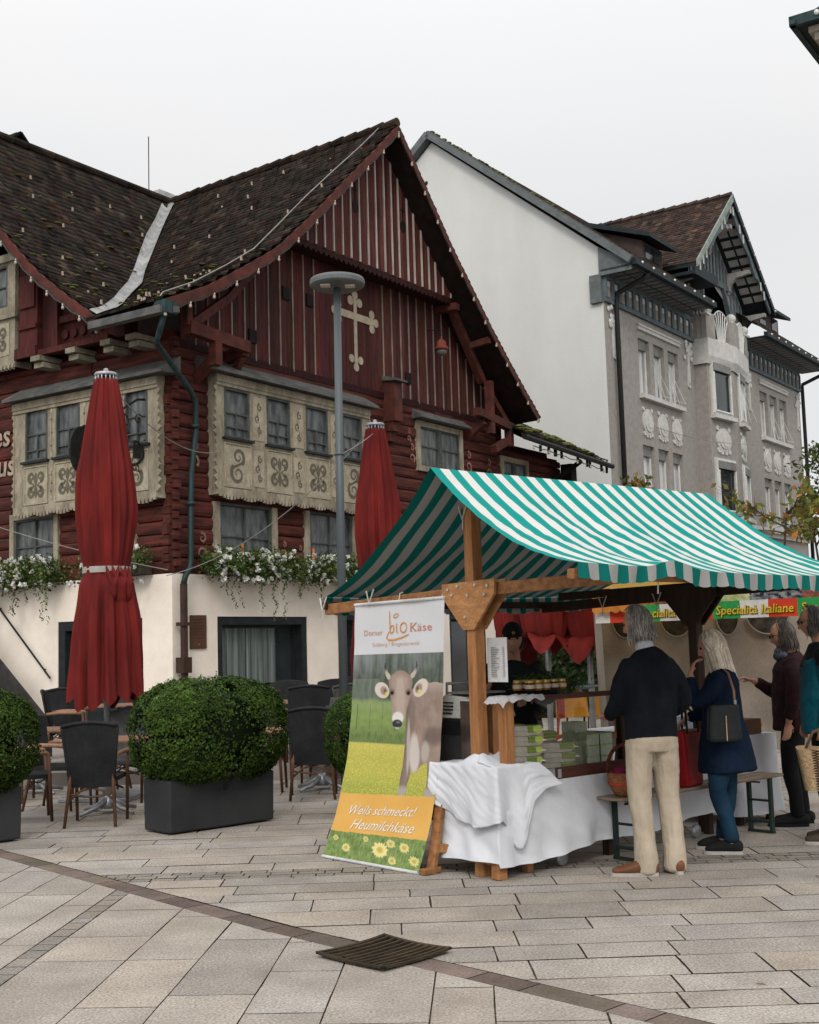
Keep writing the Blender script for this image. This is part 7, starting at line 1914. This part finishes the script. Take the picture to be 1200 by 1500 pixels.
# --- man in dark jumper seen from behind
KNIT = M('dark navy wool jumper', (.007, .009, .013), (.004, .005, .008), 6, (1, 1, .7), rough=.95, bump=.7, bscale=12, grain=.15, detail=3)
CHINO = M('beige chino cloth', (.42, .355, .275), (.34, .285, .215), 4, (1.6, 1.6, .5), rough=.9, bump=.9, bscale=11, grain=.06, detail=3)
BROWNL = M('brown shoe leather', (.16, .065, .03), (.10, .04, .02), 6, rough=.45, bump=.05); SOLEW = M('pale rubber sole', (.4, .38, .35), bump=0)
hm = headM((-.035, .07, 1.70), .85, -.22)
J = dict(head=hm, neck=(-.01, .0, 1.52), waist=(0, 0, 1.1), hip=(0, 0), hipz=.95, sh=dict(L=(-.13, -.01, 1.38), R=(.13, -.01, 1.38)), el=dict(L=(-.225, .0, 1.17), R=(.235, -.01, 1.17)),
         wr=dict(L=(-.23, .22, 1.06), R=(.12, .24, 1.05)), hd=dict(L=((.2, 1, .05), (0, 0, -1), .6), R=((-.5, 1, 0), (0, 0, -1), .6)),
         kn=dict(L=(-.085, .02, .50), R=(.10, .02, .50)), an=dict(L=(-.085, -.02, .09), R=(.115, -.02, .09)))
man = person(1.62, 8.66, 12, 'man with wavy grey hair, dark jumper and beige trousers, seen from behind', J)
m = MB(); tor = [(0, .0, .90), (0, .0, .97), (0, .0, 1.1), (0, -.01, 1.25), (0, -.015, 1.38), (0, -.01, 1.46), (-.005, .0, 1.52)]
sl(m, tor, [(.185, .135), (.19, .145), (.19, .145), (.205, .15), (.205, .145), (.155, .105), (.075, .075)])
sl(m, [(-.13, -.01, 1.41), (-.195, -.01, 1.31), (-.235, .0, 1.16), (-.235, .10, 1.095), (-.22, .19, 1.065)], [.07, .068, .064, .058, .046])
sl(m, [(.13, -.01, 1.41), (.20, -.01, 1.31), (.245, -.01, 1.16), (.20, .11, 1.09), (.13, .22, 1.055)], [.07, .068, .064, .058, .046])
skinned(m, 'jumper', KNIT, man, .009, .022, 5)
m = MB(); sl(m, [(-.008, .005, 1.50), (-.012, .012, 1.555)], [(.068, .068), (.064, .064)]); m.build('collar', M('white shirt collar', (.5, .52, .55), bump=0), man, smooth=True)
m = MB(); sl(m, [(0, 0, .96), (0, -.005, .90), (0, -.0, .84)], [(.175, .125), (.185, .14), (.18, .135)])
sl(m, [(-.085, 0, .86), (-.095, .01, .70), (-.095, .015, .50), (-.09, -.01, .30), (-.09, -.03, .12), (-.09, -.02, .05)], [(.100, .12), (.090, .105), (.076, .086), (.072, .078), (.076, .084), (.082, .094)])
sl(m, [(.085, 0, .86), (.10, .01, .70), (.11, .015, .50), (.115, -.01, .30), (.12, -.03, .12), (.12, -.02, .05)], [(.100, .12), (.090, .105), (.076, .086), (.072, .078), (.076, .084), (.082, .094)])
skinned(m, 'trousers', CHINO, man, .008, .022, 3)
shoe('shoe', BROWNL, SOLEW, man, (-.06, -.07, 0), 1.25, .30); shoe('shoe', BROWNL, SOLEW, man, (.125, -.08, 0), -.15, .29)
m = MB(); hair(m, hm, 2600, .105, .006, .005, .33, spread=.1, zmin=-.55, r=.0034); m.build('hair', HAIRM('wavy grey hair', (.30, .28, .255), (.17, .155, .14)), man)

# --- woman with pale hair in a blue coat
NAVY = M('blue wool coat', (.005, .014, .035), (.003, .008, .02), 4, (1, 1, .5), rough=.9, bump=.6, bscale=12, grain=.15); JEAN = M('teal blue jeans', (.009, .034, .062), (.005, .018, .036), 6, rough=.85, bump=.1, bscale=150)
BLK = M('black suede', (.012, .012, .014), rough=.8)
hm = headM((.0, .05, 1.515), .15, -.22)
J = dict(head=hm, neck=(0, 0, 1.36), waist=(0, 0, 1.0), hip=(0, 0), hipz=.86, sh=dict(L=(-.13, -.01, 1.26), R=(.13, -.01, 1.26)), el=dict(L=(-.20, .15, 1.10), R=(.22, .05, 1.03)),
         wr=dict(L=(-.13, .20, 1.31), R=(.12, .28, .98)), hd=dict(L=((.25, -.3, 1), (.3, -.9, 0), .7), R=((0, .6, -.5), (0, -.5, -1), 1.0)),
         kn=dict(L=(-.08, .05, .46), R=(.09, .0, .46)), an=dict(L=(-.08, -.03, .08), R=(.10, .06, .08)))
wom = person(2.30, 9.40, 68, 'woman with straight pale blond hair, blue coat and jeans, hand at her cheek', J)
m = MB(); sl(m, [(0, -.02, .60), (0, -.01, .80), (0, 0, .95), (0, -.005, 1.12), (0, -.01, 1.24), (0, -.01, 1.31), (0, 0, 1.37)], [(.20, .215), (.19, .19), (.165, .16), (.155, .14), (.165, .135), (.13, .10), (.06, .06)])
sl(m, [(-.14, -.01, 1.285), (-.195, .05, 1.19), (-.205, .15, 1.11), (-.17, .185, 1.2), (-.14, .20, 1.27)], [.068, .064, .06, .05, .044])
sl(m, [(.14, -.01, 1.285), (.20, .0, 1.16), (.22, .04, 1.04), (.18, .16, 1.0), (.13, .26, .985)], [.068, .064, .06, .05, .042])
skinned(m, 'coat', NAVY, wom, .009, .026, 4)
m = MB()
sl(m, [(-.08, 0, .80), (-.085, .03, .62), (-.085, .05, .46), (-.08, .0, .27), (-.08, -.03, .11)], [.10, .09, .068, .062, .055]); sl(m, [(.08, 0, .80), (.09, .01, .62), (.09, .0, .46), (.10, .03, .27), (.10, .06, .11)], [.10, .09, .068, .062, .055]); sl(m, [(0, 0, .88), (0, 0, .78)], [(.15, .12), (.16, .13)])
skinned(m, 'jeans', JEAN, wom, .009, .025, 3)
shoe('shoe', BLK, SOLEW, wom, (-.08, -.07, 0), .1, .26, .045); shoe('shoe', BLK, SOLEW, wom, (.10, .02, 0), -.05, .26, .045)
m = MB(); hair(m, hm, 3000, .31, .008, .0008, .42, spread=.05, zmin=-.25, r=.0036); m.build('hair', HAIRM('pale blond hair', (.70, .60, .49), (.48, .40, .31)), wom)
hbag = empty('handbag', (2.24, 9.13, 0), radians(5), 'black leather shoulder bag with gold zip hanging at the back of the woman in blue', 'handbag'); hbag.scale = (.9, 1, 1)
m = MB(); m.hexa([(-.14, -.05, .83), (.14, -.05, .83), (.14, .05, .83), (-.14, .05, .83), (-.12, -.04, 1.10), (.13, -.04, 1.10), (.13, .04, 1.10), (-.12, .04, 1.10)]); m.build('bag_body', M('black leather', (.018, .022, .024), (.010, .012, .013), 5, rough=.38, bump=.25, bscale=15), hbag, bevel=.022)
m = MB(); m.box(.0, .008, -.054, -.049, .84, 1.02); m.build('zip', M('gold zip', (.5, .3, .15), metal=.4, rough=.4, bump=0), hbag)
m = MB(); m.tube([(.10, -.01, 1.09), (.10, .0, 1.2), (.10, .10, 1.32), (.09, .20, 1.36), (.07, .27, 1.34)], .010, 8, flat=.4); m.build('strap', M('tan leather', (.30, .15, .09), rough=.5), hbag, smooth=True)
m = MB(); m.tube([(.10, -.01, 1.06), (.10, -.012, 1.13)], .013, 8); m.build('buckle', STEEL, hbag)

# --- person in maroon jacket
MAR = M('dark maroon jacket', (.030, .009, .012), (.016, .006, .008), 4, rough=.7, bump=.15, bscale=60); BLKP = M('black trousers', (.010, .010, .012), (.006, .006, .007), 5, rough=.9)
hm = headM((0, .05, 1.585), .05, -.2)
J = dict(head=hm, neck=(0, 0, 1.42), waist=(0, 0, 1.05), hip=(0, 0), hipz=.9, sh=dict(L=(-.14, -.01, 1.32), R=(.14, -.01, 1.32)), el=dict(L=(-.24, .0, 1.08), R=(.22, .10, 1.10)),
         wr=dict(L=(-.22, .06, .86), R=(.16, .30, 1.20)), hd=dict(L=((0, .15, -1), (.8, .3, 0), .5), R=((-.1, .9, .3), (0, -.3, -1), .8)),
         kn=dict(L=(-.09, .06, .48), R=(.09, .0, .48)), an=dict(L=(-.09, .02, .08), R=(.10, -.04, .08)))
p3 = person(3.20, 10.62, 78, 'dark haired person with glasses and maroon jacket reaching over the far counter', J)
m = MB(); sl(m, [(0, 0, .80), (0, 0, .95), (0, 0, 1.15), (0, -.01, 1.28), (0, -.01, 1.38), (0, 0, 1.43)], [(.21, .175), (.21, .175), (.205, .165), (.205, .155), (.15, .11), (.08, .08)])
sl(m, [(-.15, -.01, 1.35), (-.23, -.01, 1.22), (-.25, .01, 1.07), (-.23, .05, .92)], [.078, .072, .066, .052]); sl(m, [(.15, -.01, 1.35), (.21, .05, 1.24), (.22, .11, 1.11), (.17, .26, 1.18)], [.078, .072, .066, .052])
skinned(m, 'jacket', MAR, p3, .009, .035, 5)
m = MB(); sl(m, [(-.08, 0, .88), (-.09, .04, .66), (-.09, .06, .48), (-.09, .03, .28), (-.09, .02, .10)], [.10, .09, .07, .062, .058]); sl(m, [(.08, 0, .88), (.09, 0, .66), (.09, 0, .48), (.10, -.03, .28), (.10, -.04, .10)], [.10, .09, .07, .062, .058]); skinned(m, 'trousers', BLKP, p3, .01, .02, 3)
shoe('shoe', BLK, BLK, p3, (-.09, -.03, 0), .05, .31, .055); shoe('shoe', BLK, BLK, p3, (.10, -.09, 0), -.1, .31, .055)
m = MB(); hair(m, hm, 1100, .13, .006, .003, .40, zmin=-.3, r=.003); m.build('hair', HAIRM('short brown hair', (.07, .055, .045), (.03, .024, .02)), p3); glasses(p3, hm)
m = MB(); sl(m, [(.0, .06, 1.405), (0, .085, 1.46)], [(.085, .05), (.075, .045)]); sl(m, [(-.07, .04, 1.42), (-.02, .1, 1.41), (.06, .08, 1.41)], [.03, .04, .03]); m.build('scarf', M('grey blue scarf', (.10, .12, .15), (.05, .06, .08), 9), p3, smooth=True)

# --- person in teal jacket at the right edge
TEAL = M('teal rain jacket', (.004, .10, .135), (.003, .06, .085), 4, rough=.5, bump=.1, bscale=30); BLKJ = M('black jacket yoke', (.010, .011, .013), rough=.6)
hm = headM((0, .05, 1.685), .0, -.12)
J = dict(head=hm, neck=(0, 0, 1.51), waist=(0, 0, 1.1), hip=(0, 0), hipz=.94, sh=dict(L=(-.15, -.01, 1.40), R=(.15, -.01, 1.40)), el=dict(L=(-.26, -.03, 1.14), R=(.26, .0, 1.14)),
         wr=dict(L=(-.25, .05, .90), R=(.24, .10, .92)), hd=dict(L=((0, .15, -1), (.9, 0, 0), 1.3), R=((0, .3, -1), (-.9, 0, 0), .6)),
         kn=dict(L=(-.09, .04, .50), R=(.09, .0, .50)), an=dict(L=(-.09, -.01, .08), R=(.10, -.05, .08)))
p4 = person(3.17, 9.72, 80, 'grey haired person with glasses and teal jacket at the right edge holding a basket', J)
m = MB(); sl(m, [(0, 0, .84), (0, 0, 1.0), (0, 0, 1.2), (0, -.01, 1.35), (0, -.01, 1.45), (0, 0, 1.51)], [(.22, .18), (.22, .18), (.215, .17), (.22, .16), (.16, .115), (.085, .085)])
sl(m, [(-.17, -.01, 1.43), (-.25, -.02, 1.28), (-.275, -.03, 1.14), (-.26, .03, .95)], [.082, .076, .068, .055]); sl(m, [(.17, -.01, 1.43), (.25, -.01, 1.28), (.27, .0, 1.14), (.25, .08, .96)], [.082, .076, .068, .055])
skinned(m, 'jacket', TEAL, p4, .009, .035, 5)
m = MB(); sl(m, [(0, -.005, 1.33), (0, -.01, 1.42), (0, 0, 1.52)], [(.19, .168), (.175, .135), (.088, .088)]); sl(m, [(-.15, -.01, 1.44), (-.215, -.02, 1.36)], [.088, .086]); skinned(m, 'jacket_yoke', BLKJ, p4, .009, .02, 4)
m = MB(); sl(m, [(-.085, 0, .92), (-.09, .03, .70), (-.09, .04, .50), (-.09, .01, .28), (-.09, -.01, .08)], [.105, .095, .075, .068, .068]); sl(m, [(.085, 0, .92), (.09, 0, .70), (.09, 0, .50), (.10, -.03, .28), (.10, -.05, .08)], [.105, .095, .075, .068, .068]); skinned(m, 'trousers', BLKP, p4, .01, .02, 3)
SH4 = M('brown grey shoe', (.06, .045, .035), (.04, .03, .022), 5)
shoe('shoe', SH4, SOLEW, p4, (-.09, -.06, 0), .05, .3); shoe('shoe', SH4, SOLEW, p4, (.10, -.10, 0), -.1, .3)
m = MB(); hair(m, hm, 1100, .08, .005, .002, .38, zmin=-.35, r=.003); m.build('hair', HAIRM('short dark grey hair', (.11, .10, .095), (.05, .045, .04)), p4); glasses(p4, hm)
shb = empty('straw_basket', (3.07, 9.42, 0), radians(80), 'pale straw shopping basket with dark zigzag bands carried at the right edge', 'basket')
STRAW = M('pale straw', (.50, .36, .22), (.36, .24, .13), 26, (1, 1, 2), rough=.8, bump=.8, bscale=70, grain=.25)
def bsk(u, v):
    a = u*2*pi; z = .43+.31*v; w = .17+.05*v; return (.105*math.copysign(abs(cos(a))**.6, cos(a))*(1+.1*v), w*math.copysign(abs(sin(a))**.6, sin(a)), z+.012*sin(a*2)*v)
m = MB(); m.grid(bsk, 64, 10); m.add([bsk(i/32, 0) for i in range(32)], [tuple(range(32))]); bo_ = m.build('basket_body', STRAW, shb, smooth=True)
m = MB()
for k in range(16):
    for s in (-1, 1):
        z0 = k/16
        for (ua, ub) in ((.44, .50), (.50, .56)):
            a_ = bsk(ua if s > 0 else ub, z0); b_ = bsk(ub if s > 0 else ua, min(1, z0+1/16)); f = lambda p: (p[0]*1.02-.002, p[1]*1.02, p[2]); m.tube([f(a_), f(b_)], .0035, 4)
m.build('zigzag_band', M('dark straw', (.06, .03, .02), bump=0), bo_)
m = MB(); m.tube([(-.02, .15, .74), (-.01, .09, .86), (0, 0, .89), (-.01, -.09, .86), (-.02, -.15, .74)], .011, 6); m.build('handle', M('brown strap', (.14, .07, .04)), shb, smooth=True)

# --- vendor behind the counter
hm = headM((0, .09, 1.625), .15, -.12)
J = dict(head=hm, neck=(0, .0, 1.46), waist=(0, 0, 1.05), hip=(0, 0), hipz=.92, sh=dict(L=(-.14, .0, 1.35), R=(.14, .0, 1.35)), el=dict(L=(-.27, .10, 1.17), R=(.28, .12, 1.17)),
         wr=dict(L=(-.12, .32, 1.16), R=(.16, .34, 1.15)), hd=dict(L=((.4, 1, -.1), (0, 0, -1), .5), R=((-.4, 1, -.1), (0, 0, -1), .5)),
         kn=dict(L=(-.09, .02, .48), R=(.09, .02, .48)), an=dict(L=(-.09, 0, .08), R=(.09, 0, .08)))
ven = person(.80, 9.98, 172, 'stall vendor in black cap and dark jacket bending over the counter', J)
DJ = M('black work jacket', (.012, .013, .015), (.007, .008, .009), 5, rough=.8)
m = MB(); sl(m, [(0, 0, .86), (0, 0, 1.05), (0, .0, 1.25), (0, .01, 1.37), (0, .0, 1.43)], [(.21, .17), (.21, .165), (.215, .16), (.16, .115), (.08, .08)])
sl(m, [(-.16, .0, 1.38), (-.24, .03, 1.27), (-.28, .10, 1.17), (-.16, .27, 1.16)], [.08, .074, .068, .052]); sl(m, [(.16, .0, 1.38), (.25, .04, 1.27), (.29, .12, 1.17), (.19, .29, 1.15)], [.08, .074, .068, .052]); skinned(m, 'jacket', DJ, ven, .01, .03, 5)
m = MB(); sl(m, [(-.09, 0, .9), (-.09, .02, .48), (-.09, 0, .08)], [.1, .075, .065]); sl(m, [(.09, 0, .9), (.09, .02, .48), (.09, 0, .08)], [.1, .075, .065]); skinned(m, 'trousers', BLKP, ven, .012, .02, 3)
shoe('shoe', BLK, BLK, ven, (-.09, -.05, 0), 0, .29); shoe('shoe', BLK, BLK, ven, (.09, -.05, 0), 0, .29)
m = MB()
for i in range(9):
    for j in range(25): pass
vs = []; NN = 28
for i in range(9):
    ph = .26+i*(pi/2-.26)/8
    for j in range(NN): a = 2*pi*j/NN; d = (cos(ph)*cos(a), cos(ph)*sin(a), sin(ph)); vs.append(hm @ (Vector((d[0]*.088, d[1]*.108, d[2]*.128+.005))))
m.add(vs, [(i*NN+j, i*NN+(j+1) % NN, (i+1)*NN+(j+1) % NN, (i+1)*NN+j) for i in range(8) for j in range(NN)])
bw_ = []
for i in range(11):
    a = radians(25+13*i); bw_ += [hm @ Vector((.084*cos(a), .104*sin(a), .036)), hm @ Vector((.088*cos(a),   .105*sin(a)+.045*max(0, sin(a)), .026))]
m.add(bw_, [(2*i, 2*i+1, 2*i+3, 2*i+2) for i in range(10)]); cap = m.build('cap', DJ, ven, smooth=True); sdm = cap.modifiers.new('thick', 'SOLIDIFY'); sdm.thickness = .004
m = MB(); m.ball(hm @ Vector((0, .112, .055)), .014, .006, .012, 8, 6); m.build('cap_badge', M('gold badge', (.25, .18, .05), bump=0), ven)
m = MB(); hair(m, hm, 400, .06, .003, .001, .1, zmin=-.3, r=.0025, top=.2); m.build('hair', HAIRM('dark cropped hair', (.04, .035, .03), (.02, .018, .016)), ven)
# ------------------------------------------------------------------ trees, vine and added dark hedge
random.seed(31)
GRL = LEAFM('green tree leaves', (.085, .12, .03), (.035, .055, .014), .3); AUT = LEAFM('autumn leaves', (1, 1, 1), (.8, .8, .8), .35); BARK = M('bark', (.09, .07, .055), (.05, .04, .03), 6, rough=.9, bump=.4)
def grow(o, base, h, n_limb, spread, leafn, mat, lsz, cols, seed, droop=0, r0=.05, name='crown', low=.35):
    random.seed(seed); t = MB(); tips = []
    trunk = [Vector((R(-.04, .04)*i, R(-.04, .04)*i, h*.72*i/5)) for i in range(6)]; t.tube(trunk, [r0*(1-.13*i) for i in range(6)], 7)
    for k in range(n_limb):
        a = R(0, 2*pi); z = h*R(low, .72); f = z/(h*.72)*5; i = min(4, int(f)); p = trunk[i].lerp(trunk[i+1], f-i)
        d = Vector((cos(a), sin(a), R(.3, 1.0)-droop)).normalized(); L_ = spread*R(.5, 1.1); pts = [p]
        for q in range(5): d = (d+Vector((R(-.2, .2), R(-.2, .2), R(-.1, .2)-droop*.4))).normalized(); pts.append(pts[-1]+d*L_/5)
        t.tube(pts, [r0*.4*(1-.17*i) for i in range(6)], 5)
        for q in range(2, 6):
            for w in range(3):
                e = (d+Vector((R(-1, 1), R(-1, 1), R(-.6, .8)))).normalized(); b = pts[q]; tip = b+e*L_*R(.15, .4); t.tube([b, (b+tip)/2, tip], [r0*.12, r0*.08, r0*.04], 4); tips += [(b, tip)]
    t.build('trunk', BARK, o); m = MB()
    for _ in range(leafn):
        b, tip = random.choice(tips); f = R(.1, 1.1); p = b.lerp(tip, f)+Vector((R(-1, 1), R(-1, 1), R(-1, 1)))*lsz*1.6; c = random.choice(cols); k = R(.6, 1.25); m.col = tuple(x*k for x in c)
        leaf(m, p, Vector((R(-1, 1), R(-1, 1), R(-.4, 1))).normalized(), lsz*R(.6, 1.2), .5)
    m.build(name, mat, o)
GC = [(1, 1, 1), (.7, .9, .7), (1.4, 1.3, .8)]; 
o = empty('tree', (14.6, 38, 0), 0, 'green tree beyond the right corner of the grey building', 'tree'); grow(o, None, 9.5, 30, 2.4, 9000, GRL, .10, GC, 2, r0=.16)
o = empty('tree', (16.4, 41, 0), 0, 'second green tree at the right edge behind the grey building', 'tree'); grow(o, None, 9.0, 30, 2.6, 9000, GRL, .11, GC, 3, r0=.16)
AC = [(.19, .20, .04), (.30, .25, .05), (.14, .18, .04), (.36, .17, .05), (.15, .19, .045), (.22, .20, .05)]
o = empty('young_tree', (5.0, 17.0, 0), 0, 'slender young tree with yellow and orange autumn leaves right above the awning end', 'tree'); grow(o, None, 4.6, 10, .85, 270, AUT, .075, AC, 5, droop=.25, r0=.035, low=.62)
o = empty('young_tree', (5.75, 17.6, 0), 0, 'young tree with orange tinged leaves at the right edge above the awning', 'tree'); grow(o, None, 4.5, 9, .7, 190, AUT, .07, AC, 8, droop=.25, r0=.035, low=.62)
AC2 = [(.12, .13, .03), (.18, .15, .035), (.08, .10, .025), (.25, .12, .04)]
o = empty('young_tree', (3.35, 17.0, 0), 0, 'thin young tree with sparse leaves left of the black downpipe', 'tree'); grow(o, None, 5.0, 7, .36, 190, AUT, .06, AC2, 11, r0=.03, low=.55)
o = empty('young_tree', (4.1, 18.0, 0), 0, 'low bushy young tree with olive leaves just above the awning ridge', 'tree'); grow(o, None, 4.6, 9, .55, 260, AUT, .06, AC2, 13, r0=.035, low=.55)
hd = empty('hedge', (5.2, 26, 0), 0, 'dark hedge added to darken the gap behind the stalls', 'hedge'); random.seed(77)  # hedge made up as a dark backing behind parasols and stalls
m = MB(); m.hexa([(-3.2, 0, 0), (9, 0, 0), (9, 1, 0), (-3.2, 1, 0), (-3.2, 0, 2.3), (9, 0, 2.4), (9, 1, 2.4), (-3.2, 1, 2.3)]); m.build('inner_foliage', BOXCORE, hd)
m = MB()
for _ in range(7000):
    p = Vector((R(-3.3, 9), R(-.15, .05), R(0, 2.5)+.12*noise.noise(Vector((_*.1, 0, 0))))); k = R(.3, 1.0); m.col = (k, k, k); leaf(m, p, Vector((R(-1, 1), -1, R(-.5, 1))).normalized(), R(.04, .09), .6)
m.build('foliage', LEAFM('hedge leaves', (.045, .075, .018), (.015, .03, .008), .2), hd)
